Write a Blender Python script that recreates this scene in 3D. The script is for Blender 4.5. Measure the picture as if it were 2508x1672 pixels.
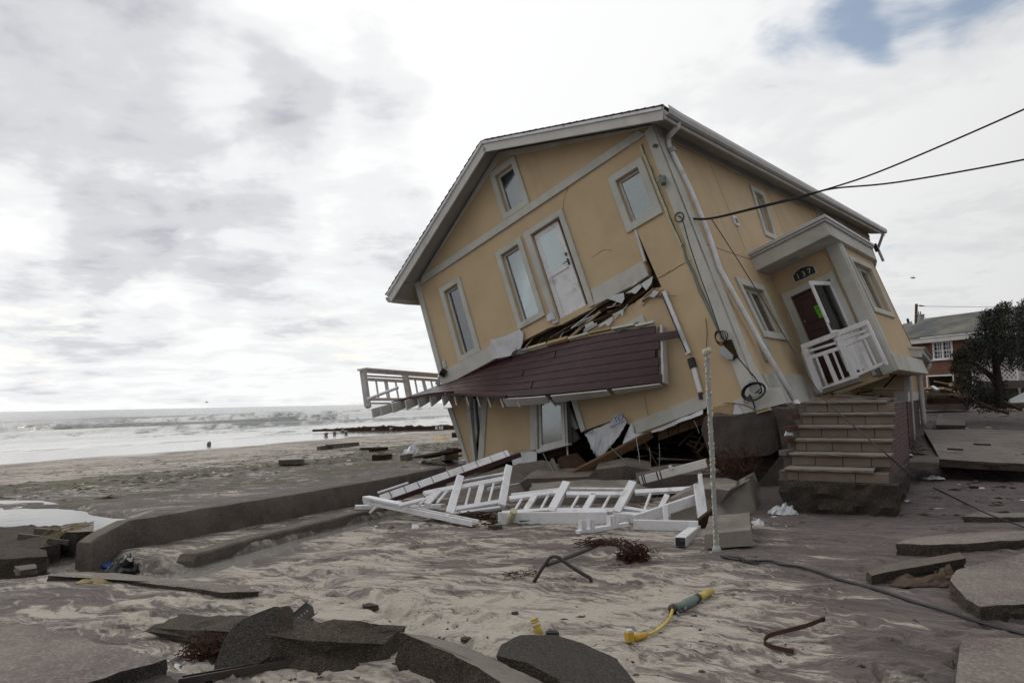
import bpy, bmesh, math, random
import numpy as np
from mathutils import Vector, Matrix
from mathutils.geometry import tessellate_polygon
R = math.radians
random.seed(7); rng = np.random.default_rng(7)
for o in list(bpy.data.objects): bpy.data.objects.remove(o, do_unlink=True)
SC = bpy.context.scene; COL = SC.collection

# ------------------------------------------------------------------ camera
EYE = 1.55; FPX = 1800.0; CX, CY = 1254.0, 836.0       # measured on the 2508 x 1672 photograph
roll = math.atan(18/890.0)
pitch = math.atan((1008-.0202*1254-836)*math.cos(roll)/FPX)
_up = np.array([-math.sin(roll)*math.cos(pitch), -math.cos(roll)*math.cos(pitch), math.sin(pitch)])
_fw = np.array([0, 0, 1.])-_up*_up[2]; _fw /= np.linalg.norm(_fw)
_rt = np.cross(_up, _fw); _rt = _rt if _rt[0] > 0 else -_rt
CM = np.stack([_rt, _fw, _up])                          # camera (x right, y down, z forward) -> world
EYEP = np.array([0, 0, EYE])
cam = bpy.data.cameras.new('camera'); camo = bpy.data.objects.new('camera', cam); COL.objects.link(camo)
cam.sensor_width = 36; cam.lens = FPX/2508*36; cam.clip_start = 0.05; cam.clip_end = 12000
_m = np.eye(4); _m[:3, 0] = CM[:, 0]; _m[:3, 1] = -CM[:, 1]; _m[:3, 2] = -CM[:, 2]; _m[:3, 3] = EYEP
camo.matrix_world = Matrix(_m.tolist()); SC.camera = camo

def ray(px, py): return CM@np.array([(px-CX)/FPX, (py-CY)/FPX, 1.])
def D(px, py, dep):                                     # a measured picture point at a known distance
    return Vector(EYEP+ray(px, py)*dep)

# ------------------------------------------------------------------ sky and sun
SUN_EL, SUN_AZ = 36, -38                                # degrees; azimuth from +Y towards +X
w = bpy.data.worlds.new('World'); SC.world = w; w.use_nodes = True
nt = w.node_tree; N = nt.nodes; Lk = nt.links; N.clear()
def nd(tree, typ, **kw):
    n = tree.nodes.new(typ)
    for k, v in kw.items():
        if k == 'ins':
            for kk, vv in v.items(): n.inputs[kk].default_value = vv
        else: setattr(n, k, v)
    return n
def W(typ, **kw): return nd(nt, typ, **kw)
def wmath(op, a, b=None, clamp=False):
    n = W('ShaderNodeMath', operation=op, use_clamp=clamp)
    for i, s in enumerate((a, b)):
        if s is None: continue
        if isinstance(s, (int, float)): n.inputs[i].default_value = s
        else: Lk.new(s, n.inputs[i])
    return n.outputs[0]
out = W('ShaderNodeOutputWorld'); bg = W('ShaderNodeBackground', ins={'Strength': 0.1}); Lk.new(bg.outputs[0], out.inputs[0])
sky = W('ShaderNodeTexSky', sky_type='NISHITA', sun_disc=False, sun_elevation=R(SUN_EL), sun_rotation=R(SUN_AZ), air_density=1.2, dust_density=1.0)
tc = W('ShaderNodeTexCoord'); DIR = tc.outputs['Generated']
sep = W('ShaderNodeSeparateXYZ'); Lk.new(DIR, sep.inputs[0])
zc = wmath('MAXIMUM', sep.outputs[2], 0.0); zz = wmath('ADD', zc, 0.13)
pl = W('ShaderNodeCombineXYZ'); Lk.new(wmath('DIVIDE', sep.outputs[0], zz), pl.inputs[0]); Lk.new(wmath('DIVIDE', sep.outputs[1], zz), pl.inputs[1])
def wnoise(vec, scale, detail=8, rough=.55, dist=0, off=(0, 0, 0)):
    mp = W('ShaderNodeMapping'); mp.inputs['Location'].default_value = off; Lk.new(vec, mp.inputs[0])
    n = W('ShaderNodeTexNoise', ins={'Scale': scale, 'Detail': detail, 'Roughness': rough, 'Distortion': dist}); Lk.new(mp.outputs[0], n.inputs[0]); return n
n_warp = wnoise(DIR, 3.6, 3, .62)
vs = W('ShaderNodeVectorMath', operation='SUBTRACT'); Lk.new(n_warp.outputs['Color'], vs.inputs[0]); vs.inputs[1].default_value = (.5, .5, .5)
vsc = W('ShaderNodeVectorMath', operation='SCALE'); Lk.new(vs.outputs[0], vsc.inputs[0]); vsc.inputs['Scale'].default_value = .24
va = W('ShaderNodeVectorMath', operation='ADD'); Lk.new(DIR, va.inputs[0]); Lk.new(vsc.outputs[0], va.inputs[1])
vn = W('ShaderNodeVectorMath', operation='NORMALIZE'); Lk.new(va.outputs[0], vn.inputs[0])
def blob(px, py, rin, rout):
    d = ray(px, py); d = d/np.linalg.norm(d)
    n = W('ShaderNodeVectorMath', operation='DOT_PRODUCT'); Lk.new(vn.outputs[0], n.inputs[0]); n.inputs[1].default_value = tuple(d)
    m = W('ShaderNodeMapRange', interpolation_type='SMOOTHSTEP'); Lk.new(n.outputs['Value'], m.inputs[0])
    m.inputs[1].default_value = math.cos(R(rout)); m.inputs[2].default_value = math.cos(R(rin)); return m.outputs[0]
def wsum(lst):
    s = lst[0]
    for a in lst[1:]: s = wmath('ADD', s, a)
    return s
n_big = wnoise(pl.outputs[0], .95, 5, .58, .25, (3.1, 1.7, 0))
n_mid = wnoise(pl.outputs[0], 3.1, 5, .62, .3, (7.3, 2.2, 0))
# heavier grey banks
banks = wsum([wmath('MULTIPLY', blob(*a[:4]), a[4]) for a in [
    (540, 300, 0, 8, .27), (790, 280, 0, 8, .25), (960, 290, 0, 5, .18), (330, 400, 0, 6, .14), (560, 620, 0, 7, .28), (300, 640, 0, 5, .24), (0, 60, 2, 15, .30), (960, 560, 0, 6, .22),
    (120, 780, 0, 5, .2), (760, 850, 0, 5, .16), (300, 900, 0, 5, .12), (2250, 690, 0, 5, .08)]])
bright = wsum([blob(1180, 110, 1, 13), wmath('MULTIPLY', blob(480, 200, 0, 5), .7), wmath('MULTIPLY', blob(60, 430, 0, 6), .7)])
dn = wsum([wmath('MULTIPLY', n_big.outputs[0], 1.0), wmath('MULTIPLY', n_mid.outputs[0], .62), banks, wmath('MULTIPLY', bright, -.13)])
grey = W('ShaderNodeMapRange', interpolation_type='LINEAR'); Lk.new(dn, grey.inputs[0]); grey.inputs[1].default_value = .78; grey.inputs[2].default_value = 1.30
ramp = W('ShaderNodeValToRGB'); Lk.new(grey.outputs[0], ramp.inputs[0]); ramp.color_ramp.interpolation = 'EASE'
ramp.color_ramp.elements[0].color = (.97, .972, .975, 1); ramp.color_ramp.elements[1].color = (.47, .485, .535, 1)
e = ramp.color_ramp.elements.new(.28); e.color = (.87, .877, .885, 1)
e = ramp.color_ramp.elements.new(.62); e.color = (.67, .68, .71, 1)
sdir = (math.sin(R(SUN_AZ))*math.cos(R(SUN_EL)), math.cos(R(SUN_AZ))*math.cos(R(SUN_EL)), math.sin(R(SUN_EL)))
sdt = W('ShaderNodeVectorMath', operation='DOT_PRODUCT'); Lk.new(DIR, sdt.inputs[0]); sdt.inputs[1].default_value = sdir
fall = W('ShaderNodeMapRange', interpolation_type='SMOOTHSTEP'); Lk.new(sdt.outputs['Value'], fall.inputs[0])
for i_, x_ in zip((1, 2, 3, 4), (-.4, .95, 5.0, 10.4)): fall.inputs[i_].default_value = x_
cl = W('ShaderNodeVectorMath', operation='SCALE'); Lk.new(ramp.outputs[0], cl.inputs[0]); Lk.new(fall.outputs[0], cl.inputs['Scale'])
# gaps to the blue sky
gaps = wsum([wmath('MULTIPLY', blob(*a[:4]), a[4]) for a in [(2300, -40, 0, 8, .34), (1990, 40, 0, 6, .30), (2508, 60, 0, 5, .2), (1160, 195, 0, 2.5, .14), (870, 770, 0, 6, .24), (60, 840, 0, 6, .2), (2330, 660, 0, 6, .16)]])
gp = wsum([gaps, wmath('MULTIPLY', n_mid.outputs[0], -1.0), wmath('MULTIPLY', n_big.outputs[0], -.35)])
gm = W('ShaderNodeMapRange', interpolation_type='SMOOTHSTEP'); Lk.new(gp, gm.inputs[0]); gm.inputs[1].default_value = -.50; gm.inputs[2].default_value = -.10
gm2 = wmath('MULTIPLY', gm.outputs[0], .85)
skb = W('ShaderNodeVectorMath', operation='SCALE'); Lk.new(sky.outputs[0], skb.inputs[0]); skb.inputs['Scale'].default_value = 1.0
mix = W('ShaderNodeMix', data_type='RGBA'); Lk.new(gm2, mix.inputs[0]); Lk.new(cl.outputs[0], mix.inputs[6]); Lk.new(skb.outputs[0], mix.inputs[7])
Lk.new(mix.outputs[2], bg.inputs[0])
sl = bpy.data.lights.new('sun', 'SUN'); so = bpy.data.objects.new('sun', sl); COL.objects.link(so)
sl.energy = .7; sl.angle = R(14); sl.color = (1, .95, .87)
sd = Vector((math.sin(R(SUN_AZ))*math.cos(R(SUN_EL)), math.cos(R(SUN_AZ))*math.cos(R(SUN_EL)), math.sin(R(SUN_EL))))
so.rotation_euler = sd.to_track_quat('Z', 'Y').to_euler()
SC.view_settings.view_transform = 'Standard'; SC.view_settings.look = 'None'; SC.view_settings.exposure = 0; SC.view_settings.gamma = 1
SC.cycles.max_bounces = 4; SC.cycles.diffuse_bounces = 3; SC.cycles.adaptive_threshold = .02; w.cycles.sampling_method = 'MANUAL'; w.cycles.sample_map_resolution = 256; SC.cycles.use_denoising = True

# ------------------------------------------------------------------ materials
MATS = {}
def newmat(name):
    m = bpy.data.materials.new(name); m.use_nodes = True; MATS[name] = m
    t = m.node_tree; return m, t, t.nodes['Principled BSDF']
def mth(t, op, a, b=None, clamp=False):
    n = t.nodes.new('ShaderNodeMath'); n.operation = op; n.use_clamp = clamp
    for i, s in enumerate((a, b)):
        if s is None: continue
        if isinstance(s, (int, float)): n.inputs[i].default_value = s
        else: t.links.new(s, n.inputs[i])
    return n.outputs[0]
def noise(t, vec, scale, detail=6, rough=.6, dist=0, mscale=None, rot=None, off=None):
    if mscale or rot or off:
        mp = t.nodes.new('ShaderNodeMapping')
        if mscale: mp.inputs['Scale'].default_value = mscale
        if rot: mp.inputs['Rotation'].default_value = rot
        if off: mp.inputs['Location'].default_value = off
        t.links.new(vec, mp.inputs[0]); vec = mp.outputs[0]
    n = t.nodes.new('ShaderNodeTexNoise'); n.inputs['Scale'].default_value = scale; n.inputs['Detail'].default_value = detail
    n.inputs['Roughness'].default_value = rough; n.inputs['Distortion'].default_value = dist; t.links.new(vec, n.inputs[0]); return n
def ss(t, v, a, b, lo=0., hi=1.):
    m = t.nodes.new('ShaderNodeMapRange'); m.interpolation_type = 'SMOOTHSTEP'; t.links.new(v, m.inputs[0])
    for i, x in zip((1, 2, 3, 4), (a, b, lo, hi)): m.inputs[i].default_value = x
    return m.outputs[0]
def mixc(t, f, a, b):
    n = t.nodes.new('ShaderNodeMix'); n.data_type = 'RGBA'
    if isinstance(f, (int, float)): n.inputs[0].default_value = f
    else: t.links.new(f, n.inputs[0])
    for i, c in ((6, a), (7, b)):
        if isinstance(c, tuple): n.inputs[i].default_value = (*c[:3], 1)
        else: t.links.new(c, n.inputs[i])
    return n.outputs[2]
def coord(t, kind='Object'):
    c = t.nodes.new('ShaderNodeTexCoord'); return c.outputs[kind]
def bumpn(t, p, h, strength=.3, dist=.01):
    b = t.nodes.new('ShaderNodeBump'); b.inputs['Strength'].default_value = strength; b.inputs['Distance'].default_value = dist
    t.links.new(h, b.inputs['Height']); t.links.new(b.outputs[0], p.inputs['Normal']); return b
def worn(name, c1, c2, scale=3, rough=.8, bump=.25, bscale=60, bdist=.006, dirt=None, dscale=1.2, damt=.5, spec=.3, stretch=None, streak=0., agg=0., aggscale=70):
    """a plain surface: two tones in patches, fine relief, optional dirt stains"""
    m, t, p = newmat(name); v = coord(t)
    n1 = noise(t, v, scale, 8, .62, .2, mscale=stretch)
    col = mixc(t, ss(t, n1.outputs[0], .35, .68), c1, c2)
    nf = noise(t, v, bscale, 6, .7, mscale=stretch)
    col = mixc(t, ss(t, nf.outputs[0], .3, .75, 0, .35), col, tuple(x*.6 for x in c1))
    if dirt:
        n2 = noise(t, v, dscale, 9, .65, .6)
        col = mixc(t, ss(t, n2.outputs[0], .48, .75, 0, damt), col, dirt)
    if streak:                                            # rain-washed dirt running down the wall
        n3 = noise(t, v, 1.6, 6, .65, .2, mscale=(1.3, 1.3, .16)); col = mixc(t, ss(t, n3.outputs[0], .44, .80, 0, streak), col, tuple(x*.62 for x in c2))
        n4 = noise(t, v, 3.5, 4, .7, .3); col = mixc(t, ss(t, n4.outputs[0], .60, .75, 0, streak*.6), col, tuple(x*1.1 for x in c1))
    hgt_ = nf.outputs[0]
    if agg:                                               # stones of the aggregate showing
        vo = t.nodes.new('ShaderNodeTexVoronoi'); vo.inputs['Scale'].default_value = aggscale; t.links.new(v, vo.inputs[0])
        sh = t.nodes.new('ShaderNodeSeparateColor'); t.links.new(vo.outputs['Color'], sh.inputs[0])
        col = mixc(t, mth(t, 'MULTIPLY', ss(t, sh.outputs[0], .55, .95), agg*.75), col, tuple(min(1, x*2.0+.02) for x in c1)); col = mixc(t, mth(t, 'MULTIPLY', ss(t, sh.outputs[1], .6, .95), agg*.7), col, tuple(x*.35 for x in c1))
        hgt_ = mth(t, 'ADD', mth(t, 'MULTIPLY', hgt_, .8), mth(t, 'MULTIPLY', mth(t, 'SUBTRACT', 1., vo.outputs['Distance']), agg))
    t.links.new(col, p.inputs['Base Color']); p.inputs['Roughness'].default_value = rough; p.inputs['Specular IOR Level'].default_value = spec
    bumpn(t, p, hgt_, bump, bdist); return m
stucco = worn('stucco_yellow', (.575, .445, .285), (.52, .395, .25), 1.3, .9, .6, 70, .008, (.38, .305, .21), .5, .5, streak=.25)
stucco2 = worn('stucco_grey', (.55, .545, .505), (.475, .47, .435), 1.6, .9, .45, 90, .006, (.27, .27, .225), .9, .65, streak=.3)
white = worn('white_vinyl', (.74, .74, .76), (.66, .66, .69), 2.5, .5, .1, 30, .004, (.34, .31, .28), 3.2, .75, .4)
whitetrim = worn('white_painted_trim', (.60, .595, .57), (.52, .515, .49), 2, .65, .12, 50, .004, (.33, .31, .27), 1.1, .6)
soffit = worn('soffit_grey', (.40, .39, .37), (.35, .34, .32), 1.5, .8, .15, 60, .004)
gutterm = worn('gutter_metal', (.50, .50, .51), (.42, .42, .43), 2, .45, .05, 30, .003, (.27, .26, .24), 1.5, .5, .5)
shingle = worn('roof_shingle', (.075, .078, .085), (.05, .05, .055), 4, .95, .5, 120, .01)
maroon = worn('maroon_composite', (.050, .019, .022), (.038, .015, .018), 4, .38, .12, 90, .003, (.07, .045, .043), 2.5, .35, .32, (1, 1, 1))
woodbrown = worn('raw_brown_wood', (.125, .075, .042), (.085, .05, .03), 4, .85, .5, 40, .01, (.04, .028, .02), 1.5, .6, .2, (1, 6, 6))
wooddark = worn('rotten_dark_wood', (.060, .038, .026), (.035, .022, .016), 3, .95, .7, 30, .02, (.012, .009, .008), 1.2, .7, .1)
plywood = worn('pale_plywood', (.42, .31, .18), (.36, .26, .15), 4, .8, .2, 40, .004, (.22, .16, .10), 2, .5, .2, (1, 5, 5))
greywood = worn('grey_weathered_wood', (.155, .135, .118), (.11, .095, .083), 4, .9, .5, 40, .008, (.06, .05, .045), 2, .5, .2, (1, 6, 6))
concrete = worn('concrete_wet_brown', (.150, .125, .106), (.085, .069, .060), 2.4, .85, .9, 40, .02, (.055, .043, .041), 1.3, .75, agg=.22, aggscale=80)
concrete2 = worn('concrete_pale_grey', (.235, .208, .182), (.15, .128, .112), 2.6, .88, .8, 42, .018, (.10, .083, .075), 1.6, .7)
concrough = worn('concrete_broken_face', (.105, .083, .065), (.066, .052, .041), 7, .95, 1.0, 38, .04, (.055, .043, .036), 3, .6, agg=.5, aggscale=95)
asphalt = worn('asphalt_dark', (.060, .053, .046), (.098, .085, .073), 60, .9, 1.0, 110, .02, (.04, .037, .035), 2, .5, agg=.8, aggscale=120)
darkmetal = worn('dark_steel', (.045, .036, .032), (.03, .024, .022), 6, .5, .2, 40, .004, (.08, .045, .03), 5, .5, .5)
rust = worn('rusty_steel', (.085, .04, .026), (.05, .026, .02), 9, .8, .4, 50, .005)
galv = worn('galvanised_sheet', (.36, .39, .39), (.28, .31, .31), 4, .4, .1, 30, .004, (.17, .16, .14), 2, .5, .5)
foam = worn('yellow_foam_lumps', (.58, .55, .40), (.48, .45, .32), 14, .9, .6, 60, .01)
polem = worn('bare_zinc_post', (.36, .37, .39), (.27, .28, .30), 5, .45, .2, 30, .004, (.46, .45, .36), 8, .6, .5)
rubber = worn('black_cable', (.018, .018, .019), (.03, .03, .03), 6, .55, .1, 40, .003)
yellow = worn('yellow_plastic', (.56, .43, .075), (.48, .36, .06), 6, .4, .1, 60, .003, (.35, .27, .1), 6, .5, .5)
greyplastic = worn('grey_green_plastic', (.17, .21, .19), (.13, .16, .15), 6, .6, .2, 60, .004)
orange = worn('orange_plastic', (.52, .33, .05), (.43, .27, .045), 6, .45, .1, 60, .003)
sandtop = worn('sand_covered_concrete', (.21, .184, .163), (.135, .11, .103), 2.2, .92, .6, 55, .012, (.085, .067, .066), 1.4, .75, agg=.35, aggscale=60)
rootm = worn('rust_brown_fibre', (.075, .036, .024), (.045, .024, .018), 20, .95, .6, 80, .01)
reed = worn('dry_reed', (.32, .25, .12), (.24, .18, .09), 9, .8, .2, 60, .004)
ragw = worn('white_plastic_sheet', (.60, .61, .64), (.50, .51, .55), 3, .45, .3, 14, .02, (.36, .35, .33), 3, .5, .45)
bagblack = worn('black_plastic', (.012, .013, .016), (.02, .022, .026), 5, .3, .5, 14, .02, None, 1, 0, .5)
bluecloth = worn('blue_plastic', (.03, .09, .33), (.025, .07, .25), 6, .5, .3, 30, .01)
brownrag = worn('brown_cloth', (.115, .085, .060), (.075, .055, .04), 6, .95, .6, 30, .02)
blackint = worn('dark_interior', (.030, .025, .022), (.02, .017, .015), 2, .95, .3, 30, .01)  # near-black colour stands in for shade inside openings; also tints some wreckage
doorred = worn('dark_red_door', (.055, .012, .012), (.045, .010, .011), 3, .45, .05, 30, .002, None, 1, 0, .5)
green = worn('green_notice', (.17, .68, .02), (.15, .60, .02), 3, .7, .02, 30, .001)
tilem = worn('step_tile', (.205, .165, .125), (.165, .125, .105), 2.4, .75, .3, 50, .006, (.12, .075, .065), 1.6, .6)
treadm = worn('step_nosing', (.205, .178, .152), (.16, .135, .117), 3, .8, .5, 40, .012, (.13, .10, .085), 2.4, .5)
blueink = worn('blue_print', (.045, .12, .34), (.04, .10, .28), 5, .6, .02, 30, .001)
signm = worn('sign_dark_green', (.022, .035, .032), (.02, .03, .03), 4, .5, .05, 30, .001)
lettr = worn('sign_pale_letter', (.62, .60, .52), (.55, .53, .46), 4, .6, .02, 30, .001)
curtain = worn('pale_blind', (.52, .57, .55), (.46, .51, .49), 2, .8, .1, 30, .003)
curtaind = worn('grey_blind', (.20, .21, .225), (.17, .18, .19), 2, .8, .1, 30, .003)
def glassm(name, tint, base_r, refl=.10):
    m, t, p = newmat(name); t.nodes.remove(p); o = t.nodes['Material Output']
    fr = t.nodes.new('ShaderNodeFresnel'); fr.inputs[0].default_value = 1.6
    gl = t.nodes.new('ShaderNodeBsdfGlossy'); gl.inputs['Roughness'].default_value = base_r; gl.inputs['Color'].default_value = (.95, .97, 1, 1)
    tr = t.nodes.new('ShaderNodeBsdfTransparent'); tr.inputs[0].default_value = (*tint, 1)
    mx = t.nodes.new('ShaderNodeMixShader'); t.links.new(mth(t, 'ADD', fr.outputs[0], refl), mx.inputs[0]); t.links.new(tr.outputs[0], mx.inputs[1]); t.links.new(gl.outputs[0], mx.inputs[2])
    t.links.new(mx.outputs[0], o.inputs[0]); return m
glass = glassm('window_glass', (.86, .92, .90), .09, .08)
glassd = glassm('dark_glass', (.6, .62, .64), .05, .02)
def brickm(name, c1, c2, mortar, bw=.215, bh=.07):
    m, t, p = newmat(name); v = coord(t, 'UV')
    b = t.nodes.new('ShaderNodeTexBrick'); t.links.new(v, b.inputs[0]); b.inputs['Scale'].default_value = 1
    b.inputs['Brick Width'].default_value = bw; b.inputs['Row Height'].default_value = bh; b.inputs['Mortar Size'].default_value = .007
    b.inputs['Color1'].default_value = (*c1, 1); b.inputs['Color2'].default_value = (*c2, 1); b.inputs['Mortar'].default_value = (*mortar, 1)
    n = noise(t, coord(t), 3, 6, .6); col = mixc(t, ss(t, n.outputs[0], .4, .7, 0, .45), b.outputs['Color'], tuple(x*.5 for x in c1))
    t.links.new(col, p.inputs['Base Color']); p.inputs['Roughness'].default_value = .85
    bumpn(t, p, mth(t, 'SUBTRACT', 1, b.outputs['Fac']), .6, .008); return m
brickmaroon = brickm('maroon_brick', (.088, .034, .034), (.07, .028, .029), (.15, .11, .10))
brickred = brickm('red_brick', (.15, .060, .034), (.11, .045, .027), (.13, .085, .06))

# ------------------------------------------------------------------ object helpers
def setp(o, label=None, cat=None, group=None, kind=None):
    if label: o['label'] = label
    if cat: o['category'] = cat
    if group: o['group'] = group
    if kind: o['kind'] = kind
    return o
def mk(name, verts, faces, mat, parent=None, smooth=False, uv=None):
    me = bpy.data.meshes.new(name); me.from_pydata([tuple(v) for v in verts], [], faces)
    bm = bmesh.new(); bm.from_mesh(me); bmesh.ops.recalc_face_normals(bm, faces=bm.faces); bm.to_mesh(me); bm.free()
    for m in (mat if isinstance(mat, (list, tuple)) else [mat]): me.materials.append(m)
    if smooth: me.polygons.foreach_set('use_smooth', [True]*len(me.polygons))
    o = bpy.data.objects.new(name, me); COL.objects.link(o)
    if parent: o.parent = parent
    return o
def empty(name, loc, parent=None, mw=None):
    o = bpy.data.objects.new(name, None); COL.objects.link(o); o.empty_display_size = .2
    if mw is not None: o.matrix_world = mw
    else: o.location = loc
    if parent: o.parent = parent
    return o
def V(*a): return Vector(a[0] if len(a) == 1 else a)
class MB:
    """collects shapes that belong to ONE thing or part"""
    def __init__(s): s.v = []; s.f = []; s.mi = []
    def add(s, verts, faces, mi=0):
        b = len(s.v); s.v += [tuple(x) for x in verts]; s.f += [tuple(i+b for i in q) for q in faces]; s.mi += [mi]*len(faces); return s
    def prism(s, poly, ext, mi=0):
        n = len(poly); ext = V(ext); p = [V(x) for x in poly]; q = [x+ext for x in p]
        tri = tessellate_polygon([p]); fs = [tuple(t) for t in tri]+[tuple(i+n for i in reversed(t)) for t in tri]
        fs += [(i, (i+1) % n, n+(i+1) % n, n+i) for i in range(n)]
        return s.add(p+q, fs, mi)
    def beam(s, p, q, wd, ht, up=(0, 0, 1), mi=0, w2=None, h2=None):
        p, q, up = V(p), V(q), V(up); d = (q-p).normalized(); sx = d.cross(up)
        if sx.length < 1e-4: sx = d.cross(V(1, 0, 0))
        sx.normalize(); uy = sx.cross(d).normalized(); w2 = w2 or wd; h2 = h2 or ht
        vs = [p+sx*(a*wd/2)+uy*(b*ht/2) for a, b in ((-1, -1), (1, -1), (1, 1), (-1, 1))]+[q+sx*(a*w2/2)+uy*(b*h2/2) for a, b in ((-1, -1), (1, -1), (1, 1), (-1, 1))]
        return s.add(vs, [(0, 3, 2, 1), (4, 5, 6, 7), (0, 1, 5, 4), (1, 2, 6, 5), (2, 3, 7, 6), (3, 0, 4, 7)], mi)
    def tube(s, pts, r, n=8, mi=0, caps=True):
        pts = [V(p) for p in pts]; rs = r if isinstance(r, (list, tuple)) else [r]*len(pts); vs = []; fs = []; last = None
        for i, p in enumerate(pts):
            d = (pts[min(i+1, len(pts)-1)]-pts[max(i-1, 0)]).normalized()
            if last is None:
                a = d.cross(V(0, 0, 1)); a = d.cross(V(1, 0, 0)) if a.length < .05 else a
            else: a = last-d*last.dot(d)
            a.normalize(); last = a; b = d.cross(a)
            for k in range(n):
                t = 2*math.pi*k/n; vs.append(p+(a*math.cos(t)+b*math.sin(t))*rs[i])
        for i in range(len(pts)-1):
            for k in range(n):
                fs.append((i*n+k, i*n+(k+1) % n, (i+1)*n+(k+1) % n, (i+1)*n+k))
        if caps: fs.append(tuple(reversed(range(n)))); fs.append(tuple(range((len(pts)-1)*n, len(pts)*n)))
        return s.add(vs, fs, mi)
    def quad(s, a, b, c, d, th, mi=0):
        nrm = (V(b)-V(a)).cross(V(d)-V(a)).normalized(); return s.prism([a, b, c, d], nrm*th, mi)
    def build(s, name, mat, parent=None, smooth=False):
        o = mk(name, s.v, s.f, mat, parent, smooth)
        if isinstance(mat, (list, tuple)): o.data.polygons.foreach_set('material_index', s.mi)
        return o
def bevel(o, w=.006, seg=1):
    m = o.modifiers.new('b', 'BEVEL'); m.width = w; m.segments = seg; m.limit_method = 'ANGLE'; return o
def smoothpath(pts, k=6):
    pts = [V(p) for p in pts]; outp = []
    for i in range(len(pts)-1):
        p0, p1, p2, p3 = pts[max(i-1, 0)], pts[i], pts[i+1], pts[min(i+2, len(pts)-1)]
        for j in range(k):
            t = j/k; outp.append(.5*((2*p1)+(p2-p0)*t+(2*p0-5*p1+4*p2-p3)*t*t+(3*p1-p0-3*p2+p3)*t**3))
    outp.append(pts[-1]); return outp
# value noise on arrays
_tab = rng.random((256, 256))
def vnoise(x, y):
    xi = np.floor(x).astype(int); yi = np.floor(y).astype(int); fx = x-xi; fy = y-yi
    fx = fx*fx*(3-2*fx); fy = fy*fy*(3-2*fy); a = _tab[xi & 255, yi & 255]; b = _tab[(xi+1) & 255, yi & 255]; c = _tab[xi & 255, (yi+1) & 255]; d = _tab[(xi+1) & 255, (yi+1) & 255]
    return (a*(1-fx)+b*fx)*(1-fy)+(c*(1-fx)+d*fx)*fy
def fbm(x, y, o=4, g=.5):
    s = 0; a = 1; t = 0
    for i in range(o): s = s+a*vnoise(x*2**i+17.3*i, y*2**i+9.1*i); t += a; a *= g
    return s/t-.5
from mathutils import noise as mnoise
def sn1(x, y): return mnoise.fractal(Vector((x, y, 3.7)), 1.0, 2.0, 3)*.5
def sst(x, a, b):
    t = np.clip((x-a)/(b-a), 0, 1); return t*t*(3-2*t)

# ------------------------------------------------------------------ terrain
SH_A = np.array([-31.3, 45.]); SH_T = np.array([.515, .857]); SH_N = np.array([.857, -.515])
SEA = -1.0
def shore(x, y): return (x-SH_A[0])*SH_N[0]+(y-SH_A[1])*SH_N[1]
def along(x, y): return (x-SH_A[0])*SH_T[0]+(y-SH_A[1])*SH_T[1]
def flat(px, py, z=0.):
    d = ray(px, py); t = (z-EYE)/d[2]; return (d[0]*t, d[1]*t)
def polydist(x, y, pts):
    best = np.full(np.shape(x), 1e9)
    for (ax, ay), (bx, by) in zip(pts[:-1], pts[1:]):
        dx, dy = bx-ax, by-ay; t = np.clip(((x-ax)*dx+(y-ay)*dy)/(dx*dx+dy*dy), 0, 1)
        best = np.minimum(best, np.hypot(x-ax-t*dx, y-ay-t*dy))
    return best
STREAM = [flat(400, 1424, -.1), flat(490, 1404, -.1), flat(640, 1359, -.1), flat(790, 1317, -.1), flat(900, 1287, -.1), flat(960, 1271, -.1), flat(1060, 1245, -.1)]
PUD = [flat(20, 1415, -.1), flat(120, 1405, -.1), flat(210, 1400, -.1), flat(330, 1412, -.1), flat(430, 1412, -.1)]
PUD2 = [flat(150, 1360, -.1), flat(215, 1385, -.1)]
POOL = [flat(-160, 1262, -.25), flat(20, 1258, -.25), flat(130, 1262, -.25), flat(230, 1290, -.22), flat(255, 1320, -.2), flat(240, 1350, -.15)]
POOL2 = [flat(230, 1290, -.22), flat(330, 1284, -.22), flat(385, 1280, -.2)]
CH = [flat(600, 1373), flat(680, 1385), flat(730, 1397), flat(760, 1420), flat(850, 1440), flat(900, 1475), flat(1010, 1505)]
CH2 = [flat(950, 1490), flat(1010, 1530), flat(1060, 1556), flat(1150, 1580), flat(1240, 1610)]
dents = []
def base_h(x, y):
    s = shore(x, y)
    z = np.where(s < 0, SEA+s*.05, np.where(s < 14, SEA+.14*s/14, -.86+.76*(s-14)/27))
    z = np.where(s > 41, -.10+.10*sst(s, 41, 42.2), z); z = np.maximum(z, -4)
    z = z+np.maximum(.75*sst(y, 8.5, 30)*sst(x, 3.2, 8), .36*sst(y, 12.0, 12.9)*sst(x-.52*y, -.2, .5))+.10*sst(x, 3., 7.)*sst(y, 5.5, 8)
    return z
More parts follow.
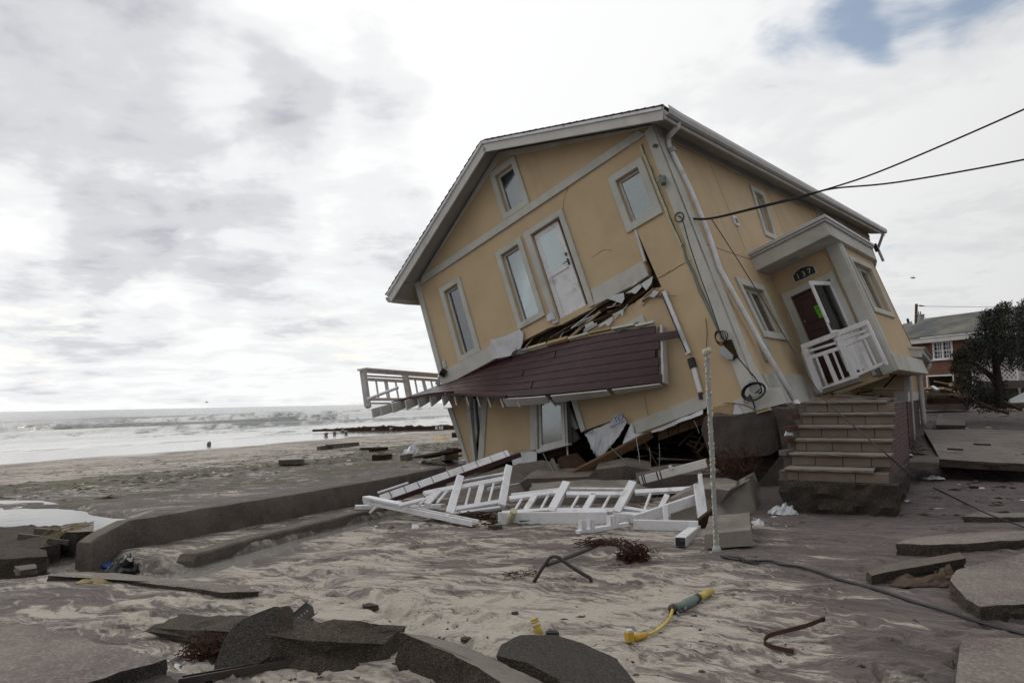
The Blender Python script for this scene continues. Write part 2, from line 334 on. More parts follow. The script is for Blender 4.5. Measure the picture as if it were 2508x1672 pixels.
def height(x, y, detail=True):
    x = np.asarray(x, float); y = np.asarray(y, float); z = base_h(x, y); s = shore(x, y); r = np.hypot(x, y)
    near = 1-sst(r, 18, 40)
    z = z+near*(.10*fbm(x*.35+3, y*.35, 3)+.05*fbm(x*1.1, y*1.6+4, 3))*sst(s, 10, 30)
    z = z+(1-near)*.12*fbm(x*.15, y*.15, 3)*sst(s, 12, 25)
    for P, w0, w1, dp in ((STREAM, .13, .34, .22), (PUD, .12, .5, .26), (PUD2, .1, .45, .24), (POOL, .4, 1.0, .20), (POOL2, .1, .5, .16)):
        wob = .35 if w1 > .9 else .12
        z = z-dp*(1-sst(polydist(x+wob*2*fbm(x*1.7, y*1.7, 3), y+wob*2*fbm(x*1.7+8, y*1.7+3, 3), P), w0, w1))
    d1 = polydist(x+.08*fbm(x*3, y*3, 2), y+.08*fbm(x*3+9, y*3, 2), CH); z = z-.05*(1-sst(d1, .02, .16))
    d2 = polydist(x+.06*fbm(x*3, y*3, 2), y, CH2); z = z-.05*(1-sst(d2, .02, .14))
    if detail:
        f = (1-sst(r, 10, 22))*sst(s, 30, 42)
        wx = x+.5*fbm(x*.8, y*.8, 2); wy = y+.5*fbm(x*.8+5, y*.8+8, 2)
        z = z+f*(.012*fbm(wx*2.2, wy*4., 3)+.005*fbm(wx*9, wy*14, 3)+.02*fbm(x*.9, y*1.2, 2))
        rid = np.abs(fbm(wx*1.1+2, wy*3.1, 3)); z = z-f*.010*(1-sst(rid, .0, .035))
        z = z+.05*(1-f)*fbm(x*1.3, y*1.3, 3)*sst(s, 16, 24)*(1-sst(r, 60, 120))
    return z
def hz(x, y): return float(height(np.array([x]), np.array([y]))[0])
def G(px, py, dz=0.):
    """where the line of sight through a measured picture point meets the ground"""
    d = ray(px, py); lo, hi = -1.3, min(1.1, EYE-.2)
    if d[2] > -1e-4: d[2] = -1e-4
    for n_ in (48, 24):                                   # bracket the crossing, then refine it
        zs_ = np.linspace(hi, lo, n_); ts = (zs_-EYE)/d[2]; g = height(d[0]*ts, d[1]*ts)+dz-zs_; k = np.argmax(g >= 0) if (g >= 0).any() else n_-1
        k = max(k, 1); hi, lo = zs_[k-1], zs_[k]
    z = .5*(hi+lo); t = (z-EYE)/d[2]; return V(d[0]*t, d[1]*t, z)

def polar_sheet(name, angs, rads, hfun, mat, attrs=None, keep=None):
    A, Rr = np.meshgrid(angs, rads, indexing='ij'); X = np.sin(A)*Rr; Y = np.cos(A)*Rr; Z = hfun(X, Y)
    na, nr = A.shape; verts = np.stack([X, Y, Z], -1).reshape(-1, 3)
    i, j = np.meshgrid(np.arange(na-1), np.arange(nr-1), indexing='ij'); q = np.stack([i*nr+j, i*nr+j+1, (i+1)*nr+j+1, (i+1)*nr+j], -1).reshape(-1, 4)
    if keep is not None:
        k = keep(X, Y).reshape(-1); q = q[k[q].any(1)]
        used = np.zeros(len(verts), bool); used[q.reshape(-1)] = True; idx = np.cumsum(used)-1; verts = verts[used]; q = idx[q]
    me = bpy.data.meshes.new(name); me.vertices.add(len(verts)); me.vertices.foreach_set('co', verts.reshape(-1).astype(np.float32))
    me.loops.add(len(q)*4); me.loops.foreach_set('vertex_index', q[:, ::-1].reshape(-1).astype(np.int32))
    me.polygons.add(len(q)); me.polygons.foreach_set('loop_start', np.arange(0, len(q)*4, 4, dtype=np.int32)); me.polygons.foreach_set('loop_total', np.full(len(q), 4, dtype=np.int32))
    me.polygons.foreach_set('use_smooth', np.ones(len(q), bool))
    me.update(calc_edges=True); me.validate()
    if attrs:
        for an, fn in attrs.items():
            a = me.attributes.new(an, 'FLOAT', 'POINT'); a.data.foreach_set('value', fn(verts[:, 0], verts[:, 1]).astype(np.float32))
    me.materials.append(mat); o = bpy.data.objects.new(name, me); COL.objects.link(o); return o
# footprints and scuffs pressed into the sand
foot = []
for k in range(620):
    yy = 3.6+8.5*random.random()**1.15; xx = (random.random()-.45)*yy*1.35
    foot.append((xx, yy, random.uniform(0, 6.28), random.uniform(.04, .13), random.uniform(.45, .9), random.uniform(.008, .028)))
def hfun(X, Y):
    Z = height(X, Y); a = np.arctan2(X, Y); r = np.hypot(X, Y)
    for (fx, fy, th, L, asp, dp) in foot:
        if shore(fx, fy) < 44: continue
        sel = (np.abs(X-fx) < .35) & (np.abs(Y-fy) < .35)
        dx = X[sel]-fx; dy = Y[sel]-fy; u = (dx*math.cos(th)+dy*math.sin(th))/L; v = (-dx*math.sin(th)+dy*math.cos(th))/(L*asp*.6); q = u*u+v*v
        Z[sel] += -dp*np.exp(-q*q)+dp*.45*np.exp(-(np.sqrt(q)-1.45)**2*9)
    return Z
def wetf(x, y):
    s = shore(x, y); a = along(x, y)
    e = 13+5*fbm(a*.06, s*.06, 3)+4*fbm(a*.3, s*.5, 2)-.035*(a-20)
    w = 1-sst(s, e-3., e+1.5)
    for P, r0, r1 in ((STREAM, .3, .75), (PUD, .35, .9), (PUD2, .3, .8), (POOL, 1.0, 1.9), (POOL2, .3, .8)): w = np.maximum(w, .42*(1-sst(polydist(x, y, P), r0, r1)))
    return w
def garnetf(x, y):
    """where the heavy dark purple sand has settled: drifts behind the house and along the drive, thin on the open foreshore"""
    g = 1.25*sst(x-.25*y, .1, 2.2)+.45*sst(y, 8.5, 13)-.55*np.exp(-((x+.3)/2.2)**2-((y-5.2)/1.5)**2)
    g = g+1.2*fbm(x*.5+7, y*.8+3, 3)+.4*np.exp(-((x+2.6)/1.4)**2-((y-4.6)/1.0)**2)
    return np.clip(g+.10-.75*(1-sst(shore(x, y), 22, 39)), -.9, 1.2)
def weedf(x, y):
    s = shore(x, y); a = along(x, y)
    w = 0
    for c, wd, st in ((30.5, 2.6, 1.0), (34.5, 1.6, .8), (23, 1.2, .45), (27, 1.0, .5)):
        w = w+st*np.exp(-((s-c-2.2*fbm(a*.12+c, 0*a, 2)*2)/wd)**2)
    return np.clip(w, 0, 1)*sst(a, -45, -32)
m, t, p = newmat('sand'); v = coord(t)
wat = t.nodes.new('ShaderNodeAttribute'); wat.attribute_name = 'wet'; WET = wat.outputs['Fac']
wee = t.nodes.new('ShaderNodeAttribute'); wee.attribute_name = 'weed'; WEED = wee.outputs['Fac']
nw = noise(t, v, .8, 4, .6); vsub = t.nodes.new('ShaderNodeVectorMath'); vsub.operation = 'MULTIPLY_ADD'; t.links.new(nw.outputs['Color'], vsub.inputs[0]); vsub.inputs[1].default_value = (1.1, 1.1, 0); t.links.new(v, vsub.inputs[2]); wv = vsub.outputs[0]
nA = noise(t, wv, 1.15, 6, .62, .4, mscale=(1, 2.6, 1), rot=(0, 0, R(14)))        # big pale / purple streaks
rm = t.nodes.new('ShaderNodeMapping'); rm.inputs['Rotation'].default_value = (0, 0, R(33)); t.links.new(wv, rm.inputs[0]); fv = rm.outputs[0]
nB = noise(t, fv, 3.6, 5, .62, 1.1, mscale=(.55, 3.2, 1))
nC = noise(t, v, 26, 4, .7, mscale=(1, 1.8, 1)); nD = noise(t, v, 240, 2, .7)
dk = mth(t, 'ADD', mth(t, 'MULTIPLY', nA.outputs[0], .52), mth(t, 'MULTIPLY', nB.outputs[0], .55)); dk = mth(t, 'ADD', dk, mth(t, 'MULTIPLY', nC.outputs[0], .10))
gar = t.nodes.new('ShaderNodeAttribute'); gar.attribute_name = 'garnet'
dk = mth(t, 'ADD', dk, mth(t, 'MULTIPLY', gar.outputs['Fac'], .16))
DK = ss(t, dk, .515, .65)
pale = mixc(t, ss(t, nC.outputs[0], .3, .75), (.50, .455, .39), (.40, .36, .305))
purp = mixc(t, ss(t, nB.outputs[0], .4, .65), (.092, .073, .069), (.162, .133, .125))
col = mixc(t, DK, pale, purp)
nst = noise(t, fv, 2.0, 4, .6, 1.8, mscale=(.4, 3.2, 1)); 
line = ss(t, mth(t, 'ABSOLUTE', mth(t, 'SUBTRACT', nst.outputs[0], .5)), .0, .022, .75, 0.)
line = mth(t, 'MULTIPLY', line, ss(t, nA.outputs[0], .4, .6))
col = mixc(t, line, col, (.055, .043, .042))
nQ = noise(t, v, 9, 4, .7, .6, mscale=(1, 1.7, 1)); dash_shade = mth(t, 'MULTIPLY', ss(t, nQ.outputs[0], .60, .70), ss(t, nA.outputs[0], .40, .56)); col = mixc(t, mth(t, 'MULTIPLY', dash_shade, .6), col, (.075, .058, .056))  # dark dashes painted for the shadows in footprints and ripples
col = mixc(t, ss(t, nD.outputs[0], .40, .75, 0, .4), col, (.12, .098, .09))
nW = noise(t, v, 1.6, 6, .75, .5, mscale=(1.2, .7, 1), rot=(0, 0, R(31))); wm = mth(t, 'ADD', nW.outputs[0], mth(t, 'MULTIPLY', WEED, .24))
WM = mth(t, 'MULTIPLY', ss(t, wm, .61, .70), ss(t, WEED, .04, .35)); col = mixc(t, mth(t, 'MULTIPLY', WM, .85), col, (.062, .056, .026))
nP = noise(t, v, 7, 5, .8, 0); pm = mth(t, 'MULTIPLY', ss(t, nP.outputs[0], .70, .74), ss(t, WEED, .2, .7)); col = mixc(t, mth(t, 'MULTIPLY', pm, .8), col, (.48, .45, .38))
col = mixc(t, mth(t, 'MULTIPLY', ss(t, WET, .05, .9), .62), col, (.10, .088, .075))
t.links.new(col, p.inputs['Base Color'])
rg = ss(t, WET, .35, .95, .85, .09); t.links.new(rg, p.inputs['Roughness']); p.inputs['Specular IOR Level'].default_value = .4
hgt = mth(t, 'ADD', mth(t, 'MULTIPLY', nC.outputs[0], .9), mth(t, 'MULTIPLY', nD.outputs[0], .22)); hgt = mth(t, 'ADD', hgt, mth(t, 'MULTIPLY', nB.outputs[0], .5)); hgt = mth(t, 'ADD', hgt, mth(t, 'MULTIPLY', line, -.5)); hgt = mth(t, 'ADD', hgt, mth(t, 'MULTIPLY', nQ.outputs[0], .8)); hgt = mth(t, 'MULTIPLY', hgt, ss(t, WET, .2, .9, 1, .04))
b = bumpn(t, p, hgt, .7, .03)
sand = m
dense = np.radians(np.linspace(-47, 47, 720)); side = np.radians(np.linspace(47.6, 312.4, 110)); angs = np.concatenate([dense, side, [dense[0]+2*math.pi]])
rads = np.concatenate([[.05, .6, 1.2, 1.8, 2.3], np.geomspace(2.7, 12.5, 430), np.geomspace(12.6, 24, 70), np.geomspace(24.6, 120, 80), np.geomspace(125, 9000, 40)])
gnd = polar_sheet('sand_ground', angs, rads, hfun, sand, {'wet': wetf, 'weed': weedf, 'garnet': garnetf}); setp(gnd, kind='structure')

# ------------------------------------------------------------------ sea
BRK = [(-7, .16, 2.2, 1.), (-15, .34, 2.6, 1.), (-26, .65, 3.2, 1.), (-41, 1.15, 4.2, .95), (-62, .9, 5, .5), (-95, .6, 7, .1), (-140, .55, 9, .05), (-200, .5, 10, 0)]
def seah(x, y):
    s = shore(x, y); a = along(x, y); z = np.full(np.shape(x), SEA)
    for k, (c, h, wd, fo) in enumerate(BRK):
        cc = c*(1+.10*fbm(a*.012+k*3.1, a*0+k, 3)*2)+5*fbm(a*.03+k*7, a*0, 2)
        hh = h*np.clip(.25+1.6*(fbm(a*.018+k*5.7, a*0+2*k, 3)+.5), 0, 1.6)
        u = (s-cc)/wd; z = z+hh*np.exp(-np.where(u > 0, (u*3.0)**2, (u*.8)**2))
    r = np.hypot(x, y); chop = sst(-s, 0, 12)*(1-.6*sst(r, 400, 1500))
    z = z+chop*(.25*fbm(s*.12, a*.05, 4)+.12*fbm(s*.5, a*.3, 3))*sst(-s, 2, 30)+.05*chop*fbm(s*1.2, a*.7, 3)
    return z-.02
def foamf(x, y):
    s = shore(x, y); a = along(x, y); f = np.zeros(np.shape(x))
    for k, (c, h, wd, fo) in enumerate(BRK):
        cc = c*(1+.10*fbm(a*.012+k*3.1, a*0+k, 3)*2)+5*fbm(a*.03+k*7, a*0, 2)
        on = sst(fbm(a*.018+k*5.7, a*0+2*k, 3), -.16, .10)
        u = (s-cc)/wd; f = np.maximum(f, fo*on*np.exp(-np.where(u > 0, (u*.42)**2, (u*2.2)**2)))
    wash = (1-sst(-s, 14, 34))*(.62+.55*fbm(a*.07, s*.33, 4)*2)
    f = np.maximum(f, wash); f = np.maximum(f, .5*(1-sst(-s, 30, 70))*(fbm(a*.06, s*.2, 4)*2+.35))
    return np.clip(f, 0, 1)
m, t, p = newmat('sea_water'); v = coord(t); fa = t.nodes.new('ShaderNodeAttribute'); fa.attribute_name = 'foam'
nf = noise(t, v, .55, 8, .7, .4, mscale=(1, .45, 1), rot=(0, 0, R(-31))); fm = mth(t, 'ADD', fa.outputs['Fac'], mth(t, 'MULTIPLY', mth(t, 'SUBTRACT', nf.outputs[0], .5), 1.5)); FM = ss(t, fm, .26, .58)
t.links.new(mixc(t, FM, (.075, .082, .078), (.74, .74, .73)), p.inputs['Base Color']); t.links.new(ss(t, FM, 0, 1, .16, .7), p.inputs['Roughness'])
nb1 = noise(t, v, .9, 6, .6, 0, mscale=(1, .5, 1), rot=(0, 0, R(-31))); nb2 = noise(t, v, 4, 4, .6); hh = mth(t, 'ADD', nb1.outputs[0], mth(t, 'MULTIPLY', nb2.outputs[0], .25)); hh = mth(t, 'ADD', hh, mth(t, 'MULTIPLY', FM, .2))
bumpn(t, p, hh, .8, .35)
sea = polar_sheet('sea', np.radians(np.linspace(-75, 60, 620)), np.concatenate([np.geomspace(22, 260, 420), np.geomspace(265, 11000, 60)]), seah, m, {'foam': foamf}, keep=lambda x, y: shore(x, y) < 3)
setp(sea, kind='structure')
m, t, p = newmat('puddle_water'); v = coord(t); p.inputs['Base Color'].default_value = (.09, .08, .068, 1); p.inputs['Roughness'].default_value = .04; p.inputs['IOR'].default_value = 1.4
n1 = noise(t, v, 16, 3, .6, .3); n2 = noise(t, v, 42, 2, .6); bumpn(t, p, mth(t, 'ADD', n1.outputs[0], mth(t, 'MULTIPLY', n2.outputs[0], .4)), 1., .035); rip = m
m, t, p = newmat('still_water'); v = coord(t); p.inputs['Base Color'].default_value = (.06, .055, .048, 1); p.inputs['Roughness'].default_value = .03; p.inputs['IOR'].default_value = 1.33
n1 = noise(t, v, 3, 4, .6, .3); bumpn(t, p, n1.outputs[0], .10, .02); still = m
def waterpoly(name, pts, z, mat):
    P = [V(*flat(px, py, z), z) for px, py in pts]; return setp(mk(name, P, [tuple(range(len(P)))], mat), kind='structure')
waterpoly('stream_water', [(395, 1436), (440, 1395), (476, 1388), (640, 1345), (900, 1270), (1080, 1228), (1100, 1262), (960, 1305), (800, 1360), (640, 1405), (520, 1435), (440, 1450)], -.085, rip)
waterpoly('puddle_water', [(-60, 1450), (-60, 1380), (60, 1345), (270, 1335), (300, 1395), (455, 1385), (430, 1436), (280, 1445), (100, 1460)], -.145, rip)
waterpoly('pool_water', [(-400, 1300), (-400, 1225), (100, 1225), (300, 1262), (450, 1262), (440, 1300), (300, 1345), (225, 1362), (190, 1350), (150, 1300)], -.285, still)

# ================================================================== the tilted house
def Z1(x, y): return (950+.34014*x, 230+.34014*y)
def Z2(x, y): return (950+.34014*x, 700+.34014*y)
def Z3(x, y): return (1600+.34014*x, 230+.34014*y)
def Z4(x, y): return (1700+.38911*x, 650+.38911*y)
def ZA(x, y): return (870+.17007*x, 880+.17007*y)
def ZB(x, y): return (1240+.17007*x, 660+.17007*y)
def ZC(x, y): return (1240+.17007*x, 960+.17007*y)
def ZD(x, y): return (1560+.17007*x, 780+.17007*y)
def ZE(x, y): return (1600+.2296*x, 1000+.2296*y)
HAZ, HT = R(39.1), R(19.3)
hv = V(math.sin(HAZ), math.cos(HAZ), 0); hu = V(math.cos(HAZ)*math.cos(HT), -math.sin(HAZ)*math.cos(HT), math.sin(HT)); hn = hu.cross(hv)
HP0 = D(*Z1(1905, 225), 14.5)                 # top of the wall at the near corner
HB = HP0-hn*6
hm = Matrix.Identity(4)
for i, a in enumerate((hu, hv, hn)):
    for r_ in range(3): hm[r_][i] = a[r_]
for r_ in range(3): hm[r_][3] = HB[r_]
house = empty('tilted_house', (0, 0, 0), mw=hm)
setp(house, 'yellow stucco two storey house tilted over with its lower front wall torn open', 'house')
def lc(P): d = V(P)-HB; return V(d.dot(hu), d.dot(hv), d.dot(hn))
def LP(px, py, axis, off):
    """measured picture point on the house plane local[axis] = off, in house coordinates"""
    nrm = (hu, hv, hn)[axis]; d = V(ray(px, py)); e = V(EYEP); return lc(e+d*((HB-e).dot(nrm)+off)/d.dot(nrm))
def LF(p, y=0.): return LP(p[0], p[1], 1, y)
def LS(p, x=0.): return LP(p[0], p[1], 0, x)
class Pl:
    def __init__(s, O, A, B, Nn): s.O, s.A, s.B, s.N = V(O), V(A), V(B), V(Nn)
    def P(s, a, b, off=0.): return s.O+s.A*a+s.B*b+s.N*off
FR = Pl((0, 0, 6), (1, 0, 0), (0, 0, 1), (0, -1, 0))           # front: a = x, b = n
SD = Pl((0, 0, 6), (0, 1, 0), (0, 0, 1), (1, 0, 0))            # side: a = y
def rect(a0, a1, b1, b0): return [(a0, b1), (a1, b1), (a1, b0), (a0, b0)]
def inset(q, d):
    """shrink a convex quad by d"""
    c = []; n = len(q); ctr = (sum(p[0] for p in q)/n, sum(p[1] for p in q)/n); L = []
    for i in range(n):
        (x0, y0), (x1, y1) = q[i], q[(i+1) % n]; nx, ny = y1-y0, x0-x1; l = math.hypot(nx, ny); nx /= l; ny /= l
        if (ctr[0]-x0)*nx+(ctr[1]-y0)*ny < 0: nx, ny = -nx, -ny
        L.append((x0+nx*d, y0+ny*d, x1-x0, y1-y0))
    for i in range(n):
        x0, y0, dx, dy = L[i-1]; x1, y1, ex, ey = L[i]; den = dx*ey-dy*ex; tt = ((x1-x0)*ey-(y1-y0)*ex)/den; c.append((x0+dx*tt, y0+dy*tt))
    return c
def wall(name, pl, outer, holes, th, mat, parent):
    loops = [outer]+holes; flatp = [p for l in loops for p in l]
    tri = tessellate_polygon([[V(p[0], p[1], 0) for p in l] for l in loops]); n = len(flatp)
    vs = [pl.P(a, b, 0) for a, b in flatp]+[pl.P(a, b, -th) for a, b in flatp]
    fs = [tuple(x) for x in tri]+[tuple(i+n for i in reversed(x)) for x in tri]; o = 0
    for l in loops:
        k = len(l)
        for i in range(k): fs.append((o+i, o+(i+1) % k, n+o+(i+1) % k, n+o+i))
        o += k
    return mk(name, vs, fs, mat, parent)
def ring(mb, pl, q0, q1, o0, o1, mi=0):
    n = len(q0); vs = [pl.P(*p, o1) for p in q0]+[pl.P(*p, o1) for p in q1]+[pl.P(*p, o0) for p in q0]+[pl.P(*p, o0) for p in q1]; fs = []
    for i in range(n):
        j = (i+1) % n; fs += [(i, j, n+j, n+i), (2*n+i, 3*n+i, 3*n+j, 2*n+j), (i, 2*n+i, 2*n+j, j), (n+i, n+j, 3*n+j, 3*n+i)]
    mb.add(vs, fs, mi)
def slabq(mb, pl, q, o0, o1, mi=0):
    mb.prism([pl.P(*p, o0) for p in q], pl.N*(o1-o0), mi)
def window(pl, q, trim=.13, cur=None, gl=None, proud=.045, rec=.09, mull=0, fr=.05, parent=None, tm=None):
    inn = inset(q, trim); mb = MB(); ring(mb, pl, q, inn, -.005, proud); wdw = bevel(mb.build('window', tm or stucco2, parent or house), .008)
    f1 = inset(inn, fr); mb = MB(); ring(mb, pl, inset(inn, .004), f1, -rec-.03, -rec+.02)
    for k in range(mull):
        t_ = (k+1)/(mull+1); lp = lambda p_, r_: (p_[0]+(r_[0]-p_[0])*t_, p_[1]+(r_[1]-p_[1])*t_); a, b = lp(f1[0], f1[1]), lp(f1[3], f1[2])
        mb.beam(pl.P(*a, -rec), pl.P(*b, -rec), .07, .05, pl.N)
    mb.build('frame', whitetrim, wdw)
    mb = MB(); slabq(mb, pl, inset(f1, -.004), -rec-.012, -rec-.006); mb.build('pane', gl or glass, wdw)
    if cur is not None:
        mb = MB(); slabq(mb, pl, inset(f1, -.16), -rec-.10, -rec-.09); mb.build('blind', cur, wdw)
    return inn

# ---- front wall: gable, upper storey, and the strip and lower piece right of the break
HWt = 7.17; PKx, PKn = -3.6, 1.66
def f2(p, y=0.): q = LF(p, y); return (q.x, q.z-6)
wins = []
wins.append(window(FR, rect(-1.28, -.43, -.465, -1.745), .15, curtaind))
wins.append(window(FR, [(-4.04, 1.33), (-3.225, 1.33), (-3.225, .07), (-4.04, .07)], .14, curtaind))
wins.append(window(FR, rect(-4.53, -3.73, -.495, -2.44), .13, curtain))
wins.append(window(FR, rect(-6.46, -5.73, -.495, -2.44), .13, curtain))
doorq = rect(-3.46, -2.66, -.60, -2.66)
brk = [f2(Z1(1970, 1390)), f2(ZB(2100, 270)), f2(ZB(1960, 400)), f2(ZB(1700, 570)), f2(ZB(1500, 690)), f2(ZB(1330, 800)), f2(ZB(1100, 950)), f2(ZB(860, 1100))]
lowl = [f2(Z2(1310, 800)), f2(Z2(1400, 1055)), f2(Z2(1440, 1030)), f2(Z2(1610, 972)), f2(Z2(1700, 985)), f2(Z2(1745, 1000)), f2(Z2(1770, 1085)), f2(Z2(2000, 1010)), f2(Z2(2290, 880)), f2(Z2(2320, 845)), f2(ZD(1080, 1290)), f2(ZD(1180, 1529))]
outer = [(0, -.0), (0, -5.62)]+[f2(ZD(1900, 1320))]+lowl[::-1]+[f2(Z2(1230, 560))]+brk[::-1]
outer += [(-1.03, -2.70), (-1.06, -2.2), (-1.08, -1.80), (-1.12, -1.80), (-1.16, -2.2), (-1.15, -2.62), (-1.2, -2.76), (-1.6, -2.79), (-2.3, -2.78), (-2.66, -2.80), (-2.70, -2.79), (-3.42, -2.79), (-3.75, -2.72), (-4.6, -2.70), (-5.2, -2.78), (-6.0, -2.79), (-HWt, -2.79), (-HWt, -.06), (PKx, PKn)]
front = wall('front_wall', FR, outer, wins+[doorq], .16, stucco, house)
# crack side: dark liner boards behind the opening
mb = MB()
mb.prism([FR.P(-7.0, -2.3, -.19), FR.P(-.6, -2.3, -.19), FR.P(-.75, -3.6, -.19), FR.P(-2.4, -3.75, -.19), FR.P(-4.6, -3.7, -.19), FR.P(-7.0, -3.3, -.19)], (0, .05, 0)); mb.build('torn_sheathing', wooddark, house)
for k, (a0, a1, b0, b1, of, th, m_) in enumerate([(-4.75, -1.55, -2.98, -2.86, -.10, .09, wooddark), (-4.7, -1.9, -3.16, -3.03, -.07, .07, wooddark), (-3.5, -2.45, -3.16, -2.93, -.02, .05, plywood), (-4.6, -2.3, -3.36, -3.28, -.11, .08, woodbrown), (-3.3, -1.2, -3.24, -2.92, -.10, .06, woodbrown), (-4.7, -2.9, -3.52, -3.45, -.09, .08, woodbrown), (-2.4, -1.15, -3.12, -2.84, -.15, .05, wooddark)]):
    mb = MB(); mb.beam(FR.P(a0, b0, of), FR.P(a1, b1, of), th, .045, (0, 1, 0)); mb.build('broken_board', m_, house)
def flakes(name, pts, y, mat, ext=.006, parent=None):
    mb = MB(); mb.prism([LF(p, y) for p in pts], (0, ext, 0)); return mb.build(name, mat, parent or house)
for pts in ([ZB(1450, 420), ZB(1500, 375), ZB(1690, 335), ZB(1700, 420), ZB(1660, 490), ZB(1560, 450)], [ZB(1705, 350), ZB(1930, 205), ZB(1950, 250), ZB(1860, 350), ZB(1790, 325)], [ZB(1940, 205), ZB(2110, 95), ZB(2090, 200), ZB(2015, 300), ZB(1960, 240)],
            [ZB(1790, 255), ZB(1860, 170), ZB(1890, 190)], [ZB(570, 660), ZB(660, 600), ZB(710, 710), ZB(590, 745)], [ZB(1520, 650), ZB(1700, 560), ZB(1690, 600), ZB(1670, 670), ZB(1640, 620), ZB(1550, 660)], [ZB(1320, 800), ZB(1530, 675), ZB(1530, 740), ZB(1470, 815), ZB(1420, 780), ZB(1330, 845)], [ZB(2060, 390), ZB(2120, 300), ZB(2200, 320), ZB(2130, 400)], [ZB(1130, 800), ZB(1240, 740), ZB(1270, 780), ZB(1140, 840)]):
    flakes('torn_paper', pts, -.05-.04*random.random(), ragw)
flakes('torn_flashing', [ZB(-225, 1010), ZB(0, 955), ZB(190, 860), ZB(245, 920), ZB(230, 1060), ZB(200, 1140), ZB(100, 1175), ZB(60, 1240), ZB(-200, 1290), ZB(-230, 1150)], -.08, ragw, .02)
flakes('metal_bracket', [ZB(1120, 850), ZB(1230, 800), ZB(1300, 760), ZB(1310, 800), ZB(1060, 950), ZB(1110, 900)], -.14, galv, .01)
# trims on the front
def trimq(name, pl, q, proud=.04, mat=None, off=0.):
    mb = MB(); slabq(mb, pl, q, off-.004, off+proud); return bevel(mb.build(name, mat or stucco2, house), .008)
trimq('belt_band', FR, [(-7.02, -.115), (-.18, -.115), (-.30, .065), (-6.85, .065)], .05)
trimq('floor_band', FR, [(-7.02, -2.44), (-6.46, -2.44), (-6.46, -2.445), (-5.73, -2.445), (-5.73, -2.44), (-5.2, -2.44), (-5.2, -2.78), (-7.02, -2.785)], .048)
trimq('floor_band', FR, [(-2.46, -2.43), (-1.17, -2.43), (-1.16, -2.755), (-1.5, -2.785), (-2.50, -2.775)], .048)
for nm, q in (('corner_trim', [(-HWt, -.0), (-7.025, -.0), (-7.025, -2.44), (-7.025, -2.79), (-HWt, -2.79)]), ('corner_trim', [(-.20, -.06), (.045, -.0), (.045, -2.6), (.045, -5.70), (-.24, -5.62)])): trimq(nm, FR, q, .055)
trimq('rake_trim', FR, [(-7.05, -.05), (-6.85, .07), (PKx, PKn-.16), (-.30, .07), (-.02, -.0), (PKx, PKn)], .045)
doorout = [(-3.63, -.47), (-2.50, -.47), (-2.50, -2.44), (-2.50, -2.76), (-2.63, -2.76), (-2.63, -.60), (-3.46, -.60), (-3.46, -2.72), (-3.60, -2.72)]
trimq('door_surround', FR, doorout, .05)
# upper door, slightly ajar
dm = MB(); q = rect(-3.44, -2.74, -.62, -2.68); slabq(dm, FR, q, -.11, -.065); ring(dm, FR, q, inset(q, .11), -.065, -.045)
slabq(dm, FR, [(-3.33, -1.70), (-2.85, -1.70), (-2.85, -1.62), (-3.33, -1.62)], -.065, -.045); ud = bevel(dm.build('door', white, house), .006)
mb = MB(); slabq(mb, FR, rect(-3.33, -2.85, -.73, -1.62), -.064, -.058); mb.build('pane', curtain, ud)
mb = MB(); slabq(mb, FR, rect(-3.33, -2.85, -.73, -1.62), -.056, -.052); mb.build('pane', glass, ud)
mb = MB(); mb.beam(FR.P(-2.80, -1.52, -.03), FR.P(-2.80, -1.66, -.03), .035, .03, (0, 1, 0)); mb.tube([FR.P(-2.80, -1.60, -.02), FR.P(-2.80, -1.60, .04), FR.P(-2.90, -1.61, .04)], .011); mb.beam(FR.P(-2.80, -1.38, -.03), FR.P(-2.80, -1.45, -.03), .04, .03, (0, 1, 0)); mb.build('handle', darkmetal, ud)
mb = MB(); slabq(mb, FR, rect(-3.5, -2.6, -.58, -2.7), -.40, -.39); mb.build('doorway_shade_sheet', blackint, house)  # near-black sheet painted for the shade behind the ajar door
# broken jamb left of the crack, white strip
mb = MB(); mb.beam(FR.P(-1.10, -1.76, .0), FR.P(-1.14, -2.45, .0), .05, .05, (0, 1, 0)); mb.build('cracked_strip', whitetrim, house)
# lower front pieces that stand more upright
def fpoly(name, pts, y, th, mat, label=None):
    mb = MB(); mb.prism([LF(p, y) for p in pts], (0, th, 0)); o = bevel(mb.build(name, mat, house), .006)
    if label: o['label'] = label
    return o
fpoly('lower_wall_panel', [ZA(1890, 480), ZC(340, 80), ZC(350, 870), ZC(60, 900), ZA(1830, 1529)], -.0, .14, stucco, 'yellow stucco wall panel left of the lower window')
fpoly('lower_wall_panel', [ZA(1330, 560), ZA(1600, 540), ZA(1650, 1000), ZA(1720, 1500), ZA(1660, 1560), ZA(1400, 700)], .06, .14, stucco, 'narrow wedge of yellow stucco at the seaward corner')
fpoly('corner_trim', [ZA(1320, 700), ZA(1385, 690), ZA(1655, 1560), ZA(1625, 1570)], .02, .14, stucco2)
fpoly('window_jamb', [ZA(1575, 500), ZA(1640, 500), ZA(1660, 800), ZA(1730, 1500), ZA(1700, 1520), ZA(1630, 1000)], .02, .1, stucco2)
fpoly('window_jamb', [ZA(1830, 480), ZA(1905, 480), ZA(1840, 1510), ZA(1755, 1530)], -.03, .1, stucco2)
fpoly('loose_sash', [ZA(1685, 560), ZA(1715, 560), ZA(1750, 1060), ZA(1735, 1200)], .12, .05, whitetrim)
fpoly('loose_pane', [ZA(1715, 560), ZA(1840, 560), ZA(1800, 1000), ZA(1755, 1450), ZA(1735, 1200)], .16, .02, glassd)
fpoly('window_jamb', [ZC(335, 90), ZC(410, 80), ZC(420, 830), ZC(345, 840)], -.05, .06, stucco2)
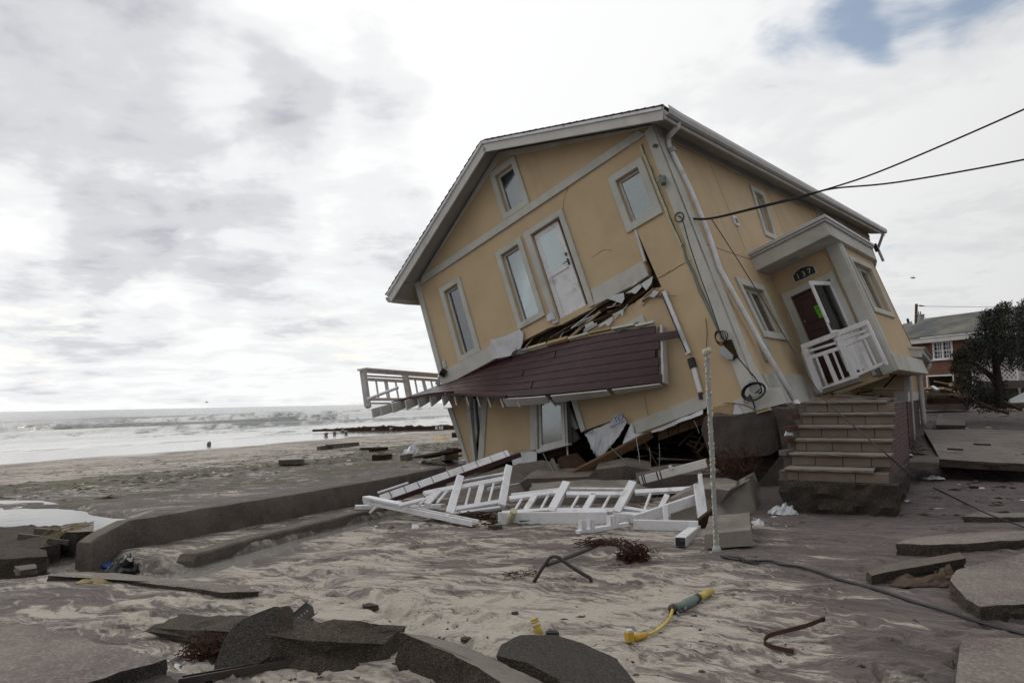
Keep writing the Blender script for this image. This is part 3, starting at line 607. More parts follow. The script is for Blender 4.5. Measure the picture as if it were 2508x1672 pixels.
lw = [f2(ZC(425, 60)), f2(ZC(830, 40)), f2(ZC(870, 745)), f2(ZC(440, 860))]
window(FR, lw, .045, curtaind, glass, .05, .03, fr=.07, tm=whitetrim)
fpoly('window_sill', [ZC(440, 850), ZC(890, 735), ZC(900, 760), ZC(450, 880)], -.12, .14, whitetrim)
fpoly('window_jamb', [ZC(905, 40), ZC(985, 40), ZC(1135, 545), ZC(1075, 580)], -.05, .16, stucco2)
for a, b, w_ in ((ZC(850, 60), ZC(880, 740), .035), (ZC(860, 600), ZC(890, 940), .02)):
    mb = MB(); mb.beam(LF(a, .0), LF(b, .0), w_, .03, (0, 1, 0)); mb.build('split_stud', whitetrim, house)
for a, b, w_, m_ in ((ZC(470, 890), ZC(880, 790), .10, woodbrown), (ZC(480, 930), ZC(900, 850), .14, wooddark), (ZC(640, 970), ZC(740, 1240), .05, woodbrown), (ZC(870, 260), ZC(1000, 540), .20, galv), (ZC(920, 520), ZC(1020, 700), .18, greywood)):
    mb = MB(); mb.beam(LF(a, .18), LF(b, .22), w_, .08, (0, 1, 0)); mb.build('broken_board', m_, house)
# base band of the lower right piece, sheathing, rim blocks
fpoly('base_band', [Z2(1750, 985), Z2(2295, 770), Z2(2318, 842), Z2(2290, 880), Z2(1790, 1068)], -.04, .05, stucco2)
fpoly('base_band', [ZD(1380, 1200), ZD(1560, 1110), ZD(1960, 1000), ZD(2060, 1000), ZD(2150, 1215), ZD(1540, 1370)], -.035, .04, stucco2)
fpoly('bare_sheathing', [ZD(1060, 1280), ZD(1380, 1205), ZD(1540, 1370), ZD(1180, 1525), ZD(1110, 1529)], -.012, .03, plywood)
fpoly('peeled_patch', [ZD(1400, 1240), ZD(1450, 1230), ZD(1535, 1365), ZD(1375, 1435)], -.06, .03, ragw)
for k in range(6):
    x0, x1 = 50+k*112, 50+k*112+106; yt = lambda x: 195-.33*(x-50)+8; yb = lambda x: 345-.36*(x-50)
    pts = [ZE(x0, yt(x0)), ZE(x1, yt(x1)), ZE(x1, yb(x1)), ZE(x0, yb(x0))]; fpoly('rim_block', pts, .10+.03*random.random(), .10, woodbrown)
# house wrap torn loose below the lower window, with its blue print
def sheet(name, A, B, m_, mat, amp=.03, parent=None, freq=4., seed=0, fold=0):
    A = smoothpath(A, 5); B = smoothpath(B, 5); n = min(len(A), len(B))
    ia = [A[round(i*(len(A)-1)/(n-1))] for i in range(n)]; ib = [B[round(i*(len(B)-1)/(n-1))] for i in range(n)]; vs = []; fs = []
    for i in range(n):
        for j in range(m_+1):
            p = ia[i].lerp(ib[i], j/m_); nx = sn1(p.x*freq+seed, (p.y+p.z)*freq); ny = sn1(p.y*freq+seed+5, (p.x-p.z)*freq+3)
            vs.append(p+V(nx*.4, ny, nx+ny)*amp*2+V(0, fold*math.sin(i*1.9)*(j/m_), 0))
    for i in range(n-1):
        for j in range(m_): fs.append((i*(m_+1)+j, (i+1)*(m_+1)+j, (i+1)*(m_+1)+j+1, i*(m_+1)+j+1))
    o = mk(name, vs, fs, mat, parent, True); s_ = o.modifiers.new('s', 'SOLIDIFY'); s_.thickness = .004; return o
A = [LF(p, -.07) for p in (Z2(1417, 1062), Z2(1480, 1030), Z2(1560, 1000), Z2(1612, 978), Z2(1630, 940), Z2(1690, 945), Z2(1720, 985))]
B = [LF(p, -.16) for p in (Z2(1450, 1130), Z2(1480, 1200), Z2(1500, 1235), Z2(1530, 1258), Z2(1580, 1195), Z2(1630, 1130), Z2(1690, 1040))]
sheet('house_wrap', A, B, 10, ragw, .03, house, 3., 2, .02)
A = [LF(p, -.05) for p in (Z2(1750, 985), Z2(1770, 1010), Z2(1790, 1060), Z2(1900, 1040), Z2(2100, 960), Z2(2270, 890))]
B = [LF(p, -.12) for p in (Z2(1715, 1070), Z2(1690, 1150), Z2(1760, 1110), Z2(1900, 1062), Z2(2100, 985), Z2(2270, 915))]
sheet('house_wrap', A, B, 6, ragw, .02, house, 3., 9)
A = [LF(p, -.06) for p in (ZC(60, 890), ZC(200, 870), ZC(330, 850), ZC(440, 860))]; B = [LF(p, -.14) for p in (ZC(110, 1130), ZC(230, 1100), ZC(340, 1080), ZC(440, 1060))]
sheet('house_wrap', A, B, 6, ragw, .03, house, 3., 5)
def text(name, s, size, P, ax, ay, mat, parent, ext=.003):
    cu = bpy.data.curves.new(name, 'FONT'); cu.body = s; cu.size = size; cu.extrude = ext; cu.resolution_u = 2; to = bpy.data.objects.new(name, cu); COL.objects.link(to)
    me = bpy.data.meshes.new_from_object(to.evaluated_get(bpy.context.evaluated_depsgraph_get())); bpy.data.objects.remove(to); me.name = name; me.materials.clear(); me.materials.append(mat)
    ax, ay = V(ax).normalized(), V(ay).normalized(); az = ax.cross(ay).normalized(); mm = Matrix.Identity(4)
    for i, a in enumerate((ax, ay, az)):
        for r_ in range(3): mm[r_][i] = a[r_]
    for r_ in range(3): mm[r_][3] = V(P)[r_]
    me.transform(mm); o = bpy.data.objects.new(name, me); COL.objects.link(o); o.parent = parent; return o
ta = LF(ZC(1545, 450), -.155); tb = LF(ZC(1680, 395), -.155); text('print', '.TEX', .15, ta, tb-ta, FR.B, blueink, house)
ta = LF(ZC(1500, 515), -.165); tb = LF(ZC(1700, 430), -.165); text('print', 'engineered yarn', .055, ta, tb-ta, FR.B, blueink, house)
ta = LF(ZC(1140, 615), -.155); tb = LF(ZC(1250, 580), -.155); text('print', 'A-TEX', .075, ta, tb-ta, FR.B, blueink, house)
# small fixtures on the near strip of the front wall
mb = MB(); mb.tube([LF(Z1(1990, 605), -.02), LF(Z1(1975, 625), -.12)], .06, 10); mb.tube([LF(Z1(1975, 615), -.1), LF(Z1(1985, 650), -.16)], [.07, .05], 10); mb.beam(LF(Z1(1960, 590), -.03), LF(Z1(1980, 620), -.03), .07, .08, (0, 1, 0)); mb.build('wall_lamp', greyplastic, house)
mb = MB(); mb.beam(LF(Z1(1915, 375), -.04), LF(Z1(1945, 380), -.04), .07, .06, (0, 1, 0)); mb.build('hook', darkmetal, house)
mb = MB(); seam = [Z1(1820, 365), Z1(1850, 440), Z1(1885, 520), Z1(1930, 640), Z1(1970, 740), Z1(2000, 810), Z1(2030, 900), Z1(2070, 985), Z1(2120, 1090)]
for a, b in zip(seam[:-1], seam[1:]): mb.beam(LF(a, -.012), LF(b, -.012), .075*random.uniform(.8, 1.25), .03, (0, 1, 0))
mb.build('sealant_strip', foam, house)
mb = MB()
for a, b in zip(seam[:-1], seam[1:]): mb.beam(LF((a[0]+2, a[1]), -.03), LF((b[0]+1, b[1]), -.03), .022*random.uniform(.6, 1.3), .012, (0, 1, 0))
mb.build('conduit_groove', darkmetal, house)
mb = MB(); s2 = [Z1(2125, 1095), Z1(2150, 1190), Z1(2200, 1290), Z1(2240, 1400), Z1(2290, 1500), ZD(1130, 60), ZD(1200, 200), ZD(1240, 300)]
for a, b in zip(s2[:-1], s2[1:]): mb.beam(LF(a, -.01), LF(b, -.01), .05*random.uniform(.7, 1.2), .025, (0, 1, 0))
mb.build('conduit_groove', greyplastic, house)
mb = MB(); s3 = [ZD(1380, 600), ZD(1440, 720), ZD(1490, 830), ZD(1530, 930), ZD(1570, 990)]
for a, b in zip(s3[:-1], s3[1:]): mb.beam(LF(a, -.01), LF(b, -.01), .04*random.uniform(.7, 1.2), .02, (0, 1, 0))
mb.build('conduit_groove', greyplastic, house)
mb = MB(); mb.prism([LF(p, -.10) for p in (ZD(1265, 310), ZD(1350, 300), ZD(1445, 545), ZD(1375, 600), ZD(1250, 380))], (0, .10, 0)); mb.build('junction_panel', wooddark, house)
mb = MB(); mb.prism([LF(p, -.14) for p in (ZD(1190, 410), ZD(1245, 395), ZD(1380, 530), ZD(1375, 590), ZD(1290, 590), ZD(1190, 510))], (0, .12, 0)); bevel(mb.build('broken_trough', galv, house), .01)
mb = MB(); mb.prism([LF(p, -.12) for p in (ZD(1600, 890), ZD(1690, 865), ZD(1770, 1010), ZD(1690, 1080), ZD(1610, 1010))], (0, .12, 0)); bevel(mb.build('meter_box', galv, house), .012)
c0 = LF(ZD(1690, 1050), -.15); mb = MB()
for k in range(3): mb.tube([c0+V(math.cos(t_)*(.19+.015*k), -.02*k, math.sin(t_)*(.13+.01*k)) for t_ in np.linspace(0, 6.283, 22)], .012, 6, caps=False)
mb.build('cable_coil', rubber, house)
c0 = LF(ZD(1190, 280), -.12); mb = MB()
for k in range(3): mb.tube([c0+V(math.cos(t_)*(.08+.02*k)+.03*k, -.02*k, math.sin(t_)*(.14-.02*k)) for t_ in np.linspace(0, 6.283, 16)], .009, 6, caps=False)
mb.build('cable_coil', rubber, house)
def cab(name, pts, y, r=.012, par=house, m_=None):
    mb = MB(); mb.tube(smoothpath([LF(p, y) if len(p) == 2 else V(p) for p in pts], 4), r, 6); return mb.build(name, m_ or rubber, par)
cab('wall_cable', [Z3(195, 885), Z3(215, 920), Z3(260, 1080), Z3(330, 1290), Z3(400, 1480), ZD(1150, 60), ZD(1240, 290), ZD(1420, 520), ZD(1580, 710), ZD(1700, 850), ZD(1795, 1010), ZD(1760, 1090)], -.05)
cab('wall_cable', [ZD(1620, 1090), ZD(1660, 1170), ZD(1700, 1300)], -.06)
cab('wall_cable', [ZD(1620, 1110), ZD(1540, 1190), ZD(1580, 1215), ZD(1640, 1160), ZD(1600, 1120)], -.06, .006)
cab('wall_cable', [ZD(990, 0), ZD(1010, 200), ZD(1000, 400)], -.03, .006)
cab('wall_cable', [ZD(1250, 1215), ZD(1450, 1225), ZD(1600, 1260), ZD(1700, 1320)], -.07, .007)
c0 = LF(Z3(190, 888), -.05); mb = MB(); mb.tube([c0+V(math.cos(t_)*.09, -.02, math.sin(t_)*.09) for t_ in np.linspace(0, 6.283, 18)], .010, 6, caps=False); mb.build('cable_loop', rubber, house)
# white conduit lengths hanging from the wall
def bar(name, a, b, wd, th, y0, y1, mat, parent=None):
    mb = MB(); mb.beam(LF(a, y0), LF(b, y1), wd, th, (0, 1, 0)); return bevel(mb.build(name, mat, parent or house), .005)
bar('loose_white_strip', Z2(1985, 40), Z2(2165, 490), .10, .06, -.05, -.08, white)
bar('loose_white_strip', Z2(2195, 560), Z2(2250, 765), .085, .06, -.06, -.06, white)
bar('strip_end', Z2(2180, 520), Z2(2200, 590), .12, .08, -.05, -.07, rubber); bar('strip_end', Z2(2248, 770), Z2(2255, 815), .06, .06, -.06, -.06, rust)
bar('loose_dark_strip', Z2(1972, 50), Z2(2150, 480), .022, .065, -.07, -.1, darkmetal)
fpoly('hidden_window_trim', [Z2(1640, 310), Z2(1830, 205), Z2(1860, 270), Z2(1810, 290), Z2(1800, 260), Z2(1660, 330)], -.04, .045, stucco2)
mb = MB(); q = f2(Z2(410, 565)); slabq(mb, FR, rect(q[0]-.05, q[0]+.05, q[1]+.09, q[1]-.09), 0, .03); mb.build('vent_cover', gutterm, house)

# ---- side wall
HL = 17.9; RS = .053                                            # the roof line is racked up along its length
sw = []
sw.append(window(SD, [(4.79, -.19), (5.69, -.19), (5.13, -1.69), (4.31, -1.69)], .14, None, glassd, mull=0))
sw.append(window(SD, [(1.12, -3.21), (2.61, -3.21), (2.81, -4.49), (1.40, -4.49)], .15, curtaind, glass, mull=1))
sw.append(window(SD, rect(10.7, 11.9, .55, -.35), .16, curtain, glass)); sw.append(window(SD, rect(13.0, 14.2, .66, -.2), .16, curtain, glass))
_e = [LS(q_) for q_ in ((2124, 590), (2130, 640), (2146, 700), (2172, 768))]; EDG = [(q_.y, q_.z-6) for q_ in _e]; YB = min(EDG[-1][0], 9.5)
wall('side_wall', SD, [(0, 0), (0, -5.62), (1.1, -5.86), (2.9, -5.85), (6.4, -5.7), (6.4, -3.4), (EDG[3][0], EDG[3][1]), (EDG[2][0], EDG[2][1]), (EDG[1][0], EDG[1][1]), (HL, HL*RS-.3), (HL, HL*RS)], sw, .16, stucco, house)
trimq('corner_trim', SD, [(-.055, 0), (.24, .01), (.22, -5.05), (.60, -5.75), (-.055, -5.64)], .05)
trimq('frieze_board', SD, [(.24, -.20), (HL, HL*RS-.22), (HL, HL*RS), (.24, .012)], .035, soffit)
trimq('base_band', SD, [(.55, -5.25), (2.75, -5.25), (3.1, -5.85), (1.0, -5.86), (.6, -5.75)], .04)
trimq('wall_joint', SD, [(.24, -2.62), (2.66, -2.60), (2.66, -2.585), (.24, -2.605)], .004, woodbrown)
for a in (2.5, 6.2, 10.1, 14.9): trimq('wall_joint', SD, [(a, -2.4), (a+.012, -2.4), (a+.012, a*RS-.2), (a, a*RS-.2)], .003, woodbrown)
trimq('vent_cover', SD, rect(2.45, 2.66, -1.55, -1.78), .05, white); trimq('vent_cover', SD, rect(2.50, 2.61, -1.6, -1.73), .06, darkmetal)
trimq('wall_box', SD, rect(.95, 1.22, -4.55, -5.0), .10, galv)
# back, far and bottom closing faces
mb = MB(); mb.prism([V(-HWt, .16, 0.2), V(-HWt, HL, .2), V(-HWt, HL, 6+HL*RS), V(-HWt, .16, 5.95)], (.16, 0, 0)); mb.build('seaward_wall', stucco, house)
mb = MB(); mb.prism([V(-.1, HL, 6+HL*RS-1.2), V(0, HL, 6+HL*RS), V(PKx, HL, 6+PKn+HL*RS), V(-HWt, HL, 6+HL*RS), V(-HWt, HL, 2.2), V(-2.5, HL, 2.2)], (0, -.16, 0)); mb.build('rear_wall', stucco, house)
mb = MB(); mb.prism([V(-HWt+.17, .25, 1.2), V(-2.3, .25, .95), V(-.17, .25, .45), V(-.17, 6.3, .5), V(-2.5, 8.5, 1.0), V(-2.5, HL-.2, 1.2), V(-HWt+.17, HL-.2, 1.2)], (0, 0, .12)); mb.build('floor_deck', wooddark, house)
mb = MB(); mb.prism([V(-HWt+.17, .45, 3.2), V(-.17, .45, 3.2), V(-.17, 6.6, 3.25), V(-1.6, HL-.2, 3.6), V(-HWt+.17, HL-.2, 3.6)], (0, 0, .12)); mb.build('floor_deck', wooddark, house)
mb = MB(); mb.prism([V(-HWt+.2, 2.6, .4), V(-.2, 2.6, .4), V(-.2, 2.6, 5.8), V(-HWt+.2, 2.6, 5.8)], (0, .1, 0)); mb.build('inner_partition', blackint, house)  # wall coloured near-black to paint the shade inside the torn openings
for k in range(12):
    x = -6.6+k*.55; mb = MB(); mb.beam(V(x, .35, .80+.0*k), V(x, 9, .85), .05, .22, (0, 0, 1)); mb.build('floor_joist', wooddark, house)

# ---- roof
OV, EV = .52, .46; sl_ = (PKn+.0)/(0-PKx); TH = .2
def roofpt(side, d, y, up=0.):
    """d along the slope measured horizontally from the ridge; up = above the wall plane"""
    x = PKx+side*d; return V(x, y, 6+PKn-sl_*d+up+max(y, 0)*RS)
half = -PKx+EV
for side in (1, -1):
    mb = MB(); mb.prism([roofpt(side, 0, -OV, .02), roofpt(side, half, -OV, .02), roofpt(side, half, 0, .02), roofpt(side, half, HL+.4, .02), roofpt(side, 0, HL+.4, .02), roofpt(side, 0, 0, .02)], (0, 0, .05))
    rf = mb.build('roof', soffit, house)
    mb = MB(); mb.beam(roofpt(side, .0, -OV-.02, .01), roofpt(side, half+.02, -OV-.02, .01), .04, .30, (0, 0, 1)); bevel(mb.build('rake_fascia', whitetrim, rf), .006)
    mb = MB(); mb.beam(roofpt(side, .0, -OV-.05, .085), roofpt(side, half+.03, -OV-.05, .085), .05, .06, (0, 0, 1)); bevel(mb.build('drip_edge', white, rf), .006)
    mb = MB(); mb.beam(roofpt(side, half, -OV, -.02), roofpt(side, half, 0, -.02), .03, .22, (0, 0, 1)); mb.beam(roofpt(side, half, 0, -.02), roofpt(side, half, HL+.4, -.02), .03, .22, (0, 0, 1)); mb.build('eave_fascia', whitetrim, rf)
    mb = MB(); mb.prism([roofpt(side, -PKx+.02, -OV+.02, -.0), roofpt(side, half-.02, -OV+.02, -.02), roofpt(side, half-.02, HL+.35, -.02), roofpt(side, -PKx+.02, HL+.35, -.0)], (0, 0, -.02)); mb.build('soffit_board', soffit, rf)
    mb = MB(); prof = [(0, .06), (.0, -.06), (.03, -.09), (.10, -.09), (.135, -.02), (.14, .06), (.125, .06), (.12, -.01), (.09, -.07), (.035, -.07), (.015, -.05), (.015, .06)]
    for y0, y1 in ((-OV, 0.), (0., HL+.4)):
        A = [roofpt(side, half+.016, y0, .03)+V(side*a, 0, b) for a, b in prof]; B = [roofpt(side, half+.016, y1, .03)+V(side*a, 0, b) for a, b in prof]; n = len(prof)
        tri = tessellate_polygon([[V(a, b, 0) for a, b in prof]])
        mb.add(A+B, [(i, (i+1) % n, n+(i+1) % n, n+i) for i in range(n)]+[tuple(x) for x in tri]+[tuple(i+n for i in x) for x in tri])
    mb.build('gutter', gutterm, rf)
    nc = 26
    for c in range(nc):
        d0, d1 = half*1.01*c/nc, half*1.01*(c+1)/nc+.03; mb = MB()
        for y0, y1 in ((-OV-.07-.01*random.random(), 0), (0, HL+.43)):
            a, b, c_, d_ = roofpt(side, d0, y0, .105), roofpt(side, d1, y0, .135), roofpt(side, d1, y1, .135), roofpt(side, d0, y1, .105); mb.prism([a, b, c_, d_], (0, 0, .028))
        mb.build('shingle_course', shingle, rf)
# downspout on the near corner
mb = MB(); P = [LS(Z3(185, 200), .50), LS(Z3(175, 240), .46), LS(Z3(110, 310), .12), LS(Z3(112, 370), .10), LS(Z3(140, 430), .10), LS(Z3(270, 700), .10), LS(Z3(400, 1020), .10), LS(Z4(160, 20), .10), LS(Z4(420, 490), .12), LS(Z4(640, 860), .3)]
mb.tube(P, .052, 12); ds = mb.build('downspout', white, house, True)
mb = MB(); mb.tube([LS(Z4(640, 860), .3), LS(Z4(665, 905), .36), LS(Z4(678, 925), .52)], [.064, .07, .062], 12); mb.build('elbow', white, ds, True)
mb = MB(); mb.tube([LS(Z3(128, 395), .10), LS(Z3(140, 425), .10)], .085, 12); mb.build('clamp', galv, ds)
# far corner pipe, small lantern
mb = MB(); mb.tube([V(.5, HL-.1, 6+HL*RS-.35), V(.1, HL+.05, 6+HL*RS-.75), V(.1, HL-.05, 6+HL*RS-1.3)], .055, 8); mb.build('downspout', gutterm, house)
mb = MB(); mb.beam(V(.12, HL-.4, 6+HL*RS-.95), V(.12, HL-.4, 6+HL*RS-.65), .14, .14, (1, 0, 0)); mb.build('wall_lantern', darkmetal, house)

# ---- entrance bay on the side, its flat canopy, door and railing
BY, BX, BYE = 3.48, 1.54, 6.35
BF = Pl((0, BY, 6), (1, 0, 0), (0, 0, 1), (0, -1, 0)); BS = Pl((BX, 0, 6), (0, 1, 0), (0, 0, 1), (1, 0, 0))
dq = rect(.225, 1.11, -3.50, -5.52)
wall('bay_front_wall', BF, [(0, -2.85), (BX-.17, -2.85), (BX-.17, -5.80), (0, -5.80)], [dq], .12, stucco, house)
bw = window(BS, [(BY+.32, -3.09), (BYE-.62, -3.06), (BYE-.60, -4.42), (BY+.45, -4.42)], .13, None, glass, mull=1)
wall('bay_side_wall', BS, [(BY, -2.85), (BYE, -2.85), (BYE, -5.76), (BY+.12, -5.74), (BY, -5.74)], [bw], .16, stucco, house)
mb = MB(); mb.prism([V(.1, BY+.5, .4), V(.1, BYE-.1, .4), V(.1, BYE-.1, 3.1), V(.1, BY+.5, 3.1)], (.05, 0, 0)); mb.build('hallway_shade_sheet', blackint, house)  # near-black sheet painted for the shade inside the entrance bay
mb = MB(); mb.prism([V(0, BYE, .3), V(BX-.01, BYE, .3), V(BX-.01, BYE, 3.15), V(0, BYE, 3.15)], (0, .14, 0)); mb.build('bay_rear_wall', blackint, house)  # rear wall coloured near-black to paint the shade under the bay
mb = MB(); mb.beam(V(BX-.105, BY-.03, 3.16), V(BX-.105, BY-.03, .24), .27, .12, (0, 1, 0)); mb.beam(V(BX-.0, BY+.10, 3.16), V(BX-.0, BY+.10, .24), .1, .22, (0, 1, 0)); bevel(mb.build('corner_pilaster', stucco2, house), .01)
mb = MB(); mb.beam(V(BX+.03, BY-.05, .42), V(BX+.03, BYE, .38), .10, .36, (0, 0, 1)); bevel(mb.build('base_band', stucco2, house), .01)
cz = 6-2.44; CYF = 2.63
mb = MB(); mb.prism([V(-.02, CYF, cz-.42), V(BX+.10, CYF, cz-.42), V(BX+.10, BYE+.05, cz-.42), V(-.02, BYE+.05, cz-.42)], (0, 0, .30)); cn = bevel(mb.build('porch_canopy', stucco2, house), .01)
mb = MB(); mb.prism([V(-.02, CYF-.05, cz-.12), V(BX+.15, CYF-.05, cz-.12), V(BX+.15, BYE+.1, cz-.12), V(-.02, BYE+.1, cz-.12)], (0, 0, .05)); mb.prism([V(-.02, CYF-.08, cz-.07), V(BX+.18, CYF-.08, cz-.07), V(BX+.18, BYE+.13, cz-.07), V(-.02, BYE+.13, cz-.07)], (0, 0, .07)); bevel(mb.build('cornice', gutterm, cn), .01)
mb = MB(); mb.tube([V(.7, 3.05, cz-.44), V(.7, 3.05, cz-.42)], .12, 14); mb.build('ceiling_light', galv, cn)
doq = [(.06, -3.36), (1.24, -3.36), (1.24, -5.7), (1.11, -5.7), (1.11, -3.50), (.225, -3.50), (.225, -5.7), (.06, -5.7)]
mb = MB(); slabq(mb, BF, doq, -.004, .05); bevel(mb.build('door_surround', stucco2, house), .008)
mb = MB(); slabq(mb, BF, rect(.225, 1.11, -3.50, -5.52), -.10, -.06)
for a0, a1, b1, b0 in ((.31, .62, -3.6, -4.2), (.71, 1.02, -3.6, -4.2), (.31, .62, -4.35, -5.3), (.71, 1.02, -4.35, -5.3)): q = rect(a0, a1, b1, b0); ring(mb, BF, q, inset(q, .035), -.062, -.045)
fd = bevel(mb.build('door', doorred, house), .006)
mb = MB(); mb.tube([BF.P(.29, -4.62, -.06), BF.P(.29, -4.62, .01)], [.012, .035], 10); mb.tube([BF.P(.29, -4.1, -.06), BF.P(.29, -4.1, -.04)], .02, 8); mb.build('knob', galv, fd)
gq = [LP(*Z4(*q_), 1, BY+.043) for q_ in ((752, 258), (852, 222), (880, 300), (790, 333))]; mb = MB(); mb.prism(gq, (0, -.004, 0)); nb = mb.build('notice', green, fd)
g0, g1, g2, g3 = gq; gmix = lambda u, v_: g0.lerp(g1, u).lerp(g3.lerp(g2, u), v_)+V(0, -.008, 0)
mb = MB()
for (a_, b_) in (((.08, .12), (.42, .42)), ((.2, .55), (.45, .38)), ((.3, .85), (.55, .5)), ((.6, .2), (.85, .5))): mb.beam(gmix(*a_), gmix(*b_), .012, .003, (0, 1, 0))
mb.build('pen_mark', rubber, nb)
# white storm door swung open on its right-hand hinge
hA = V(1.10, BY-.03, 6-3.55); hB = V(1.10, BY-.03, 6-5.5); sw_ = .86
def l2px(q):
    c_ = CM.T@(np.array(HB+hu*q.x+hv*q.y+hn*q.z)-EYEP); return CX+FPX*c_[0]/c_[2], CY+FPX*c_[1]/c_[2]
sth = min((abs(l2px(hA+V(-math.cos(R(a_)), -math.sin(R(a_)), 0)*sw_)[0]-1981), a_) for a_ in range(5, 80))[1]      # how far it stands open
sdir = V(-math.cos(R(sth)), -math.sin(R(sth)), 0)
e1 = sdir*sw_; sn = V(0, 0, 1).cross(sdir); SP = Pl(hA, sdir, (0, 0, 1), sn)
mb = MB(); q = rect(0, sw_, 0, -1.98); ring(mb, SP, q, inset(q, .09), -.02, .02); slabq(mb, SP, rect(.09, sw_-.09, -1.18, -1.9), -.018, .018); slabq(mb, SP, rect(.09, sw_-.09, -1.10, -1.2), -.02, .02); stm = bevel(mb.build('storm_door', white, house), .005)
mb = MB(); slabq(mb, SP, rect(.085, sw_-.085, -.085, -1.11), -.004, .004); mb.build('pane', glassd, stm)
mb = MB(); mb.tube([SP.P(sw_-.045, -1.02, .02), SP.P(sw_-.045, -1.02, .07), SP.P(sw_-.13, -1.03, .07)], .012, 6); mb.beam(SP.P(sw_-.045, -.94, .025), SP.P(sw_-.045, -1.1, .025), .03, .02, SP.N); mb.build('handle', darkmetal, stm)
# number plaque
pa = BF.P(.42, -3.26, 0); arc = [(.0, 0), (.52, 0), (.52, .17), (.42, .23), (.26, .27), (.10, .23), (0, .17)]
mb = MB(); mb.prism([pa+BF.A*a+BF.B*b for a, b in arc], (0, -.02, 0)); pq = mb.build('number_plaque', lettr, house)
mb = MB(); mb.prism([pa+BF.A*(.03+a*.885)+BF.B*(.02+b*.86)+V(0, -.021, 0) for a, b in arc], (0, -.008, 0)); mb.build('face', signm, pq)
text('number', '1 3 7', .165, pa+BF.A*.085+BF.B*.055+V(0, -.032, 0), BF.A, BF.B, lettr, pq, .004)
# porch railing in front of the door
RY = BY-.03-sw_*math.sin(R(sth))-.16
def rl(p, y=RY): return LF(p, y)
ZR = lambda x, y: (1950+.16583*x, 780+.16583*y)
rr = empty('porch_railing', (0, 0, 0), house)
def rpart(name, a, b, wd, th): mb = MB(); mb.beam(rl(ZR(*a)), rl(ZR(*b)), wd, th, (0, 1, 0)); return bevel(mb.build(name, white, rr), .006)
rpart('handrail', (85, 425), (1065, 55), .10, .12); rpart('rail', (160, 490), (600, 355), .05, .05); rpart('rail', (680, 310), (1055, 165), .05, .05)
rpart('rail', (195, 580), (660, 430), .075, .05); rpart('rail', (700, 400), (1105, 225), .075, .05); rpart('rail', (395, 1040), (850, 865), .065, .05); rpart('rail', (890, 835), (1320, 645), .065, .05)
rpart('post', (125, 430), (370, 1095), .125, .10); rpart('post', (625, 255), (880, 895), .125, .10); rpart('post', (1065, 95), (1340, 690), .05, .10)
for a, b, wd in (((300, 575), (455, 995), .04), ((430, 530), (600, 940), .085), ((545, 490), (705, 895), .04), ((800, 395), (960, 775), .04), ((925, 340), (1100, 715), .085), ((1010, 300), (1180, 675), .04)): rpart('baluster', a, b, wd, .04)
mb = MB(); mb.beam(LF(ZR(290, 1120), RY+.1), LF(ZR(960, 900), RY+.1), .09, .3, (0, 1, 0)); mb.build('porch_edge_board', treadm, house)
mb = MB(); mb.prism([LF(p, RY+.15) for p in (ZR(60, 500), ZR(110, 470), ZR(330, 1080), ZR(290, 1120))], (0, .05, 0)); bevel(mb.build('porch_side_board', whitetrim, house), .005)
mb = MB(); mb.prism([LF(p, BY-.05) for p in (ZR(1150, 760), ZR(1320, 690), ZR(1370, 700), ZR(1385, 760), ZR(1210, 860))], (0, .1, 0)); mb.build('broken_base', concrete2, house)

# cracks in the stucco, wreckage in the hole under the entrance bay, cords hanging in the cavity
for pts in ([Z1(1262, 832), Z1(1268, 770), Z1(1285, 715), Z1(1300, 665)], [Z3(45, 1325), Z3(130, 1270), Z3(230, 1215), Z3(300, 1190)], [Z2(1850, 790), Z2(1858, 850), Z2(1872, 920), Z2(1880, 1000)], [Z1(1900, 1340), Z1(1990, 1310), Z1(2080, 1250), Z1(2140, 1220)], [ZD(980, 500), ZD(990, 640), ZD(960, 760)], [Z2(560, 900), Z2(640, 880), Z2(700, 900)], [Z1(1470, 1180), Z1(1560, 1120), Z1(1610, 1130)]):
    P = smoothpath([LF(p_, -.001) for p_ in pts], 4); mb = MB()
    for a_, b_ in zip(P[:-1], P[1:]): mb.beam(a_, b_+V(random.uniform(-.01, .01), 0, random.uniform(-.01, .01)), .004, .009*random.uniform(.5, 1.3), (0, 1, 0))
    mb.build('crack', wooddark, house)
for k in range(14):
    a_ = V(random.uniform(.1, 1.5), random.uniform(BY-.2, BY+1.2), random.uniform(-.25, .22)); b_ = a_+V(random.uniform(-.5, .6), random.uniform(-.3, .3), random.uniform(-.2, .25)); mb = MB(); mb.beam(a_, b_, random.uniform(.03, .14), random.uniform(.02, .06), (0, 0, 1)); mb.build('wreckage_board', random.choice([wooddark, wooddark, greywood, concrete2, blackint]), house)
for (x_, y_, x2_, y2_) in ((1557, 1068, 1568, 1158), (1614, 1085, 1614, 1150), (1590, 1095, 1592, 1150), (1700, 1030, 1712, 1060), (1330, 1110, 1362, 1165), (1490, 1090, 1540, 1135)):
    P = [D(x_, y_, 13.5), D((x_+x2_)/2+random.uniform(-5, 5), (y_+y2_)/2, 13.2), D(x2_, y2_, 12.7)]; mb = MB(); mb.tube(smoothpath([lc(q_) for q_ in P], 5), .006, 5); mb.build('hanging_cord', random.choice([greyplastic, galv]), house)

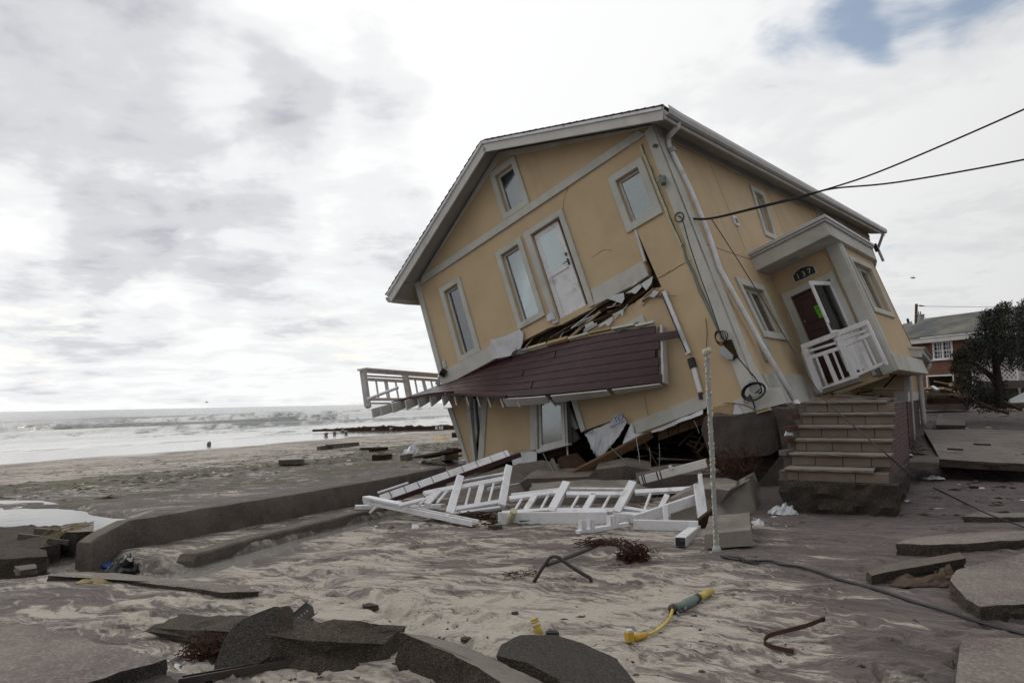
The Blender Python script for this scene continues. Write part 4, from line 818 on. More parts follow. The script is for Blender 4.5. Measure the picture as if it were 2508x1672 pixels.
for k in range(46):                                       # splinters, lath and torn wrap along the break
    x_ = random.uniform(-4.9, -1.25); n_ = -2.84-random.uniform(0, .42)*(1 if x_ > -3.8 else .8); L_ = random.uniform(.12, .75); an_ = random.gauss(.05, .28); a_ = FR.P(x_, n_, random.uniform(-.06, .05)); b_ = a_+V(math.cos(an_)*L_, random.uniform(-.08, .04), math.sin(an_)*L_); mb = MB(); mb.beam(a_, b_, random.uniform(.008, .045), random.uniform(.006, .02), (0, 1, 0), w2=.006); mb.build('splinter', random.choice([wooddark, wooddark, woodbrown, woodbrown, plywood, ragw, greywood]), house)
for k in range(26):
    x_ = random.uniform(-3.2, -.5); a_ = LF((1420+random.random()*300, 1060+random.random()*70), random.uniform(-.05, .5)); L_ = random.uniform(.15, .8); an_ = random.gauss(-.3, .6); b_ = a_+V(math.cos(an_)*L_, random.uniform(-.1, .2), math.sin(an_)*L_); mb = MB(); mb.beam(a_, b_, random.uniform(.01, .07), random.uniform(.008, .03), (0, 1, 0), w2=.01); mb.build('splinter', random.choice([wooddark, wooddark, wooddark, woodbrown, greywood]), house)

# ================================================================== collapsed deck
def pathpt(P, t_):
    n = len(P)-1; i = min(int(t_*n), n-1); return P[i].lerp(P[i+1], t_*n-i)
FE = smoothpath([D(908, 998, 17.7), D(1016, 973, 16.9), D(1130, 966, 16.1), D(1241, 972, 15.2), D(1440, 956, 14.3), D(1622, 935, 13.65)], 6)
BE = smoothpath([D(1050, 958, 18.9), D(1098, 930, 18.5), D(1165, 899, 17.5), D(1290, 862, 16.2), D(1450, 822, 15.0), D(1617, 794, 13.95)], 6)
deck = empty('collapsed_deck', G(1240, 1160)); setp(deck, 'collapsed maroon plank deck hanging twisted off the front of the tilted house', 'deck')
DKI = deck.matrix_basis.inverted()
def dko(o): o.parent = deck; o.matrix_parent_inverse = Matrix.Translation(-deck.location); return o
NR = 7
def dpt(t_, r_): return pathpt(FE, t_).lerp(pathpt(BE, t_), r_)
def dnrm(t_, r_):
    e = .01; a = dpt(min(t_+e, 1), r_)-dpt(max(t_-e, 0), r_); b = dpt(t_, min(r_+e, 1))-dpt(t_, max(r_-e, 0)); n = a.cross(b).normalized(); return n if n.z > 0 else -n
def plank(row, t0, t1, nseg=14, ext=0.):
    vs = []; fs = []; g = .006/1.1
    for i in range(nseg+1):
        t_ = t0+(t1-t0)*i/nseg
        for r_ in (row/NR+g, (row+1)/NR-g):
            p = dpt(t_, r_)
            if ext and i == nseg: p = p+(dpt(1, r_)-dpt(.97, r_)).normalized()*ext
            nn = dnrm(t_, r_); vs += [p+nn*.001*random.random(), p-nn*.028]
    for i in range(nseg):
        a = i*4; b = a+4; fs += [(a, a+2, b+2, b), (a+1, b+1, b+3, a+3), (a, b, b+1, a+1), (a+2, a+3, b+3, b+2)]
    fs += [(0, 1, 3, 2), (nseg*4, nseg*4+2, nseg*4+3, nseg*4+1)]
    dko(mk('plank', vs, fs, maroon))
for r_, cuts, ext in ((0, (.36, 1), 0), (1, (.10, .66, .985), 0), (2, (.02, .99), 0), (3, (.0, .62, .975), 0), (4, (.0, .995), .0), (5, (.0, .70, 1), .36), (6, (.0, .55, .98), 0)):
    for a, b in zip(cuts[:-1], cuts[1:]): plank(r_, a+.0015, b-.0015, max(4, int(16*(b-a))), ext if b > .96 else 0)
# front nosing on the left length
mb = MB(); nz = [pathpt(FE, t_)+dnrm(t_, .05)*.01 for t_ in np.linspace(.18, .60, 9)]
for a, b in zip(nz[:-1], nz[1:]): mb.beam(a, b, .10, .05, (0, 0, 1))
dko(mb.build('nosing_board', maroon))
for k in range(13):
    t_ = .0+.052*k; a, b = dpt(t_, .0), dpt(t_, .97); nn = dnrm(t_, .3); dwn = V(0, 0, -1).lerp(-nn, .6).normalized()
    mb = MB(); vs = [a+dwn*.035, b+dwn*.035, b+dwn*.24, a+dwn*.25]; sx = (pathpt(FE, min(t_+.02, 1))-pathpt(FE, max(t_-.02, 0))).normalized(); mb.prism(vs, sx*.045); dko(bevel(mb.build('joist', whitetrim), .004))
for k in range(4):
    t_ = .70+.095*k; a, b = dpt(t_, .03), dpt(t_, .97); nn = dnrm(t_, .3); mb = MB(); sx = (pathpt(FE, min(t_+.02, 1))-pathpt(FE, max(t_-.02, 0))).normalized(); mb.prism([a-nn*.03, b-nn*.03, b-nn*.22, a-nn*.22], sx*.045); dko(mb.build('joist', greywood))
def fascia(t0, t1, nm='fascia_board'):
    vs = []; fs = []; n = 6
    for i in range(n+1):
        t_ = t0+(t1-t0)*i/n; p = pathpt(FE, t_); nn = dnrm(t_, .02); dn = (pathpt(FE, t_)-pathpt(BE, t_)).normalized(); q = p+dn*.012-nn*.02
        vs += [q, q-nn*.22, q-nn*.22+dn*.025, q+dn*.025]
    for i in range(n): a = i*4; fs += [(a+j, a+(j+1) % 4, a+4+(j+1) % 4, a+4+j) for j in range(4)]
    fs += [(0, 1, 2, 3), (n*4, n*4+3, n*4+2, n*4+1)]; dko(mk(nm, vs, fs, whitetrim))
fascia(.585, .70); fascia(.712, .845); fascia(.857, .99)
nn = dnrm(.98, .5); a, b = dpt(.995, 0), dpt(.995, 1); ex = (dpt(1, .5)-dpt(.96, .5)).normalized()
mb = MB(); mb.prism([a-nn*.032, b-nn*.032, b-nn*.29, a-nn*.29], ex*.03); dko(bevel(mb.build('end_fascia', whitetrim), .004))
mb = MB(); mb.prism([a-nn*.031+ex*.031, b-nn*.031+ex*.031, b-nn*.09+ex*.031, a-nn*.10+ex*.031], ex*.012); dko(mb.build('flashing_strip', ragw))
# splintered ledger along the upper edge
for k in range(11):
    t0 = .30+.062*k; a, b = pathpt(BE, t0), pathpt(BE, t0+.058); nn = dnrm(t0, .95); o_ = V(0, 0, .02+.03*random.random()); mb = MB()
    mb.beam(a+nn*.02+o_, b+nn*.02+o_+V(0, 0, .02*random.random()), .03+.05*random.random(), .07+.05*random.random(), nn); dko(mb.build('splintered_ledger', random.choice([ragw, whitetrim, foam, plywood])))
# railing still standing on the seaward end
rl_ = dko(empty('railing', (0, 0, 0)))
def rb(name, a, b, wd, th, mat=white):
    mb = MB(); mb.beam(a, b, wd, th, (0, 0, 1)); o = bevel(mb.build(name, mat), .005); o.parent = rl_; return o
def RA(x, y, q): return D(*ZA(x, y), q)
da, db = 17.9, 20.6
def rdep(x): return da+(db-da)*(x-100)/1090
def RQ(x, y): return RA(x, y, rdep(x))
rb('handrail', RQ(150, 135), RQ(1190, 215), .13, .05); rb('handrail', RQ(55, 150), RQ(160, 130), .12, .05); rb('rail', RQ(150, 165), RQ(1185, 240), .05, .10)
rb('rail', RQ(160, 235), RQ(690, 265), .04, .05); rb('rail', RQ(170, 285), RQ(720, 315), .05, .08); rb('rail', RQ(760, 270), RQ(1170, 300), .05, .08)
rb('rail', RQ(210, 575), RQ(740, 575), .05, .08); rb('rail', RQ(220, 630), RQ(500, 630), .05, .05)
rb('post', RQ(110, 150), RQ(180, 670), .13, .13); rb('post', RQ(710, 190), RQ(785, 575), .13, .13)
for a, b, wd in (((300, 310), (335, 560), .04), ((440, 310), (480, 565), .09), ((580, 320), (625, 570), .04), ((860, 290), (895, 480), .04), ((975, 290), (1020, 470), .09), ((1090, 300), (1125, 460), .04)): rb('baluster', RQ(*a), RQ(*b), wd, .04)
mb = MB(); mb.tube([RA(185, 570, 17.6), RA(615, 405, 17.2)], .035, 10); o = mb.build('loose_rail', white); o.parent = rl_
rb('rotten_post_foot', RQ(165, 590), RQ(195, 690), .11, .12, foam)
mb = MB(); mb.beam(D(*ZA(1185, 350), 18.0), D(*ZA(1255, 210), 17.7), .10, .09, (0, 1, 0)); mb.beam(D(*ZA(1255, 215), 17.7), D(*ZA(1275, 165), 17.6), .13, .12, (0, 1, 0), 1); dko(mb.build('broken_handrail_end', [white, rubber]))

# ================================================================== front steps
SA = R(31.0); sa = V(math.sin(SA), math.cos(SA), 0); sb = V(math.cos(SA), -math.sin(SA), 0)
RIS, TRD, SWD = .170, .335, 1.20
S0 = D(2178.6, 1185, 9.08); z0 = S0.z
steps = empty('entrance_steps', (S0.x, S0.y, z0-.3)); setp(steps, 'tiled concrete entrance steps with a maroon brick side below the front door', 'steps')
def stp(o, par=None): o.parent = par or steps; o.matrix_parent_inverse = Matrix.Translation(-steps.location) if not par else Matrix.Identity(4); return o
def SPt(r_, b_, z_): return V(S0.x, S0.y, 0)+sa*r_-sb*b_+V(0, 0, z_)      # r: back, b: leftwards from the right edge
for k in range(6):
    zb = z0+RIS*k; rr_ = TRD*k; left = SWD+.0
    ends = [0, .36, .72, 1.06, left] if k % 2 == 0 else [0, .22, .56, .90, left]
    if k == 0: ends = [0, .38, 1.06, left]
    for a, b in zip(ends[:-1], ends[1:]):
        mb = MB(); j = random.uniform(-.003, .003); mb.prism([SPt(rr_+j, a+.003, zb+.004), SPt(rr_+j, b-.003, zb+.004), SPt(rr_+j, b-.003, zb+RIS-.045), SPt(rr_+j, a+.003, zb+RIS-.045)], sa*.04); stp(bevel(mb.build('riser_tile', tilem), .004))
    prof = [(.05, -.045), (-.035, -.045), (-.05, -.035), (-.055, -.02), (-.05, -.006), (-.038, 0), (.0, 0), (TRD+.04, 0), (TRD+.04, -.02), (.05, -.02)]
    b0 = .17 if k == 0 else (-.02 if k < 5 else .10); vs = []; n = len(prof); nl = 16
    for i in range(nl+1):
        bb = b0+(left+.02-b0)*i/nl
        for (r_, z_) in prof: vs.append(SPt(rr_+r_+(random.uniform(-.006, .006) if r_ < 0 else 0), bb, zb+RIS+z_+(random.uniform(-.002, .002))))
    fs = [(i*n+j, i*n+(j+1) % n, (i+1)*n+(j+1) % n, (i+1)*n+j) for i in range(nl) for j in range(n)]+[tuple(range(n)), tuple(range(nl*n, nl*n+n))]
    stp(mk('tread', vs, fs, treadm))
# core with the brick cheek: a stepped profile with brick UVs on the right-hand side
prof = [(.03, -.02)]
for k in range(6): prof += [(.03+TRD*k, RIS*(k+1)-.05), (.03+TRD*(k+1), RIS*(k+1)-.05)]
LAND = 4.6; prof = prof[:-1]+[(LAND, RIS*6-.05), (LAND, -.02)]
mb = MB(); mb.prism([SPt(r_, .012, z0+z_) for r_, z_ in prof], -sb*(SWD+.1)); stp(mb.build('concrete_core', concrete))
tri = tessellate_polygon([[V(r_, z_, 0) for r_, z_ in prof]]); cheek = []
o = mk('brick_cheek', [SPt(r_, .002, z0+z_) for r_, z_ in prof]+[SPt(r_, .010, z0+z_) for r_, z_ in prof], [tuple(x) for x in tri]+[(i, (i+1) % len(prof), len(prof)+(i+1) % len(prof), len(prof)+i) for i in range(len(prof))], brickmaroon)
uv = o.data.uv_layers.new(name='UVMap')
for lp in o.data.loops: i = lp.vertex_index % len(prof); uv.data[lp.index].uv = prof[i]
stp(o)
for a, b, c in ((TRD*5+.3, .1, 1.3), (TRD*5+.9, .05, .8), (TRD*5+1.5, .2, 1.1)):
    mb = MB(); mb.prism([SPt(a, b, z0+RIS*6-.01), SPt(a, b+c*.8, z0+RIS*6-.0), SPt(a+.5, b+c*.8, z0+RIS*6+.0), SPt(a+.5, b, z0+RIS*6-.01)], V(0, 0, .035)); stp(mb.build('landing_tile', tilem))
for k in range(5):
    mb = MB(); zb = z0+.34+.155*k; mb.beam(SPt(.36+.2*k, SWD+.02, zb), SPt(.40+.2*k, SWD+.12, zb), .2, .07, (0, 0, 1)); stp(mb.build('brick', random.choice([brickmaroon, rust, rootm, concrete])))
def chunk(name, top, thick, mat=None, label=None, cat='concrete', group=None, rough=.03, seg=.10, rings=4, taper=.0, parent=None, topmat=None, jag=.0, kind=None):
    """a broken slab: top outline (3-D points), thickness vector downwards, rough edges and a lightly uneven top"""
    top = [V(p) for p in top]; th = V(thick) if hasattr(thick, '__len__') else V(0, 0, -thick); P = []
    for a, b in zip(top, top[1:]+top[:1]):
        n = max(1, int((b-a).length/seg)); P += [a.lerp(b, i/n) for i in range(n)]
    ctr = sum(top, V(0, 0, 0))/len(top); n = len(P); seed = random.random()*50; vs = []; fs = []
    nrm = th.normalized()
    def nz(p, k, f=7.): return sn1(p.x*f+seed+k*3.1, (p.y+p.z*.7)*f+k*1.7)*2
    for k in range(rings+1):
        u = k/rings
        for p in P:
            outw = (p-ctr); outw -= nrm*outw.dot(nrm); outw.normalize(); e = rough*(.35 if k == 0 else 1.)
            vs.append(p+th*u+outw*(e*nz(p+th*u, k)-taper*u+jag*nz(p, 9, 2.5))+nrm*rough*.25*nz(p, 5+k))
    for k in range(rings):
        for i in range(n): fs.append((k*n+i, k*n+(i+1) % n, (k+1)*n+(i+1) % n, (k+1)*n+i))
    b0 = len(vs); ins = [.93, .75, .5, .22]; prev = list(range(n)); ntop = len(fs)
    for f_ in ins:
        cur = []
        for p in P:
            q = ctr+(p-ctr)*f_; cur.append(len(vs)); vs.append(q+nrm*(-rough*.22*nz(q, 2, 4.)-.0))
        for i in range(n): fs.append((prev[i], prev[(i+1) % n], cur[(i+1) % n], cur[i]))
        prev = cur
    vs.append(ctr); c = len(vs)-1
    for i in range(n): fs.append((prev[i], prev[(i+1) % n], c))
    ne = len(fs); fs.append(tuple(range(rings*n, rings*n+n)))
    m_ = [mat or concrete, topmat or mat or concrete]; zc = min(v_.z for v_ in vs); o = mk(name, [v_-V(ctr.x, ctr.y, zc) for v_ in vs], fs, m_)
    mi = [0]*ntop+[1]*(ne-ntop)+[0]; o.data.polygons.foreach_set('material_index', mi)
    o.data.polygons.foreach_set('use_smooth', [rough > .02]*len(mi)); o.data.set_sharp_from_angle(angle=R(38))
    o.location = (ctr.x, ctr.y, zc)
    if parent: o.parent = parent; o.matrix_parent_inverse = parent.matrix_world.inverted() if parent.type != 'EMPTY' else Matrix.Translation(-parent.location)
    if label: setp(o, label, cat, group)
    return o
chunk('footing', [SPt(-.08, -.10, z0), SPt(-.06, SWD*.6, z0), SPt(-.04, SWD+.12, z0), SPt(1.4, SWD+.1, z0), SPt(LAND*.5, .3, z0), SPt(LAND*.5, -.12, z0)], (0, 0, -.42), concrough, rough=.08, taper=.10, parent=steps, rings=6, seg=.07)
setp(chunk('fallen_plank', [SPt(1.95, .25, z0+RIS*6+.05), SPt(2.0, .85, z0+RIS*6+.10), SPt(2.1, .85, z0+RIS*6+.10), SPt(2.05, .25, z0+RIS*6+.05)], .03, greywood, rough=.004), 'thin grey plank lying on the porch landing behind the steps', 'plank')

# ================================================================== rear annex behind the steps (upright)
AX = 9.0; AB = .21; an = empty('rear_annex', SPt(AX, AB, .5)); setp(an, 'small upright yellow annex with white gutter and maroon brick base behind the steps', 'annex')
def ann(o): o.parent = an; o.matrix_parent_inverse = Matrix.Translation(-an.location); return o
def AP(r_, b_, z_): return SPt(r_, b_+AB, z_)
ALEN = 6.0
mb = MB(); mb.prism([AP(AX, .0, 1.5), AP(AX+ALEN, 0, 1.5), AP(AX+ALEN, 0, 2.5), AP(AX, 0, 2.5)], -sb*1.6); ann(mb.build('wall', stucco))
mb = MB(); mb.prism([AP(AX-.02, -.03, 1.36), AP(AX+ALEN, -.03, 1.36), AP(AX+ALEN, -.03, 1.58), AP(AX-.02, -.03, 1.58)], -sb*.3); ann(mb.build('water_table', whitetrim))
o = mk('brick_base', [AP(AX+.02, 0, .2), AP(AX+ALEN, 0, .2), AP(AX+ALEN, 0, 1.37), AP(AX+.02, 0, 1.37), AP(AX+.02, .3, .2), AP(AX+ALEN, .3, .2), AP(AX+ALEN, .3, 1.37), AP(AX+.02, .3, 1.37)], [(0, 1, 2, 3), (0, 3, 7, 4), (1, 5, 6, 2), (4, 7, 6, 5)], brickmaroon); uv = o.data.uv_layers.new(name='UVMap')
cc_ = [(0, 0), (ALEN, 0), (ALEN, 1.17), (0, 1.17)]*2
for lp in o.data.loops: uv.data[lp.index].uv = cc_[lp.vertex_index]
ann(o)
mb = MB(); mb.prism([AP(AX-.25, -.26, 2.44), AP(AX-.25, 1.6, 2.75), AP(AX-.25, 1.6, 2.9), AP(AX-.25, -.26, 2.58)], sa*(ALEN+.3)); ann(mb.build('roof', gutterm))
mb = MB(); mb.beam(AP(AX-.28, -.33, 2.50), AP(AX+ALEN, -.33, 2.50), .13, .13, (0, 0, 1)); mb.beam(AP(AX-.28, -.36, 2.57), AP(AX+ALEN, -.36, 2.57), .18, .03, (0, 0, 1)); ann(bevel(mb.build('gutter', gutterm), .02, 2))
mb = MB(); mb.beam(AP(AX-.28, -.38, 2.46), AP(AX-.28, 1.5, 2.66), .05, .20, (0, 0, 1)); mb.beam(AP(AX-.31, -.40, 2.56), AP(AX-.31, 1.5, 2.76), .06, .05, (0, 0, 1)); ann(mb.build('fascia', whitetrim))
mb = MB(); mb.tube(smoothpath([AP(AX+5.6, -.36, 2.42), AP(AX+5.6, -.26, 2.2), AP(AX+5.6, -.10, 2.08), AP(AX+5.6, -.10, 1.5), AP(AX+5.6, -.12, .55)], 3), .07, 8); ann(mb.build('downspout', whitetrim, None, True))
mb = MB(); mb.tube([AP(AX+.9, -.05, 2.4), AP(AX+.9, -.06, .4)], .03, 8); ann(mb.build('drain_pipe', gutterm))
mb = MB(); mb.beam(AP(AX+.02, -.02, 1.58), AP(AX+.02, -.02, 2.45), .12, .05, sa); ann(mb.build('corner_trim', whitetrim))

# ================================================================== foundation lumps and slabs under the house
def block(name, face, dep, back, mat, label, rough=.04, cat='concrete', seg=.14, rings=5, topmat=None, tilt=0., group=None):
    """front outline measured at a distance, carried back through the lump"""
    P = [D(px, py, dep if not isinstance(dep, (list, tuple)) else dep[i]) for i, (px, py) in enumerate(face)]
    bk = V(*back); return chunk(name, P, bk, mat, label, cat, group, rough, seg, rings, topmat=topmat)
bdir = hv*1.0
block('foundation_block', [(1716, 1052), (1726, 1020), (1800, 1018), (1893, 1000), (1908, 1098), (1890, 1113), (1830, 1120), (1765, 1126), (1735, 1105)], 12.9, bdir*1.1+V(0, 0, .1), concrete, 'big broken foundation block jammed under the near house corner', .04)
block('foundation_block', [(1758, 1127), (1895, 1113), (1900, 1145), (1862, 1185), (1800, 1178), (1770, 1150)], 13.1, bdir*.9, concrough, 'dark broken footing lump below the big foundation block', .07)
block('foundation_pier', [(1898, 1000), (1940, 1000), (1938, 1085), (1928, 1110), (1850, 1192), (1860, 1240), (1935, 1242), (1952, 1100), (1955, 1000)], 12.4, bdir*.8, concrete, 'tall dark concrete pier split by a diagonal crack beside the steps', .03)
block('concrete_boulder', [(1640, 1222), (1700, 1195), (1786, 1200), (1830, 1178), (1848, 1235), (1850, 1270), (1790, 1300), (1642, 1300)], [9.6, 9.9, 9.5, 10.2, 10.0, 9.8, 9.2, 9.3], V(.35, .75, .05), concrete2, 'large tilted concrete block behind the foam-crusted pole', .04, 'block')
block('concrete_boulder', [(1726, 1308), (1838, 1297), (1846, 1336), (1724, 1344)], [7.6, 7.62, 7.55, 7.52], V(.34, 1.1, .01), concrete2, 'squat rectangular concrete block at the foot of the pole', .014, 'block')
block('concrete_slab', [(1272, 1183), (1290, 1172), (1458, 1166), (1459, 1150), (1534, 1140), (1595, 1150), (1575, 1180), (1460, 1188), (1290, 1206)], 12.2, V(.2, 1.2, .04), concrete, 'long concrete slab lying at the mouth of the cavity under the house', .025, 'slab')
block('concrete_slab', [(1560, 1178), (1660, 1162), (1770, 1160), (1782, 1180), (1740, 1200), (1560, 1200)], 11.6, V(.1, .8, .1), concrete, 'flat concrete slab behind the fallen railing near the pole', .025, 'slab')
block('concrete_slab', [(1290, 1215), (1430, 1205), (1560, 1206), (1600, 1225), (1590, 1262), (1300, 1262)], 10.9, V(.1, .8, .1), concrete2, 'low concrete slab showing through the fallen balusters', .03, 'slab')
block('earth_bank', [(1030, 1215), (1120, 1180), (1240, 1140), (1330, 1125), (1420, 1150), (1440, 1200), (1300, 1235), (1080, 1240)], [12.4, 12.8, 13.4, 14, 14, 13.0, 12.0, 11.8], V(.3, 1.2, -.2), greywood, 'grey-brown earth bank spilling from under the torn lower wall', .05, 'earth')
for nm, a, b, da_, db_, wd, mat, lab in (('timber_beam', ZC(900, 1225), ZC(2080, 610), 12.8, 13.9, .11, woodbrown, 'long brown timber beam propped diagonally under the lower front wall'), ('timber_beam', ZC(830, 1228), ZC(1280, 1100), 13.0, 13.3, .07, woodbrown, 'thin brown timber lying behind the propped beam'), ('timber_stud', ZC(660, 975), ZC(760, 1240), 13.4, 12.9, .06, greywood, 'dark upright stud under the lower window')):
    mb = MB(); mb.beam(D(*a, da_), D(*b, db_), wd, wd*1.3, (0, 0, 1)); setp(bevel(mb.build(nm, mat), .006), lab, 'timber')
mb = MB(); mb.prism([D(*ZC(730, 960), 13.6), D(*ZC(960, 900), 13.9), D(*ZC(1130, 1080), 13.6), D(*ZC(800, 1210), 13.2)], V(.1, .25, .02)); setp(mb.build('dark_cabinet', wooddark), 'dark rotten wooden box under the lower window', 'box')

# ================================================================== fallen white railings
RCOL = white
def Y1(x, y): return (860+.18707*x, 1080+.18707*y)
def Y2(x, y): return (1220+.2381*x, 1120+.2381*y)
def rail_thing(name, label, Zf, pln, items, extra=None):
    """pln: two measured points on the ground line and the lean of the panel; items are measured on that panel"""
    (g0, g1), lean, dirn = pln; A = G(*g0); B = G(*g1); ax = (B-A).normalized(); upv = (V(0, 0, 1)*math.cos(lean)+V(-ax.y, ax.x, 0).normalized()*math.sin(lean)); nrm = ax.cross(upv).normalized(); A = A+nrm*.0+V(0, 0, .06)
    def Q(p):
        d = V(ray(*Zf(*p))); e = V(EYEP); return e+d*((A-e).dot(nrm)/d.dot(nrm))
    root = empty(name, A); setp(root, label, 'railing')
    for (nm, a, b, wd, th) in items:
        mb = MB(); p_, q_ = Q(a), Q(b)
        if nm in ('rail', 'baluster') and wd <= .042: mb.tube([p_, q_], wd*.5, 8)
        else: mb.beam(p_, q_, wd, th, nrm)
        o = bevel(mb.build(nm, RCOL, None, False), .005); o.parent = root; o.matrix_parent_inverse = Matrix.Translation(-A)
    return root, Q
I1 = [('post', (1425, 480), (1280, 975), .11, .10), ('post', (2060, 345), (1965, 865), .11, .10), ('rail', (1430, 525), (2030, 415), .04, .04), ('rail', (1440, 580), (2010, 468), .04, .04), ('rail', (1405, 615), (2010, 500), .075, .05), ('rail', (1315, 905), (1950, 800), .08, .06), ('rail', (1310, 960), (1945, 872), .045, .05), ('baluster', (1555, 615), (1490, 870), .04, .04), ('baluster', (1710, 575), (1640, 840), .08, .05), ('baluster', (1865, 555), (1800, 815), .04, .04),
      ('rail', (960, 690), (1400, 600), .085, .05), ('baluster', (1055, 690), (890, 830), .04, .04), ('baluster', (1150, 650), (985, 830), .08, .05), ('baluster', (1265, 640), (1120, 812), .04, .04), ('rail', (620, 850), (960, 765), .06, .05)]
rail_thing('fallen_railing', 'white railing section with two posts lying under the striped strip', Y1, (((1099, 1266), (1228, 1250)), R(62), 1), I1)
I2 = [('post', (705, 270), (540, 575), .11, .10), ('post', (1385, 268), (1215, 580), .11, .10), ('rail', (135, 382), (660, 320), .04, .04), ('rail', (120, 425), (665, 350), .085, .05), ('rail', (735, 318), (1330, 325), .04, .04), ('rail', (700, 378), (1300, 378), .085, .05), ('rail', (40, 575), (530, 540), .06, .05), ('rail', (575, 555), (1200, 555), .09, .06), ('baluster', (250, 415), (170, 545), .04, .04), ('baluster', (385, 385), (285, 545), .08, .05), ('baluster', (520, 380), (440, 530), .04, .04), ('baluster', (830, 390), (750, 530), .04, .04), ('baluster', (985, 380), (895, 535), .08, .05), ('baluster', (1150, 390), (1070, 535), .04, .04),
      ('rail', (1405, 360), (2040, 325), .09, .05), ('baluster', (1570, 365), (1505, 545), .04, .04), ('baluster', (1740, 390), (1670, 530), .075, .05), ('baluster', (1885, 380), (1855, 605), .04, .04), ('rail', (1285, 522), (1570, 565), .06, .05), ('rail', (1260, 575), (1900, 625), .045, .05), ('rail', (1560, 580), (2000, 650), .05, .05)]
rail_thing('fallen_railing', 'long white railing with ladder-like balusters lying in front of the cavity', Y2, (((1348, 1262), (1512, 1262)), R(60), 1), I2)
def ground_board(name, a, b, Zf, wd, th, mat, label, dz=.03, cat='board', za=None, zb_=None, up=(0, 0, 1), mi=None):
    A = G(*Zf(*a), za if za is not None else dz); B = G(*Zf(*b), zb_ if zb_ is not None else dz); mb = MB(); mb.beam(A, B, wd, th, up); return setp(bevel(mb.build(name, mat), .005), label, cat)
SRC = lambda x, y: (x, y)
ground_board('fascia_plank', (0, 625), (1120, 620), Y2, .04, .15, white, 'long white fascia plank lying in front of the ladder-like railing', .07)
ground_board('fascia_plank', (1180, 612), (1420, 628), Y2, .04, .11, white, 'short white plank butting the end of the long fascia plank', .06)
ground_board('white_plank', (1395, 690), (2060, 705), Y2, .05, .12, white, 'white plank on the sand below the slanting board near the pole', .06)
mb = MB(); mb.beam(D(*Y2(1405, 645), 9.15), D(*Y2(2050, 425), 9.55), .05, .13, (0, 0, 1)); setp(bevel(mb.build('white_plank', white), .005), 'slanting white plank with round fixing holes near the pole', 'board')
for x, y, dd in ((1565, 595, 9.2), (1885, 480, 9.42)):
    pass
mb = MB(); mb.beam(D(*Y2(2060, 280), 9.55), D(*Y2(2112, 670), 9.2), .125, .05, (0, 1, 0)); mb.beam(D(*Y2(2075, 170), 9.7), D(*Y2(2090, 300), 9.62), .05, .05, (0, 1, 0)); setp(bevel(mb.build('white_post', white), .005), 'upright white board leaning beside the pole', 'board')
mb = MB(); mb.beam(D(*Y2(1715, 490), 9.2), D(*Y2(1728, 665), 9.1), .055, .05, (0, 1, 0)); setp(bevel(mb.build('white_stub', white), .005), 'short upright white baluster stub under the slanting plank', 'baluster')
A = G(*Y2(1875, 865), .06); B = D(*Y2(2050, 725), 8.9); dirn = (B-A).normalized(); mb = MB(); mb.beam(A, B, .12, .10, (0, 0, 1)); o = setp(bevel(mb.build('hollow_post', white), .006), 'hollow white post pointing at the camera with a dark open end', 'post')
mb = MB(); mb.beam(A-dirn*.02, A+dirn*.02, .10, .085, (0, 0, 1)); mb.beam(A-dirn*.05+V(.03, 0, .02), A, .04, .03, (0, 0, 1)); q_ = mb.build('hollow_shade_plug', bagblack); q_.parent = o  # black plug painted in for the shade inside the hollow post
mb = MB(); mb.beam(D(*Y2(2050, 705), 8.75), D(*Y2(2215, 575), 8.95), .05, .13, (0, 0, 1)); setp(mb.build('dark_board', wooddark), 'dark splintered board against the foot of the pole', 'board')
# beam with slots, leaning
mb = MB(); a, b = D(*Y2(1465, 235), 11.2), D(*Y2(2150, 55), 10.6); dirn = (b-a); mb.beam(a, b, .06, .125, (0, 0, 1)); o = setp(bevel(mb.build('slotted_beam', whitetrim), .006), 'off-white slotted beam leaning up behind the fallen railing', 'beam')
for t_ in (.04, .07, .27, .32): mb = MB(); mb.beam(a+dirn*t_, a+dirn*(t_+.018), .066, .135, (0, 0, 1)); c_ = mb.build('slot_band', darkmetal); c_.parent = o
mb = MB(); mb.beam(b-dirn.normalized()*.03, b+dirn.normalized()*.12, .05, .09, (0, 0, 1)); c_ = mb.build('splintered_end', woodbrown); c_.parent = o
mb = MB(); mb.beam(D(*Y2(1760, 80), 10.9), D(*Y2(1790, 118), 10.88), .05, .04, (0, 0, 1)); setp(mb.build('white_offcut', white), 'small white offcut perched on the slotted beam', 'offcut')
# bracket board
A, B = G(*Y2(815, 770), .02), G(*Y2(1330, 685), .02); dirn = (B-A); mb = MB(); mb.beam(A, B, .07, .05, (0, 0, 1)); o = setp(bevel(mb.build('bracket_board', white), .004), 'small white board with three upright brackets on the sand', 'board')
for t_ in (.06, .22, .62, .70):
    mb = MB(); p_ = A+dirn*t_; mb.beam(p_+V(0, 0, .02), p_+V(0, 0, .14), .07, .012, dirn); mb.beam(p_+V(.05, 0, .02), p_+V(.05, 0, .13), .012, .05, dirn); c_ = mb.build('bracket', white); c_.parent = o
